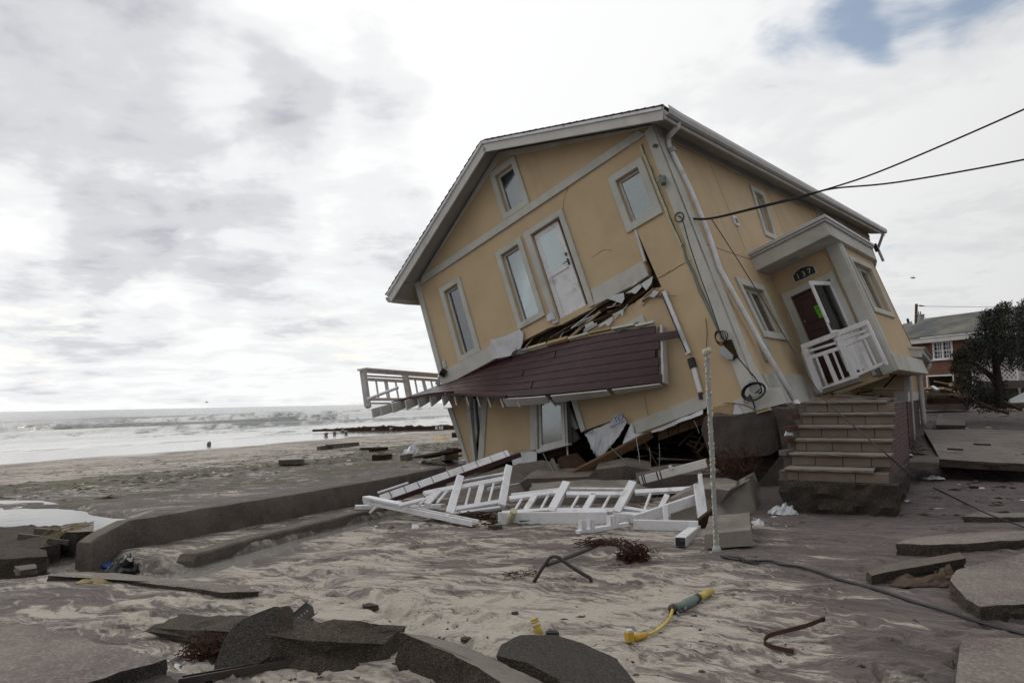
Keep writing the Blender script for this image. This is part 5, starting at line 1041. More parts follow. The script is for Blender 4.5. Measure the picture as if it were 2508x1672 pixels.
# striped strip of white boards with a maroon edge
A0, A1 = D(*Y1(400, 790), 11.35), D(*Y1(2090, 185), 12.4); dirn = (A1-A0).normalized(); upn = V(0, 0, 1)-dirn*dirn.z; upn.normalize(); sidev = dirn.cross(upn).normalized()
if sidev.y < 0: sidev = -sidev
st = empty('deck_strip', A0); setp(st, 'long strip of white boards with a maroon edge sloping down to the sand', 'deck strip')
L_ = (A1-A0).length; cuts = [0, .075, .18, .28, .385, .51, .62, .735, .85, .965, 1.0]
for a, b in zip(cuts[:-1], cuts[1:]):
    mb = MB(); p_, q_ = A0+dirn*(L_*a+.008), A0+dirn*(L_*b-.008); tl = upn*.09+sidev*.07; mb.prism([p_, q_, q_+tl, p_+tl], upn.cross(dirn)*.02); o = mb.build('board', white); o.parent = st; o.matrix_parent_inverse = Matrix.Translation(-A0)
mb = MB(); mb.beam(A0+dirn*.05-upn*.04+sidev*.03, A1+dirn*.18-upn*.045+sidev*.03, .10, .075, upn); o = mb.build('maroon_edge', maroon); o.parent = st; o.matrix_parent_inverse = Matrix.Translation(-A0)
mb = MB(); mb.tube([A0+upn*.13+sidev*.1, A0+dirn*(L_*.22)+upn*.12+sidev*.1], .018, 8); o = mb.build('thin_rail', white); o.parent = st; o.matrix_parent_inverse = Matrix.Translation(-A0)
# U-channel beam and bits
A, B = G(*Y1(205, 800), .20), G(*Y1(1630, 1095), .03); dirn = (B-A).normalized(); sd_ = dirn.cross(V(0, 0, 1)).normalized(); mb = MB(); mb.beam(A, B, .12, .02, (0, 0, 1)); o = setp(mb.build('channel_beam', plywood), 'long white U-channel beam lying open on the sand', 'beam')
for s_ in (-1, 1): mb = MB(); mb.beam(A+sd_*.055*s_+V(0, 0, .02), B+sd_*.055*s_+V(0, 0, .02), .02, .07, (0, 0, 1)); c_ = bevel(mb.build('flange', white), .003); c_.parent = o
mb = MB(); mb.beam(A-dirn*.02+V(0, 0, .055), A+dirn*.85+V(0, 0, .05), .13, .07, (0, 0, 1)); c_ = bevel(mb.build('cap', white), .005); c_.parent = o
for a, b, wd, lab in (((50, 865), (330, 860), .10, 'white stub of board left of the U-channel beam'), ((730, 870), (1210, 845), .09, 'white rail lying left of the first fallen railing'), ((430, 850), (640, 800), .06, 'short white offcut under the lower end of the striped strip'), ((790, 910), (1300, 990), .05, 'thin white rail stretching under the first fallen railing'), ((1790, 630), (2200, 570), .03, 'thin white lath behind the first fallen railing')):
    ground_board('white_offcut', a, b, Y1, wd, .06, white, lab, .08)
mb = MB(); mb.tube([G(*Y1(240, 945), .03), G(*Y1(390, 800), .22)], .022, 8); setp(mb.build('loose_baluster', white), 'round white baluster leaning across the U-channel beam', 'baluster')
mb = MB(); mb.tube([G(*Y2(115, 660), .02), G(*Y2(165, 545), .18)], [.05, .045], 8); setp(mb.build('foam_stub', foam), 'yellowed foam-covered stub in front of the ladder-like railing', 'stub')

# ================================================================== sea wall, kerbs and broken slabs
def wallrun(name, pts, hgt, th, label, mat, rough=.025, left_break=0, cat='wall'):
    n = 40; P = smoothpath(pts, 10); vs = []; fs = []; m_ = len(P); prof_n = 8
    for i, p in enumerate(P):
        d = (P[min(i+1, m_-1)]-P[max(i-1, 0)]); d.z = 0; d.normalize(); sd_ = V(-d.y, d.x, 0)
        if sd_.dot(V(-1, .6, 0)) < 0: sd_ = -sd_
        h = hgt*(1 if i > left_break else (.55+.45*i/max(left_break, 1))); zb = p.z-.12
        for (a, z_) in ((0, 0), (0, .5), (.01, .93), (.03, 1), (th-.03, 1), (th, .95), (th, .5), (th, 0)):
            k = sn1(i*.37+a*9, z_*3+a*3)*2*rough; vs.append(V(p.x, p.y, zb)+sd_*(a+k)+V(0, 0, (h+.12)*z_+(k if z_ > .6 else 0)))
    for i in range(m_-1):
        for j in range(prof_n-1): fs.append((i*prof_n+j, (i+1)*prof_n+j, (i+1)*prof_n+j+1, i*prof_n+j+1))
    fs += [tuple(range(prof_n)), tuple(range((m_-1)*prof_n, m_*prof_n))]
    o = mk(name, vs, fs, mat, None, True); o.data.set_sharp_from_angle(angle=R(35)); return setp(o, label, cat)
wallrun('sea_wall', [V(*flat(x, y, -.05), -.05) for x, y in ((224, 1374), (400, 1336), (620, 1292), (900, 1234), (1010, 1208), (1094, 1187))], .35, .26, 'long low concrete sea wall running up the beach, its left end broken', concrete, .010, 6)
wallrun('kerb_wall', [V(*flat(x, y, -.12), -.12) for x, y in ((476, 1396), (620, 1352), (760, 1314), (900, 1277), (960, 1262))], .155, .24, 'low concrete kerb along the stream with a pale broken end', concrete, .006, 0)
def gslab(name, pts, z, th, mat, label, tops=None, rough=.035, jag=.03, cat='slab', zs=None):
    P = [V(*flat(px, py, (zs[i] if zs else z)), (zs[i] if zs else z)) for i, (px, py) in enumerate(pts)]; return chunk(name, P, (0, 0, -th), mat, label, cat, None, rough, .07, 5, topmat=tops, jag=jag)
gslab('asphalt_slab', [(85, 1531), (240, 1572), (408, 1612), (290, 1646), (150, 1690), (-250, 1800), (-330, 1560), (-100, 1520)], .13, .14, asphalt, 'large flat asphalt slab in the lower left corner', sandtop, .03, .02, zs=[.10, .13, .15, .15, .15, .1, .05, .06])
gslab('asphalt_slab', [(240, 1690), (300, 1655), (366, 1640), (420, 1655), (470, 1700)], .08, .12, asphalt, 'small asphalt slab below the corner of the large slab', None, .03, .02)
P = [D(px, py, 4.22+.28*(1645-py)/160) for px, py in ((672, 1484), (682, 1500), (678, 1550), (658, 1608), (612, 1640), (560, 1652), (520, 1652), (527, 1625), (548, 1564), (574, 1530), (612, 1508))]
chunk('asphalt_slab', P, V(.07, .07, -.02), concrough, 'standing asphalt slab leaning against the concrete kerb block', 'slab', None, .014, .05, 4, topmat=asphalt)
P = [D(px, py, dd) for px, py, dd in ((650, 1553, 4.36), (740, 1566, 4.33), (842, 1572, 4.33), (942, 1577, 4.45), (942, 1624, 4.42), (829, 1648, 4.24), (745, 1640, 4.26), (640, 1620, 4.34))]
chunk('kerb_block', P, V(.08, .26, .03), concrough, 'broken concrete kerb block right of the standing asphalt slab', 'block', None, .03, .045, 5, topmat=concrough)
P = [D(px, py, dd) for px, py, dd in ((355, 1545, 4.95), (370, 1535, 5.0), (430, 1541, 4.85), (523, 1542, 4.65), (590, 1550, 4.55), (590, 1605, 4.5), (535, 1600, 4.52), (480, 1574, 4.7), (400, 1562, 4.88))]
chunk('kerb_block', P, V(.08, .30, .0), concrough, 'rough concrete kerb fragment behind the standing asphalt slab', 'block', None, .035, .045, 5, topmat=concrough)
gslab('buried_slab', [(117, 1409), (180, 1411), (257, 1413), (330, 1424), (440, 1437), (548, 1450), (580, 1449), (634, 1446), (610, 1436), (430, 1418), (280, 1402), (150, 1400)], .1, .30, concrough, 'half-buried slab with a rough edge between the stream and the foreground sand', sandtop, .03, .01, zs=[.05, .04, .01, .02, .035, .055, .065, .055, .03, .0, -.03, -.02])
P = [D(px, py, dd) for px, py, dd in ((978, 1546, 4.36), (1040, 1553, 4.42), (1110, 1570, 4.36), (1200, 1608, 4.14), (1346, 1676, 3.76), (1420, 1720, 3.55), (1280, 1720, 3.45), (1236, 1674, 3.68), (1121, 1607, 4.04), (1035, 1570, 4.25))]
chunk('concrete_slab', P, V(-.03, -.02, -.24), concrough, 'tilted concrete slab with a crumbling brown edge at the bottom centre', 'slab', None, .04, .045, 6, topmat=concrete2)
P = [D(px, py, dd) for px, py, dd in ((1274, 1553, 4.55), (1359, 1552, 4.62), (1430, 1575, 4.52), (1510, 1612, 4.33), (1580, 1700, 3.85), (1420, 1720, 3.68), (1365, 1660, 3.92), (1290, 1622, 4.1), (1214, 1602, 4.22), (1228, 1575, 4.4))]
chunk('concrete_slab', P, V(0, -.02, -.17), concrough, 'dark slab wedged beside the yellow pipe stub at the bottom centre', 'slab', None, .022, .05, 4, topmat=asphalt)
P = [D(px, py, dd) for px, py, dd in ((2326, 1419, 5.6), (2342, 1396, 5.9), (2420, 1374, 6.2), (2520, 1352, 6.55), (2720, 1340, 6.8), (2720, 1500, 5.1), (2508, 1477, 5.02), (2400, 1484, 4.98), (2366, 1465, 5.15))]
chunk('pavement_slab', P, V(0, 0, -.15), concrough, 'thick broken pavement slab at the right edge of the sand', 'slab', None, .035, .055, 5, topmat=sandtop)
P = [D(px, py, dd) for px, py, dd in ((2195, 1330, 7.1), (2300, 1333, 6.95), (2420, 1327, 7.05), (2560, 1316, 7.15), (2560, 1296, 7.8), (2330, 1306, 7.8), (2230, 1316, 7.5))]
chunk('pavement_slab', P, V(0, 0, -.14), concrough, 'pavement slab edge just beyond the thick slab at the right', 'slab', None, .03, .07, 4, topmat=sandtop)
P = [D(px, py, dd) for px, py, dd in ((2124, 1398, 6.1), (2168, 1382, 6.25), (2260, 1366, 6.35), (2350, 1352, 6.5), (2366, 1366, 6.35), (2260, 1385, 6.15), (2168, 1401, 6.0), (2135, 1409, 5.95))]
chunk('kerb_stone', P, V(0, .03, -.09), concrough, 'slim concrete kerb stone lying askew among the right-hand slabs', 'kerb', None, .022, .06, 4, topmat=concrete)
P = [D(px, py, dd) for px, py, dd in ((2358, 1264, 8.6), (2430, 1266, 8.5), (2560, 1266, 8.5), (2560, 1250, 9.2), (2400, 1252, 9.2))]
chunk('pavement_slab', P, V(0, 0, -.10), concrough, 'thin pavement slab edge emerging from the sand under the long cable', 'slab', None, .025, .08, 4, topmat=sandtop)
P = [D(px, py, dd) for px, py, dd in ((2302, 1124, 11.9), (2400, 1130, 11.6), (2560, 1138, 11.4), (2620, 1060, 17), (2420, 1050, 19), (2262, 1052, 19), (2285, 1090, 14.2))]
chunk('driveway_slab', P, V(0, 0, -.12), concrough, 'broad concrete driveway slab undercut by the washed-out gap', 'slab', None, .03, .12, 4, topmat=sandtop)
P = [D(px, py, dd) for px, py, dd in ((2226, 1131, 11.6), (2300, 1132, 11.6), (2302, 1118, 12.2), (2240, 1114, 12.4))]
chunk('driveway_slab', P, V(0, 0, -.09), concrete, 'short slab piece between the steps and the broad driveway slab', 'slab', None, .02, .1, 3)
P = [D(px, py, dd) for px, py, dd in ((2292, 1040, 20.5), (2365, 1041, 20.5), (2365, 1026, 24), (2295, 1024, 24))]
chunk('driveway_slab', P, V(0, 0, -.09), concrough, 'far raised paving slab in front of the timber pile', 'slab', None, .02, .2, 3, topmat=concrete2)
P = [D(px, py, dd) for px, py, dd in ((2350, 1588, 4.28), (2362, 1560, 4.46), (2600, 1560, 4.5), (2600, 1760, 3.4), (2330, 1740, 3.5), (2340, 1670, 3.83))]
chunk('pavement_slab', P, V(0, 0, -.14), concrough, 'flat pavement slab in the lower right corner', 'slab', None, .02, .06, 4, topmat=sandtop)
chunk('sand_lump', [D(px, py, dd) for px, py, dd in ((2262, 1650, 4.15), (2290, 1625, 4.25), (2335, 1615, 4.25), (2338, 1660, 4.05), (2300, 1680, 4.0))], V(0, 0, -.1), concrough, 'crumbled lump beside the slab in the lower right corner', 'lump', None, .04, .05, 4)
# boulders on the left
P = [D(px, py, dd) for px, py, dd in ((152, 1286, 9.0), (175, 1280, 9.4), (230, 1279, 9.4), (229, 1300, 8.6), (190, 1303, 8.5), (150, 1303, 8.6))]
chunk('concrete_boulder', P, V(-.02, -.05, -.32), concrough, 'pale-topped concrete block at the gap in the sea wall', 'block', None, .035, .08, 5, taper=.08, topmat=concrete2)
P = [D(px, py, dd) for px, py, dd in ((-60, 1322, 8.6), (40, 1330, 8.3), (112, 1346, 7.9), (118, 1362, 7.6), (40, 1366, 7.5), (-60, 1372, 7.5))]
chunk('concrete_boulder', P, V(0, 0, -.2), concrough, 'dark flat boulder at the left edge beside the puddle', 'block', None, .05, .09, 4)
P = [D(px, py, dd) for px, py, dd in ((-40, 1290, 9.6), (60, 1286, 9.8), (150, 1288, 9.3), (148, 1330, 8.3), (90, 1345, 8.1), (-40, 1328, 8.5))]
chunk('debris_mound', P, V(0, 0, -.35), concrough, 'brown mound of sand and broken concrete left of the pale-topped block', 'mound', None, .09, .09, 4)
P = [D(px, py, dd) for px, py, dd in ((34, 1386, 7.25), (86, 1380, 7.4), (90, 1390, 7.1), (50, 1396, 7.0))]
chunk('concrete_piece', P, V(0, 0, -.06), concrete, 'small pale concrete piece at the edge of the puddle', 'block', None, .02, .05, 3)
for k, (x, y, dd, s_) in enumerate(((85, 1300, 8.9, .16), (45, 1312, 8.7, .12), (115, 1322, 8.3, .1))):
    mb = MB(); p_ = D(x, y, dd); mb.beam(p_, p_+V(s_*1.8, .1, -.05), s_*.6, s_*.5, (0, 0, 1)); setp(mb.build('wood_offcut', greywood), ['square grey timber stuck in the left mound', 'grey timber end at the far left of the mound', 'low timber offcut at the foot of the left mound'][k], 'timber')
for k in range(7):
    mb = MB(); a = D(100+k*7, 1320+random.uniform(-8, 12), 8.2+.05*k); mb.tube(smoothpath([a, a+V(.12, .05, .08+.03*random.random()), a+V(.35, .12, .10+.08*random.random())], 4), .005, 5); setp(mb.build('dead_twig', reed), 'thin dry twig sprouting from the left mound', 'twig', 'twigs on the left mound')

# ================================================================== pole, pipes, cables, small things
A = G(1756, 1362, -.05); B = V(A.x-.01, A.y+.02, D(1756, 853, 7.25).z); pole = empty('foam_pole', A); setp(pole, 'thin metal post crusted with yellow foam standing in the sand', 'post')
def pp(o): o.parent = pole; o.matrix_parent_inverse = Matrix.Translation(-A); return o
mb = MB(); mb.beam(A, B, .042, .030, (0, 1, 0)); pp(bevel(mb.build('shaft', polem), .006))
vs = MB()
for k in range(170):
    u = random.random(); u = u if random.random() < .8 else random.uniform(.02, .12); p_ = A.lerp(B, u)+V(random.choice([-1, -1, 1])*.019, random.uniform(-.02, .01), 0); r_ = random.uniform(.006, .013)
    vs.tube([p_-V(0, 0, r_*1.6), p_, p_+V(0, 0, r_*1.6)], [r_*.5, r_, r_*.5], 5)
pp(vs.build('foam_crust', foam, None, True))['kind'] = 'stuff'
mb = MB(); mb.tube([A+V(0, 0, .0), A+V(0, 0, .075), A+V(0, 0, .11)], [.05, .045, .027], 10); pp(mb.build('base_collar', galv, None, True))
mb = MB(); mb.tube([B+V(-.02, 0, -.05), B+V(-.02, 0, .0), B+V(0, 0, .015)], [.022, .03, .015], 8); mb.beam(B+V(0, 0, -.02), B+V(.045, .01, .02), .03, .05, (0, 0, 1)); pp(mb.build('foam_cap', foam, None, True))
mb = MB(); P = [G(x, y, .015) for x, y in ((1765, 1361), (1805, 1370), (1850, 1373), (1890, 1374), (1915, 1382), (1960, 1388), (2010, 1403), (2060, 1420), (2150, 1444), (2240, 1474), (2330, 1500), (2420, 1530), (2508, 1553), (2620, 1590))]
mb.tube(smoothpath(P, 5), .009, 7); mb.tube(smoothpath([p_+V(.004+.012*random.random(), .012*random.random(), .004) for p_ in P], 5), .0065, 6); setp(mb.build('black_cable', rubber, None, True), 'black twin cable snaking over the sand from the foam-crusted post', 'cable')
mb = MB()
for k in range(4):
    P = [G(1770, 1361, .015)]+[G(1780+i*16+random.uniform(-6, 6), 1362+i*3+random.uniform(-5, 7), .01+.02*random.random()) for i in range(1, 6)]; mb.tube(smoothpath(P, 4), .007, 5)
setp(mb.build('cable_tangle', rubber, None, True), 'knotted tangle of black cord at the foot of the foam-crusted post', 'cord')
mb = MB(); P = [D(1741, 534, 13.7), D(1800, 625, 13.3), D(1860, 722, 12.8), D(1935, 845, 11.9), D(2010, 966, 10.8), D(2100, 1050, 9.6), D(2190, 1128, 8.7), G(2250, 1178, .02), G(2300, 1200, .012), G(2360, 1229, .012), G(2420, 1258, .10), G(2508, 1290, .02), G(2600, 1320, .02)]
mb.tube(smoothpath(P, 5), .009, 6); setp(mb.build('drop_cable', rubber, None, True), 'thin cable dropping from the house wires across the steps onto the sand', 'cable')
P0_ = HB+hu*LF(Z3(195, 885)).x+hv*(-.08)+hn*LF(Z3(195, 885)).z
for k, (pts, lab) in enumerate((([(1680, 533, 14.0), (1740, 534, 13.7), (1850, 508, 13.2), (1960, 480, 12.8), (2040, 459, 12.4), (2180, 410, 11.8), (2508, 268, 10.8), (2800, 130, 10)], 'upper overhead service wire running from the house corner to the right'), ([(1680, 535, 14.0), (1740, 536, 13.72), (1850, 511, 13.25), (1960, 484, 12.85), (2040, 462, 12.45), (2200, 446, 11.9), (2508, 391, 10.9), (2800, 325, 10)], 'lower overhead service wire running from the house corner to the right'))):
    mb = MB(); mb.tube(smoothpath([P0_]+[D(*q) for q in pts], 6), .014, 6); setp(mb.build('service_wire', rubber, None, True), lab, 'wire')
pipe1 = [(1308, 1424, 0), (1322, 1400, .10), (1338, 1376, .19), (1350, 1363, .22), (1368, 1364, .22), (1382, 1375, .20), (1423, 1402, .11), (1444, 1414, .08), (1447, 1424, .04), (1441, 1435, -.03)]
mb = MB(); mb.tube(smoothpath([G(a, b, z_) if z_ <= 0 else D(a, b, 6.32+.10*(a-1308)/140*-1) for a, b, z_ in pipe1], 4), .016, 10); o = setp(mb.build('bent_pipe', darkmetal, None, True), 'bent dark steel pipe frame sticking out of the sand', 'pipe')
mb = MB(); mb.tube(smoothpath([D(1338, 1383, 6.32), D(1389, 1365, 6.5), D(1444, 1343, 6.75), D(1470, 1331, 6.85), D(1480, 1325, 6.9), D(1504, 1331, 6.95), D(1530, 1346, 6.9), G(1556, 1362, .0)], 5), .018, 10); c_ = mb.build('cross_pipe', darkmetal, None, True); c_.parent = o
def tangle(name, c, rx, ry, rz, n, mat, label, r_=.004, seed=1, cat='roots'):
    rr2 = random.Random(seed); mb = MB()
    for k in range(n):
        p_ = V(c)+V(rr2.uniform(-rx, rx), rr2.uniform(-ry, ry), rr2.uniform(0, rz)); P = [p_]
        for i in range(5): p_ = p_+V(rr2.uniform(-1, 1)*rx*.5, rr2.uniform(-1, 1)*ry*.5, rr2.uniform(-1, .8)*rz*.4); p_.z = max(p_.z, V(c).z-.005); P.append(p_)
        mb.tube(smoothpath(P, 2), r_*rr2.uniform(.6, 1.4), 4)
    return setp(mb.build(name, mat), label, cat)
tangle('root_tangle', G(1552, 1372, .0), .10, .07, .13, 130, rootm, 'matted clump of rust-brown roots at the end of the bent pipe', .005, 3)
tangle('root_tangle', D(1472, 1335, 6.82), .12, .05, .05, 50, rootm, 'brown root fibres caught on the bent pipe', .004, 4)
tangle('root_tangle', G(1290, 1279, .0), .28, .05, .06, 70, rootm, 'reddish fibre mat under the foam-covered stub', .006, 5)
tangle('root_tangle', G(1270, 1412, .0), .12, .06, .05, 30, rootm, 'wiry brown rootlets on the sand left of the bent pipe', .002, 6)
tangle('root_tangle', D(1800, 1140, 11.2)+V(0, 0, -.1), .26, .2, .32, 90, rootm, 'hanging red-brown roots below the foundation block', .005, 7)
tangle('root_tangle', G(1140, 1272, .0), .3, .08, .08, 60, wooddark, 'dark tangle of weed under the first fallen railing', .006, 8)
tangle('root_tangle', G(510, 1606, .02), .10, .06, .09, 120, rootm, 'small shaggy brown clump beside the standing asphalt slab', .003, 9)
# yellow cable and plug
zc = lambda x, y, dz=.03: G(900+.4252*x, 1300+.4252*y, dz)
cd = empty('yellow_power_lead', zc(1700, 520)); setp(cd, 'yellow power lead with a grey sleeve and square plug lying on the sand', 'lead')
def cdp(o): o.parent = cd; o.matrix_parent_inverse = Matrix.Translation(-cd.location); return o
mb = MB(); mb.tube([zc(1982, 345, .035), zc(1895, 388, .035)], .026, 12); cdp(mb.build('yellow_tube', yellow, None, True))
mb = MB(); mb.tube([zc(1900, 385, .035), zc(1880, 395, .036), zc(1872, 400, .036), zc(1830, 420, .036), zc(1822, 424, .035), zc(1800, 430, .035), zc(1755, 447, .035)], [.028, .028, .036, .037, .029, .027, .027], 12); mb.tube([zc(1835, 430, .03), zc(1828, 452, .02)], .012, 6); mb.tube([zc(1780, 460, .02), zc(1795, 485, .01)], .01, 6); cdp(mb.build('grey_sleeve', greyplastic, None, True))
mb = MB(); mb.tube([zc(1768, 442, .035), zc(1752, 449, .035)], .033, 12); mb.tube([zc(1905, 383, .035), zc(1893, 389, .035)], .032, 12); cdp(mb.build('dark_collar', darkmetal, None, True))
mb = MB(); mb.tube(smoothpath([zc(1758, 450, .035), zc(1745, 490, .03), zc(1720, 525, .025), zc(1660, 575, .02), zc(1608, 596, .02)], 5), .011, 8); cdp(mb.build('cord', yellow, None, True))
mb = MB(); mb.tube([zc(1612, 594, .02), zc(1595, 600, .022), zc(1550, 612, .022), zc(1532, 618, .022)], [.013, .022, .024, .02], 10); cdp(mb.build('connector', orange, None, True))
pA = zc(1508, 605, .045); mb = MB(); dv = V(.85, .4, 0).normalized(); mb.beam(pA-dv*.024, pA+dv*.024, .05, .07, (0, 0, 1)); cdp(bevel(mb.build('plug_box', orange), .006)); mb = MB(); mb.beam(pA-dv*.02+V(0, 0, .037), pA+dv*.02+V(0, 0, .037), .04, .01, (0, 0, 1)); cdp(mb.build('plug_face', ragw))
a = G(1322, 1556, -.02); b = D(1308, 1514, 4.98); mb = MB(); mb.tube([a, a.lerp(b, .5), b], .026, 14); ys = setp(mb.build('yellow_pipe_stub', yellow, None, True), 'short yellow pipe stub poking up behind the dark slab', 'pipe')
for t_, r_ in ((.55, .03), (.78, .03), (.95, .03)):
    mb = MB(); mb.tube([a.lerp(b, t_), a.lerp(b, t_+.05)], r_, 14); c_ = mb.build('ring', orange if t_ < .9 else yellow, None, True); c_.parent = ys
mb = MB(); mb.tube([a.lerp(b, .62), a.lerp(b, .74)], .0285, 14); c_ = mb.build('paper_label', ragw, None, True); c_.parent = ys
P = [G(x, y, .03+z_) for x, y, z_ in ((2019, 1514, .06), (1975, 1531, .05), (1920, 1545, .04), (1885, 1555, .04), (1872, 1569, .02), (1885, 1581, .0), (1944, 1595, -.02))]; P = smoothpath(P, 5); mb = MB()
for p_, q_ in zip(P[:-1], P[1:]): mb.beam(p_, q_, .008, .026, (0, 0, 1))
o = setp(mb.build('rusty_strap', rust), 'bent rusty metal strap curling out of the sand', 'strap'); mb = MB(); mb.beam(P[0], P[0].lerp(P[2], .5), .016, .03, (0, 0, 1)); c_ = mb.build('strap_end', bagblack); c_.parent = o
# perforated angle, dark track, grey flashing near the standing asphalt slab
a, b = D(682, 1556, 4.75), D(762, 1488, 5.05); d_ = (b-a).normalized(); n_ = (V(EYEP)-a).normalized(); s_ = d_.cross(n_).normalized(); n_ = s_.cross(d_); wd = .10
pl_ = Pl(a, d_, s_, n_); L2 = (b-a).length; holes = [[(L2*(.12+.083*k), -.008), (L2*(.12+.083*k)+.011, -.008), (L2*(.12+.083*k)+.011, .004), (L2*(.12+.083*k), .004)] for k in range(10)]
pm_ = wall('perforated_angle', pl_, [(0, -wd/2), (L2, -wd/2), (L2+.02, 0), (L2-.01, wd/2), (0, wd/2)], holes, .006, darkmetal, None); setp(pm_, 'dark perforated steel channel sticking up behind the standing slab', 'steel channel')
for sgn in (-1, 1): mb = MB(); mb.beam(a+s_*sgn*wd/2+n_*.012, b+s_*sgn*wd/2+n_*.012, .006, .03, n_); c_ = mb.build('flange', darkmetal); c_.parent = pm_
mb = MB(); a, b = D(440, 1672, 4.05), D(732, 1620, 4.35); mb.beam(a, b, .05, .014, (0, 0, 1)); mb.beam(a+V(0, .03, .015), b+V(0, .03, .015), .008, .03, (0, 0, 1)); mb.beam(a+V(0, -.02, .015), b+V(0, -.02, .015), .008, .03, (0, 0, 1)); setp(mb.build('metal_track', darkmetal), 'dark metal track lying along the foot of the standing slab', 'track')
mb = MB(); mb.prism([D(408, 1615, 4.5), D(425, 1618, 4.5), D(508, 1653, 4.25), D(480, 1660, 4.15), D(440, 1668, 4.1), D(445, 1648, 4.3)], V(.004, 0, -.008)); setp(mb.build('metal_flashing', galv), 'pale crumpled metal flashing below the standing slab', 'flashing')
mb = MB(); mb.tube(smoothpath([G(455, 1606, .01), D(500, 1590, 4.72), D(545, 1566, 4.74), D(570, 1553, 4.78)], 4), .005, 5); mb.tube(smoothpath([D(534, 1572, 4.7), D(545, 1572, 4.68), D(552, 1577, 4.62)], 3), .005, 5); setp(mb.build('dry_reed', reed), 'dry reed stalk leaning on the standing asphalt slab', 'reed')
mb = MB(); mb.tube(smoothpath([G(420, 1552, .02), D(385, 1542, 5.2), D(375, 1533, 5.25), D(362, 1527, 5.3)], 4), .004, 5); setp(mb.build('dry_reed', reed), 'dry reed stalk across the rough kerb fragment', 'reed')
# rags, bags
def rag(name, c, sx, sy, h_, mat, label, seed, cat='plastic sheet', n=16):
    vs = []; fs = []; rr2 = random.Random(seed); c = V(c)
    for i in range(n+1):
        for j in range(n+1):
            u, v_ = i/n*2-1, j/n*2-1; q = max(0, 1-max(abs(u), abs(v_))**2); r1 = sn1(u*2.2+seed, v_*2.2+seed*.7); r2 = sn1(u*5+seed*3, v_*5); e_ = 1+.8*sn1(math.atan2(v_, u)*1.3+seed, .5)
            vs.append(c+V(u*sx*e_+r2*sx*.5, v_*sy*e_+r1*sy*.5, max(-.005, h_*(.5+r1*1.5+r2*1.2)*q**.6)))
    for i in range(n):
        for j in range(n): a_ = i*(n+1)+j; fs.append((a_, a_+n+1, a_+n+2, a_+1))
    o = mk(name, vs, fs, mat, None, True); s_ = o.modifiers.new('s', 'SOLIDIFY'); s_.thickness = .004; return setp(o, label, cat)
rag('plastic_sheet', G(1915, 1256, .0), .17, .11, .13, ragw, 'crumpled white plastic sheet on the sand left of the steps', 3)
rag('plastic_sheet', G(1852, 1284, .0), .10, .07, .06, ragw, 'small white rag beside the squat concrete block', 8)
rag('plastic_sheet', SPt(.75, SWD+.10, z0+.55), .05, .05, .12, ragw, 'little white scrap hanging at the left end of the steps', 12, n=8)
rag('black_bag', G(300, 1396, -.02), .16, .12, .16, bagblack, 'torn black plastic bag at the end of the sea wall', 21)
mb = MB(); mb.prism([G(286, 1400, 0), D(308, 1366, 7.55), D(318, 1375, 7.5), G(322, 1398, .02)], V(.02, .03, 0)); setp(mb.build('black_flap', bagblack), 'upright black flap beside the torn black bag', 'plastic')
rag('blue_plastic', G(272, 1386, .0), .11, .05, .05, bluecloth, 'scrap of blue plastic beside the black bag', 31)
rag('brown_cloth', G(2290, 1428, .0), .32, .10, .07, brownrag, 'brown sodden cloth between the kerb stone and the thick slab', 41)
rag('brown_cloth', D(2318, 1400, 6.1)-V(0, 0, .05), .08, .08, .10, brownrag, 'brown cloth hanging at the corner of the thick slab', 47)
rag('sand_bag', G(228, 1425, .0), .16, .06, .03, reed, 'pale scrap of sacking on the half-buried slab', 51)
rag('white_scrap', G(2285, 1172, .02), .16, .10, .05, ragw, 'pale scrap lying in the washed-out gap', 55)
for k, (x, y, s_) in enumerate(((1210, 1295, .09), (905, 1492, .07), (1352, 1555, .05), (1262, 1503, .03), (1140, 1568, .04), (2210, 1200, .08), (760, 1520, .03))):
    c_ = G(x, y, 0); P = [c_+V(math.cos(a_)*s_*random.uniform(.7, 1.1), math.sin(a_)*s_*random.uniform(.5, .9), s_*.5) for a_ in np.linspace(0, 5.4, 7)]
    chunk('stone', P, (0, 0, -s_*.6), concrough if k != 2 else rubber, ['flat stone on the sand in front of the U-channel beam', 'weedy stone on the sand in the middle foreground', 'black pebble beside the yellow pipe stub', 'small pebble on the sand left of the yellow stub', 'tiny pale pebble on the tilted slab edge', 'stone at the washed-out gap', 'small stone on the sand behind the kerb block'][k], 'stone', None, s_*.3, s_*.3, 3)

# ================================================================== beach: groyne, timber, wrack, birds
mb = MB(); rg = random.Random(5); pA, pB = np.array(flat(768, 1054, -.95)), np.array(flat(1140, 1051, -.9)); n = 60
vs = []; fs = []
for i in range(n+1):
    u = i/n; x, y = pA+(pB-pA)*u; h_ = (.10+.34*min(1, u*2.2))*rg.uniform(.8, 1.15); w_ = .5
    for a, z_ in ((-w_, -.2), (-w_*.8, h_*.8), (0, h_), (w_*.8, h_*.8), (w_, -.2)): vs.append(V(x, y+a, -.95+z_+rg.uniform(-.03, .03)))
for i in range(n):
    for j in range(4): fs.append((i*5+j, (i+1)*5+j, (i+1)*5+j+1, i*5+j+1))
fs += [(0, 1, 2, 3, 4), tuple(range(n*5, n*5+5))]
setp(mk('groyne', vs, fs, wooddark), 'long dark groyne running down the beach into the surf', 'groyne')
for k, x in enumerate((1067, 1070, 1076, 1080, 1083.5)):
    mb = MB(); a = D(x, 1051, 62); mb.tube([a, a+V(.02, 0, .26)], .05, 6); setp(mb.build('white_stake', white), ['leftmost', 'second', 'middle', 'fourth', 'rightmost'][k]+' of the five little white stakes in front of the dark groyne', 'stake', 'stakes at the groyne')
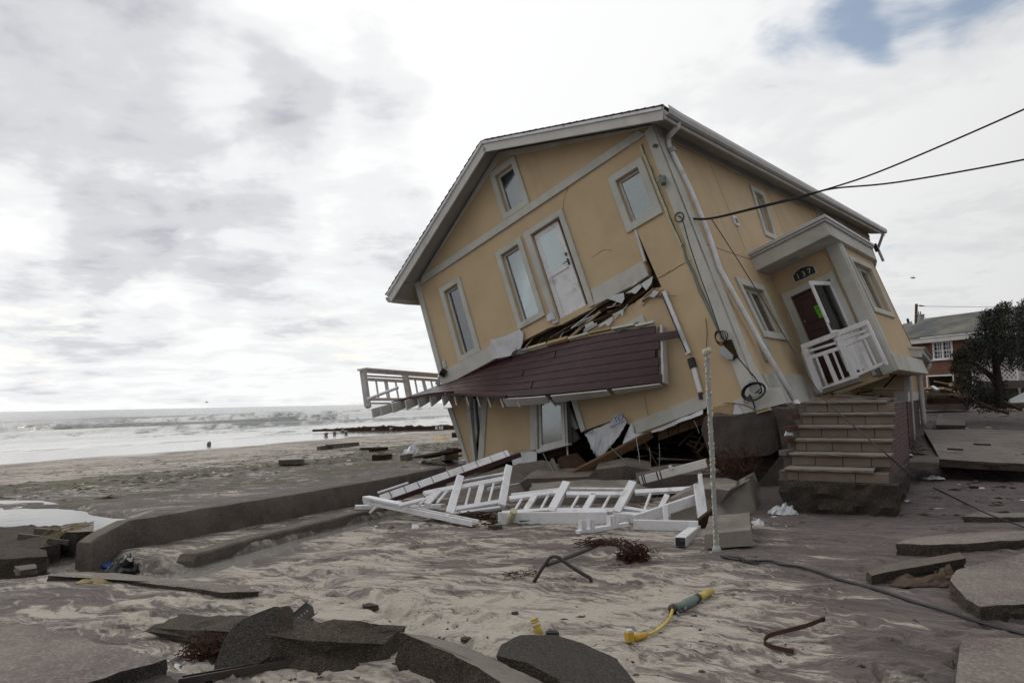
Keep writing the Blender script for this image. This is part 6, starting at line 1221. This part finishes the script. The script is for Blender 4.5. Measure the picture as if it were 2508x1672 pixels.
def timber_thing(name, label, parts, mat, cat='timber'):
    root = empty(name, parts[0][0]); setp(root, label, cat)
    for a, b, wd, th in parts:
        mb = MB(); mb.beam(a, b, wd, th, (0, 0, 1)); o = mb.build('plank', mat); o.parent = root; o.matrix_parent_inverse = Matrix.Translation(-root.location)
    return root
timber_thing('timber_section', 'brown wooden section of boardwalk lying on the open beach', [(G(783+i*9.6, 1098-i*1.1, .07), G(783+i*9.6+9, 1098-(i+1)*1.1, .09), .3, .2) for i in range(10)]+[(G(800, 1090, .2), G(870, 1084, .25), .3, .06)], greywood)
timber_thing('timber_crate', 'grey slatted crate on the sand below the boardwalk section', [(G(692+i*5, 1132-i*.15, .12), G(692+i*5+4.4, 1132-i*.15, .06), .25, .16) for i in range(9)], greywood, 'crate')
timber_thing('beach_board', 'dark boards lying on the beach left of the house', [(G(884, 1099, .06), G(935, 1096, .06), .2, .08), (G(908, 1102, .1), G(946, 1098, .1), .2, .14)], wooddark)
mb = MB(); a = D(1107, 1065, 40); mb.tube([a, a+V(.55, 0, .03)], .14, 8); setp(mb.build('dark_log', wooddark, None, True), 'stubby black log just left of the house corner', 'log')
rag('orange_scrap', G(1080, 1076, .0), .35, .4, .18, orange, 'orange scrap on the beach left of the house', 61, 'plastic', 8)
rag('white_scrap', G(1010, 1112, .0), .35, .3, .35, ragw, 'white plastic sheet caught in the beach debris left of the house', 62, 'plastic', 10)
for k, (a, b, za, zb_, wd, th, m_, lab) in enumerate(((ZA(950, 1405), ZA(1540, 1300), .15, .5, .5, .06, wooddark, 'long dark panel tilted on the debris beside the house corner'), (ZA(980, 1420), ZA(1250, 1385), .1, .15, .12, .05, greywood, 'grey batten lying under the tilted dark panel'), (ZA(1290, 1420), ZA(1520, 1385), .1, .2, .10, .05, greywood, 'narrow grey batten nearest the house corner'), (ZA(1300, 1375), ZA(1400, 1360), .15, .3, .35, .35, greywood, 'small grey box on the debris by the house corner'), (ZA(320, 1420), ZA(450, 1400), .08, .08, .4, .2, wooddark, 'dark block of wreckage in the beach debris'), (ZA(690, 1420), ZA(790, 1400), .08, .12, .35, .2, greywood, 'grey block left of the tilted dark panel'), (ZA(80, 1285), ZA(430, 1275), .05, .05, .3, .07, wooddark, 'thin dark plank on the beach above the debris line'), (ZA(930, 1480), ZA(1010, 1460), .05, .05, .08, .04, white, 'small white lath at the foot of the debris heap'), (ZA(1520, 1475), ZA(1590, 1465), .08, .08, .2, .1, white, 'small white fragment against the house corner'), (ZA(1100, 1450), ZA(1400, 1400), .05, .12, .06, .04, plywood, 'pale lath in the debris beside the house corner'))):
    mb = MB(); mb.beam(G(*a, za), G(*b, zb_), wd, th, (0, 0, 1)); setp(mb.build('debris_board', m_), lab, 'board')
def scatter(name, n, fn, size, mat, kind_label, seed):
    rr2 = np.random.default_rng(seed); vs = []; fs = []; Q = [q for q in (fn(rr2) for k in range(n)) if q is not None]; HH = height(np.array([q[0] for q in Q]), np.array([q[1] for q in Q]))
    for (x, y), z in zip(Q, HH):
        s_ = size*rr2.lognormal(0, .5); c = V(x, y, float(z)); a0 = rr2.uniform(0, 6.28); b0 = len(vs); el = rr2.uniform(.5, 1.6)
        for i in range(5):
            t_ = a0+i*1.257; vs.append(c+V(math.cos(t_)*s_*el*rr2.uniform(.6, 1.3), math.sin(t_)*s_*rr2.uniform(.6, 1.3)/el, -.005))
        vs.append(c+V(rr2.normal()*s_*.2, rr2.normal()*s_*.2, s_*rr2.uniform(.10, .28))); fs += [(b0+i, b0+(i+1) % 5, b0+5) for i in range(5)]
    o = mk(name, vs, fs, mat); setp(o, kind_label, None, None, 'stuff'); return o
def onwrack(c, wd):
    def f(r_):
        s = c+r_.normal()*wd; a = r_.uniform(-42, 40); x = SH_A[0]+SH_N[0]*s+SH_T[0]*a; y = SH_A[1]+SH_N[1]*s+SH_T[1]*a
        if y < 6 or (x > -2.0 and y < 36) or abs(x) > y*.85: return None
        return x, y
    return f
weedm = worn('seaweed', (.050, .048, .020), (.035, .032, .016), 6, .8, .4, 20, .02)
scatter('seaweed_line', 4200, onwrack(31, 1.7), .07, weedm, 'line of dark green seaweed along the beach', 11); scatter('seaweed_line', 2200, onwrack(26, 4.5), .05, weedm, 'thin strands of seaweed on the lower beach', 12)
scatter('beach_litter', 700, onwrack(31, 2.0), .032, ragw, 'pale scraps of litter among the seaweed', 13); scatter('wood_litter', 900, onwrack(29, 5.), .04, greywood, 'brown wood scraps on the beach', 14)
def nearsand(r_):
    y = 3.6+9*r_.random()**1.2; x = r_.uniform(-.68, .68)*y
    return (x, y) if shore(x, y) > 45 else None
scatter('sand_crumbs', 1500, nearsand, .010, concrough, 'crumbs of wet sand and shell over the foreground', 15)
birdm = worn('gull_dark', (.20, .19, .18), (.34, .33, .32), 6, .8, .1, 30, .004)
def bird(p, s_, ang, lab):
    c, sn_ = math.cos(ang), math.sin(ang); f_ = lambda x, y, z: V(p)+V(x*c-y*sn_, x*sn_+y*c, z)*s_
    mb = MB(); mb.tube([f_(-.62, 0, .42), f_(-.4, 0, .45), f_(-.15, 0, .46), f_(.12, 0, .50), f_(.27, 0, .60), f_(.34, 0, .72), f_(.42, 0, .75), f_(.47, 0, .74), f_(.58, 0, .71)], [.02, .09, .17, .18, .12, .08, .085, .06, .012], 8)
    for q in (-.06, .06): mb.tube([f_(.0, q, .36), f_(.02, q, 0), f_(.12, q, 0)], .02, 5)
    setp(mb.build('gull', birdm, None, True), lab, 'bird', 'gulls on the wet sand')
for k, (x, y, an_) in enumerate(((798.5, 1067, .2), (819, 1063, 1), (839, 1058, .3), (848, 1062, 2.9), (914, 1056, .1), (958, 1054, 3.0))): bird(G(x, y), .30, an_, ['leftmost of the small gulls standing in front of the groyne', 'second gull from the left in front of the groyne', 'third gull from the left in front of the groyne, the largest', 'fourth gull from the left in front of the groyne', 'gull standing alone between the groyne cluster and the deck railing', 'rightmost gull in front of the groyne, nearest the deck'][k])
bird(G(512, 1090), .19, 2.8, 'lone gull standing at the edge of the wet sand left of the others')
for (x, y, dd, lab) in ((506, 985, 90, 'tiny gull flying low over the sea'), (2236, 681, 60, 'tiny gull flying in the sky above the utility pole')):
    mb = MB(); c = D(x, y, dd); mb.tube([c+V(-.2, 0, 0), c+V(0, 0, .02), c+V(.22, 0, 0)], [.02, .07, .02], 6); mb.prism([c+V(0, 0, .02), c+V(-.03, .18, .13), c+V(-.09, .36, .10), c+V(.04, .18, .12)], (0, 0, .01)); mb.prism([c+V(0, 0, .02), c+V(-.03, -.18, .13), c+V(-.09, -.36, .10), c+V(.04, -.18, .12)], (0, 0, .01)); setp(mb.build('flying_gull', birdm), lab, 'bird')

# ================================================================== background at the right
def ZF(x, y): return (2200+.17855*x, 720+.17855*y)
# brick house: face from far left to nearer right
bl, br_ = D(2252, 985, 47), D(2640, 1000, 38); bx = V(br_.x-bl.x, br_.y-bl.y, 0); BLn = bx.length; bx.normalize(); bn = V(bx.y, -bx.x, 0)
if bn.y > 0: bn = -bn
B0 = V(bl.x, bl.y, .4); bh = empty('brick_house', B0); setp(bh, 'low red brick house with a weathered grey roof behind the juniper tree', 'house')
def bhp(o): o.parent = bh; o.matrix_parent_inverse = Matrix.Translation(-B0); return o
bz = V(0, 0, 1); BP = Pl(B0, bx, bz, bn)
def bq(p):
    d = V(ray(*p)); e = V(EYEP); h = e+d*((B0-e).dot(bn)/d.dot(bn)); r_ = h-B0; return (r_.dot(bx), r_.z)
ev0, ev1 = bq(ZF(300, 680)), bq(ZF(1000, 620)); EVH = ev0[1]
w0, w1 = bq(ZF(485, 672)), bq(ZF(745, 875)); g0_, g1_ = bq(ZF(395, 1125)), bq(ZF(765, 1240))
hole = rect(w0[0], w1[0], w0[1], w1[1]); hole2 = rect(g0_[0], g1_[0], g0_[1], .15)
o = wall('wall', BP, [(-1.5, 0), (BLn, 0), (BLn, EVH), (-1.5, EVH)], [hole, hole2], .3, brickred, None); uv = o.data.uv_layers.new(name='UVMap')
for lp in o.data.loops: c = o.data.vertices[lp.vertex_index].co-B0; uv.data[lp.index].uv = (c.dot(bx), c.z)
bhp(o)
mb = MB(); slabq(mb, BP, rect(-6, BLn, EVH, -.3), -1.3, -1.2); bhp(mb.build('room_shade_board', blackint))  # near-black board shuts out sky behind the openings, painted as room shade
mb = MB(); ring(mb, BP, inset(hole, -.08), inset(hole, .03), -.05, .04); mid = (w0[0]+w1[0])/2; mb.beam(BP.P(mid, w0[1], 0), BP.P(mid, w1[1], 0), .12, .08, bn); wb = bhp(mb.build('window', white))
for s0, s1, rows in ((w0[0]+.06, mid-.06, 4), (mid+.06, w1[0]-.06, 4)):
    mb = MB()
    for i in range(1, 3): x = s0+(s1-s0)*i/3; mb.beam(BP.P(x, w0[1], -.03), BP.P(x, w1[1], -.03), .03, .03, bn)
    for i in range(1, rows): z_ = w0[1]+(w1[1]-w0[1])*i/rows; mb.beam(BP.P(s0, z_, -.03), BP.P(s1, z_, -.03), .03 if i != 2 else .07, .03, bn)
    o = mb.build('glazing_bars', white); o.parent = wb
mb = MB(); slabq(mb, BP, hole, -.07, -.06); o = mb.build('pane', glassd); o.parent = wb
mb = MB(); slabq(mb, BP, rect(mid+.06, w1[0]-.06, w0[1]-.05, (w0[1]*.35+w1[1]*.65)), -.13, -.12); o = mb.build('blind', curtain); o.parent = wb
mb = MB(); mb.beam(BP.P(w0[0]-.15, w1[1]-.06, .08), BP.P(w1[0]+.2, w1[1]-.06, .08), .1, .08, bz); bhp(mb.build('sill', white))
mb = MB(); ring(mb, BP, inset(hole2, -.05), inset(hole2, .04), -.1, .03); bhp(mb.build('garage_frame', whitetrim))
mb = MB(); mb.prism([BP.P(-1.8, EVH-.02, .0), BP.P(BLn, EVH-.02, .0), BP.P(BLn, EVH-.02, .55), BP.P(-1.8, EVH-.02, .55)], (0, 0, .32)); bhp(mb.build('fascia', whitetrim))
RH = 1.55; mb = MB(); mb.prism([BP.P(-1.9, EVH+.31, .65), BP.P(BLn, EVH+.31, .65), BP.P(BLn, EVH+.31+RH, -3.2), BP.P(-1.9, EVH+.31+RH, -3.2)], (0, 0, .08)); rfm = worn('old_roof', (.075, .08, .088), (.20, .185, .135), .55, .95, .4, 40, .02, (.06, .062, .07), .8, .4); bhp(mb.build('roof', rfm))
mb = MB(); slabq(mb, BP, rect(w1[0]+1.0, w1[0]+2.5, w0[1]-.1, w0[1]-.22), .0, .06); bhp(mb.build('wall_trim', darkmetal))
# white gabled house further back
c = D(2218, 850, 62); gw = empty('white_house', V(c.x, c.y, .5)); setp(gw, 'white clapboard gable end behind the utility pole', 'house')
def gp_(x, y): return D(x, y, 62)
mb = MB(); mb.prism([gp_(2188, 880), gp_(2188, 802), gp_(2203, 797), gp_(2234, 786), gp_(2238, 880)], V(1.5, 5, 0)); o = mb.build('wall', whitetrim); o.parent = gw; o.matrix_parent_inverse = Matrix.Translation(-gw.location)
for k in range(22):
    y = 880-k*4.1
    x0 = 2189; x1 = 2237
    if y < 800: x0 = 2236-(2236-2203)*max(0, (y-786))/11
    if y < 788: continue
    mb = MB(); mb.beam(gp_(x0, y)+V(0, -.03, 0), gp_(x1, y)+V(0, -.03, 0), .05, .115, (0, 0, 1)); o = mb.build('clapboard', whitetrim); o.parent = gw; o.matrix_parent_inverse = Matrix.Translation(-gw.location)
mb = MB(); mb.tube([gp_(2225, 790), gp_(2222.5, 780)], .10, 8); mb.tube([gp_(2200, 800), gp_(2201, 786)], .16, 8); o = mb.build('vent_pipe', darkmetal); o.parent = gw; o.matrix_parent_inverse = Matrix.Translation(-gw.location)
# utility pole
a, b = D(2238, 1000, 55), D(2244.5, 744, 55); up_ = empty('utility_pole', a); setp(up_, 'brown wooden utility pole with a grey transformer', 'utility pole')
def upp(o): o.parent = up_; o.matrix_parent_inverse = Matrix.Translation(-a); return o
mb = MB(); mb.tube([a, b], [.14, .10], 10); upp(mb.build('pole', woodbrown, None, True))
mb = MB(); t0_, t1_ = D(2255, 790, 54.8), D(2256, 771, 54.8); mb.tube([t0_, t0_.lerp(t1_, .1), t0_.lerp(t1_, .88), t1_], [.17, .2, .22, .24], 12); mb.tube([t1_, t1_+V(0, 0, .03)], .24, 12); tr_ = upp(mb.build('transformer', galv))
for x in (2250, 2254.5): mb = MB(); mb.tube([D(x, 771, 54.8), D(x, 763, 54.8)], .04, 6); o = mb.build('bushing', darkmetal); o.parent = tr_
mb = MB(); mb.beam(D(2246, 775, 55), D(2250, 775, 55), .05, .05, (0, 0, 1)); mb.beam(D(2246, 783, 55), D(2250, 783, 55), .05, .05, (0, 0, 1)); upp(mb.build('bracket', darkmetal))
mb = MB(); mb.tube([D(2248, 748, 55), D(2254, 748.5, 55), D(2258, 749, 55), D(2268, 750, 55)], [.02, .06, .05, .015], 6); upp(mb.build('insulator', darkmetal))
mb = MB(); mb.tube([D(2268, 750, 55), D(2380, 751.5, 52), D(2508, 751, 49), D(2800, 745, 44)], .014, 5); setp(mb.build('power_line', rubber), 'faint power line running right from the utility pole', 'wire')
mb = MB(); mb.tube(smoothpath([D(2262, 775, 54.8), D(2280, 793, 54), D(2300, 803, 52), D(2400, 822, 47)], 4), .02, 5); setp(mb.build('power_line', rubber), 'sagging wire from the transformer to the brick house', 'wire')
mb = MB(); mb.tube([D(2250, 850, 54), D(2250, 800, 54)], .09, 8); mb.tube([D(2251, 800, 54), D(2251, 792, 54)], .12, 8); mb.tube([D(2246.5, 850, 54), D(2247, 790, 54)], .05, 6); setp(mb.build('riser_pipe', galv), 'grey riser pipes beside the utility pole', 'pipe')
# juniper tree
leafm, t, p = newmat('juniper_leaf'); v = coord(t); n1 = noise(t, v, 1.6, 4, .6); n2 = noise(t, v, 14, 3, .6)
t.links.new(mixc(t, ss(t, n2.outputs[0], .35, .7), mixc(t, ss(t, n1.outputs[0], .35, .65), (.022, .031, .017), (.042, .048, .026)), (.014, .018, .011)), p.inputs['Base Color']); p.inputs['Roughness'].default_value = .7
barkm = worn('juniper_bark', (.060, .048, .040), (.04, .03, .026), 6, .95, .6, 30, .02)
def foliage(clumps, n_per, lsz, seed, wind):
    r_ = np.random.default_rng(seed); C = []
    for (c, rad) in clumps:
        c = np.array(c)
        for k in range(int(n_per*(rad/.45)**2)):
            d = r_.normal(size=3); d /= np.linalg.norm(d); q = c+d*rad*(r_.random()**.45)*np.array([1.0, 1.0, .8])+np.array(wind)*r_.random()*rad*.5; C.append(q)
    C = np.array(C); n = len(C); vs = np.zeros((n*4, 3)); d = r_.normal(size=(n, 3)); d += np.array(wind)*.9; d /= np.linalg.norm(d, axis=1)[:, None]; e = np.cross(d, r_.normal(size=(n, 3))); e /= np.linalg.norm(e, axis=1)[:, None]; s_ = lsz*r_.uniform(.6, 1.5, (n, 1))
    vs[0::4] = C-d*s_; vs[1::4] = C+e*s_*.42; vs[2::4] = C+d*s_*1.1; vs[3::4] = C-e*s_*.42
    return vs, [(4*i, 4*i+1, 4*i+2, 4*i+3) for i in range(n)]
def tree(name, label, base, trunk, clumps, lsz, n_per, seed, wind=(.5, 0, .6)):
    root = empty(name, base); setp(root, label, 'tree'); mb = MB()
    for pts, r0, r1 in trunk: P = smoothpath(pts, 4); mb.tube(P, [r0+(r1-r0)*i/(len(P)-1) for i in range(len(P))], 8)
    o = mb.build('trunk', barkm, None, True); o.parent = root; o.matrix_parent_inverse = Matrix.Translation(-V(base))
    vs, fs = foliage(clumps, n_per, lsz, seed, wind); me = bpy.data.meshes.new('crown'); me.from_pydata(vs.tolist(), [], fs); me.materials.append(leafm); o = bpy.data.objects.new('crown', me); COL.objects.link(o); o.parent = root; o.matrix_parent_inverse = Matrix.Translation(-V(base)); return root
TD = 22.; rt = random.Random(3)
cl = []
for x, y, r_ in ((2466, 745, .13), (2460, 752, .17), (2455, 762, .22), (2448, 772, .26), (2441, 784, .3), (2418, 768, .14), (2412, 777, .22), (2408, 787, .2), (2425, 795, .28), (2450, 797, .3), (2465, 768, .14), (2470, 762, .1), (2440, 810, .36), (2415, 806, .28), (2468, 812, .34), (2400, 826, .28), (2425, 830, .36), (2455, 835, .38), (2385, 840, .26), (2400, 850, .3), (2372, 852, .2), (2475, 845, .34), (2430, 856, .34), (2365, 864, .22), (2350, 873, .24), (2340, 880, .18), (2368, 880, .26), (2395, 872, .3), (2345, 892, .22), (2372, 896, .26), (2400, 893, .26), (2425, 880, .26), (2455, 868, .34), (2480, 870, .34), (2345, 908, .2), (2365, 912, .24), (2340, 903, .15), (2385, 912, .22), (2470, 893, .26), (2490, 892, .26), (2355, 930, .24), (2345, 940, .22), (2368, 945, .26), (2352, 952, .24), (2395, 940, .22), (2405, 962, .28), (2380, 965, .28), (2420, 975, .3), (2395, 984, .3), (2440, 970, .28), (2455, 982, .3), (2375, 988, .24), (2430, 995, .26), (2470, 996, .22), (2410, 1000, .2), (2445, 940, .2)):
    cl.append((D(x+rt.uniform(-3, 3), y, TD+rt.uniform(-.8, .8)), r_*1.22))
tb = D(2448, 1000, TD); tree('juniper_tree', 'dark wind-bent juniper tree in front of the brick house', (tb.x, tb.y, tb.z),
    [([tb, D(2446, 950, TD), D(2440, 900, TD), D(2436, 860, TD), D(2440, 800, TD), D(2460, 755, TD)], .16, .03), ([D(2444, 930, TD), D(2415, 908, TD), D(2385, 890, TD-.3), D(2355, 880, TD-.5)], .07, .02), ([D(2446, 950, TD), D(2420, 920, TD), D(2395, 905, TD)], .06, .02), ([D(2440, 900, TD), D(2465, 860, TD), D(2480, 840, TD)], .08, .02), ([D(2445, 965, TD), D(2410, 960, TD), D(2370, 950, TD)], .05, .02), ([D(2436, 860, TD), D(2415, 820, TD), D(2412, 780, TD)], .06, .02)], cl, .034, 620, 5)
cl = []
for x, y, r_ in ((2512, 738, .14), (2506, 746, .18), (2500, 756, .2), (2493, 765, .2), (2490, 778, .2), (2486, 790, .24), (2496, 772, .16), (2497, 800, .3), (2512, 795, .3), (2505, 815, .34), (2520, 825, .4), (2512, 845, .36), (2503, 865, .3), (2520, 875, .4), (2530, 850, .5), (2540, 800, .5), (2535, 770, .4), (2530, 900, .4), (2550, 930, .5), (2560, 860, .6)):
    cl.append((D(x, y, 23.5+rt.uniform(-.6, .6)), r_))
tb = D(2535, 1005, 23.5); tree('juniper_tree', 'second juniper at the right edge, cut by the frame', (tb.x, tb.y, tb.z), [([tb, D(2530, 940, 23.5), D(2515, 870, 23.5), D(2500, 770, 23.5)], .15, .03), ([D(2515, 870, 23.5), D(2535, 820, 23.5)], .07, .02)], cl, .036, 620, 6)
bw_ = MB(); rt2 = random.Random(9)
for k in range(26):
    x = 2375+rt2.random()*40; p_ = D(x, 806, 50); bw_.tube(smoothpath([p_, p_+V(rt2.uniform(-.2, .2), 0, .25), p_+V(rt2.uniform(-.5, .5), 0, .5+rt2.random()*.3)], 3), .012, 4)
bs = setp(bw_.build('bare_shrub', barkm), 'bare twiggy branches showing above the brick house roof', 'shrub')
# lattice fence behind the trees
lf0, lf1 = D(2385, 935, 29), D(2620, 930, 26); lx = (lf1-lf0); LL = math.hypot(lx.x, lx.y); lx = V(lx.x, lx.y, 0).normalized(); LZ = 1.55+(957-878)*28/1800; z1_ = 1.55+(957-928)*28/1800
lf = empty('lattice_fence', V(lf0.x, lf0.y, .6)); setp(lf, 'white lattice fence panel half hidden behind the juniper', 'fence')
hgt_ = LZ-z1_; mbs = MB(); n_ = int(LL/.16)
def LQ(x, z_): return V(lf0.x, lf0.y, 0)+lx*x+V(0, 0, z1_+z_)
for k in range(-int(hgt_/.16), n_):
    for sg in (1, -1):
        x0 = k*.16; x1 = x0+hgt_
        a0, a1 = max(x0, 0), min(x1, LL)
        if a1 <= a0: continue
        za, zb_ = (a0-x0, a1-x0) if sg == 1 else (hgt_-(a0-x0), hgt_-(a1-x0)); mbs.beam(LQ(a0, za)+V(0, .01*sg, 0), LQ(a1, zb_)+V(0, .01*sg, 0), .012, .045, (0, 0, 1))
o = mbs.build('lattice', white); o.parent = lf; o.matrix_parent_inverse = Matrix.Translation(-lf.location); o['kind'] = 'stuff'
for z_ in (0, hgt_): mb = MB(); mb.beam(LQ(0, z_), LQ(LL, z_), .06, .09, (0, 0, 1)); o = mb.build('rail', white); o.parent = lf; o.matrix_parent_inverse = Matrix.Translation(-lf.location)
for x in np.linspace(0, LL, 5): mb = MB(); mb.beam(LQ(x, -.9), LQ(x, hgt_+.08), .1, .1, (0, 1, 0)); o = mb.build('post', white); o.parent = lf; o.matrix_parent_inverse = Matrix.Translation(-lf.location)
mb = MB(); mb.beam(D(2395, 943, 28.5), D(2620, 938, 26), .08, .28, (0, 0, 1)); setp(mb.build('low_fence_board', greywood), 'broad grey board below the lattice fence', 'board')
mb = MB(); mb.beam(D(2400, 975, 28.5), D(2640, 975, 26.3), .3, .75, (0, 0, 1)); setp(mb.build('low_wall', concrete), 'dark low garden wall behind the juniper trunks', 'wall')
# timber pile
for k, (a, b, dd, wd, th, m_, lab) in enumerate(((ZF(405, 1360), ZF(770, 1375), 27, .14, .10, greywood, 'long grey plank along the front of the timber pile'), (ZF(770, 1372), ZF(925, 1345), 27, .12, .09, plywood, 'pale plank continuing the front plank of the timber pile'), (ZF(720, 1375), ZF(970, 1462), 26, .12, .08, greywood, 'grey plank sloping down at the right of the timber pile'), (ZF(420, 1395), ZF(700, 1400), 26.5, .1, .1, greywood, 'grey plank just under the long front plank of the pile'), (ZF(580, 1290), ZF(700, 1320), 28, .4, .08, plywood, 'wide pale board lying on the timber pile'), (ZF(495, 1195), ZF(760, 1245), 29, .06, .05, plywood, 'thin pale lath propped across the back of the pile'), (ZF(725, 1235), ZF(835, 1280), 28.5, .25, .15, plywood, 'bright broken board on top of the timber pile'), (ZF(400, 1290), ZF(480, 1325), 28, .5, .06, plywood, 'pale sheet of plywood at the left of the timber pile'), (ZF(430, 1420), ZF(860, 1410), 26.2, .3, .14, woodbrown, 'dark brown beam at the base of the timber pile'), (ZF(430, 1470), ZF(900, 1460), 26, .35, .2, wooddark, 'blackened beam at the very bottom of the timber pile'), (ZF(700, 1310), ZF(860, 1300), 28, .3, .1, woodbrown, 'brown board right of the wide pale board on the pile'))):
    mb = MB(); mb.beam(D(*a, dd), D(*b, dd), wd, th, (0, 0, 1)); setp(mb.build('pile_plank', m_), lab, 'plank')
mb = MB(); mb.prism([D(*ZF(425, 1262), 28), D(*ZF(490, 1252), 28.6), D(*ZF(585, 1312), 28), D(*ZF(515, 1325), 27.4)], V(0, 0, -.05)); o = setp(mb.build('old_door', greywood), 'white panelled door thrown on the timber pile', 'door')
mb = MB(); mb.prism([D(*ZF(450, 1266), 28.0), D(*ZF(488, 1260), 28.5), D(*ZF(565, 1308), 28), D(*ZF(522, 1316), 27.5)], V(0, 0, .02)); c_ = mb.build('panel', white); c_.parent = o
chunk('debris_mound', [D(2270, 1004, 27), D(2275, 975, 28.5), D(2300, 966, 29), D(2340, 965, 29), D(2368, 975, 28.5), D(2375, 1004, 27)], V(0, 1.2, .1), wooddark, 'dark heap of rotten wood under the timber pile', 'heap', None, .12, .3, 4)
mb = MB(); mb.prism([D(2472, 978, 19), D(2508, 960, 19.5), D(2560, 950, 20), D(2560, 985, 18.6), D(2505, 985, 18.5), D(2476, 986, 18.6)], V(0, .05, -.04)); setp(mb.build('fallen_roof_sheet', galv), 'pale fallen roof sheet leaning at the right edge under the second juniper', 'sheet')
for k, (a, b, dd, lab) in enumerate((((2460, 985), (2500, 1002), 17.5, 'dark stick below the fallen roof sheet'), ((2395, 985), (2430, 998), 20, 'grey stick at the foot of the first juniper'), ((2400, 992), (2470, 1012), 18.5, 'long dark stick lying along the edge of the sandy drive'))):
    mb = MB(); mb.beam(D(*a, dd), D(*b, dd-.6), .08, .06, (0, 0, 1)); setp(mb.build('fallen_stick', wooddark), lab, 'stick')
def litterright(r_):
    y = r_.uniform(9, 26); x = y*r_.uniform(.52, .72); return x, y
scatter('drive_litter', 260, litterright, .05, wooddark, 'dark scraps of wood strewn over the sandy drive', 19); scatter('drive_litter', 40, litterright, .05, ragw, 'pale scraps strewn over the sandy drive', 20)
for k, (a, b, lab) in enumerate((((2322, 1099), (2357, 1101), 'short dark lath on the driveway slab'), ((2386, 1087), (2425, 1089), 'reddish lath on the driveway slab'), ((2236, 1112), (2262, 1112), 'dark stick at the left end of the driveway slab'), ((2376, 1193), (2394, 1193), 'thin dark splinter on the sand below the driveway slab'))):
    A_ = D(*a, 12.9 if k < 3 else 9.9); mb = MB(); mb.beam(A_, D(*b, 12.9 if k < 3 else 9.9), .05, .03, (0, 0, 1)); setp(mb.build('lath', wooddark if k != 1 else rust), lab, 'lath')

def underhouse(r_):
    y = r_.uniform(8.9, 13.0); x = r_.uniform(-2.2, 3.6)
    return (x, y) if shore(x, y) > 43.5 else None
scatter('rubble', 900, underhouse, .028, concrough, 'crumbs of concrete and mortar strewn round the foot of the house', 31); scatter('wood_splinters', 260, underhouse, .035, greywood, 'splinters of wood strewn round the foot of the house', 32); scatter('white_splinters', 60, underhouse, .03, ragw, 'white flakes of vinyl strewn round the foot of the house', 33)
def slabside(r_):
    y = r_.uniform(3.9, 5.4); x = r_.uniform(-2.6, 1.4); return x, y
scatter('slab_rubble', 420, slabside, .016, concrough, 'gravel broken off the foreground slabs', 34)
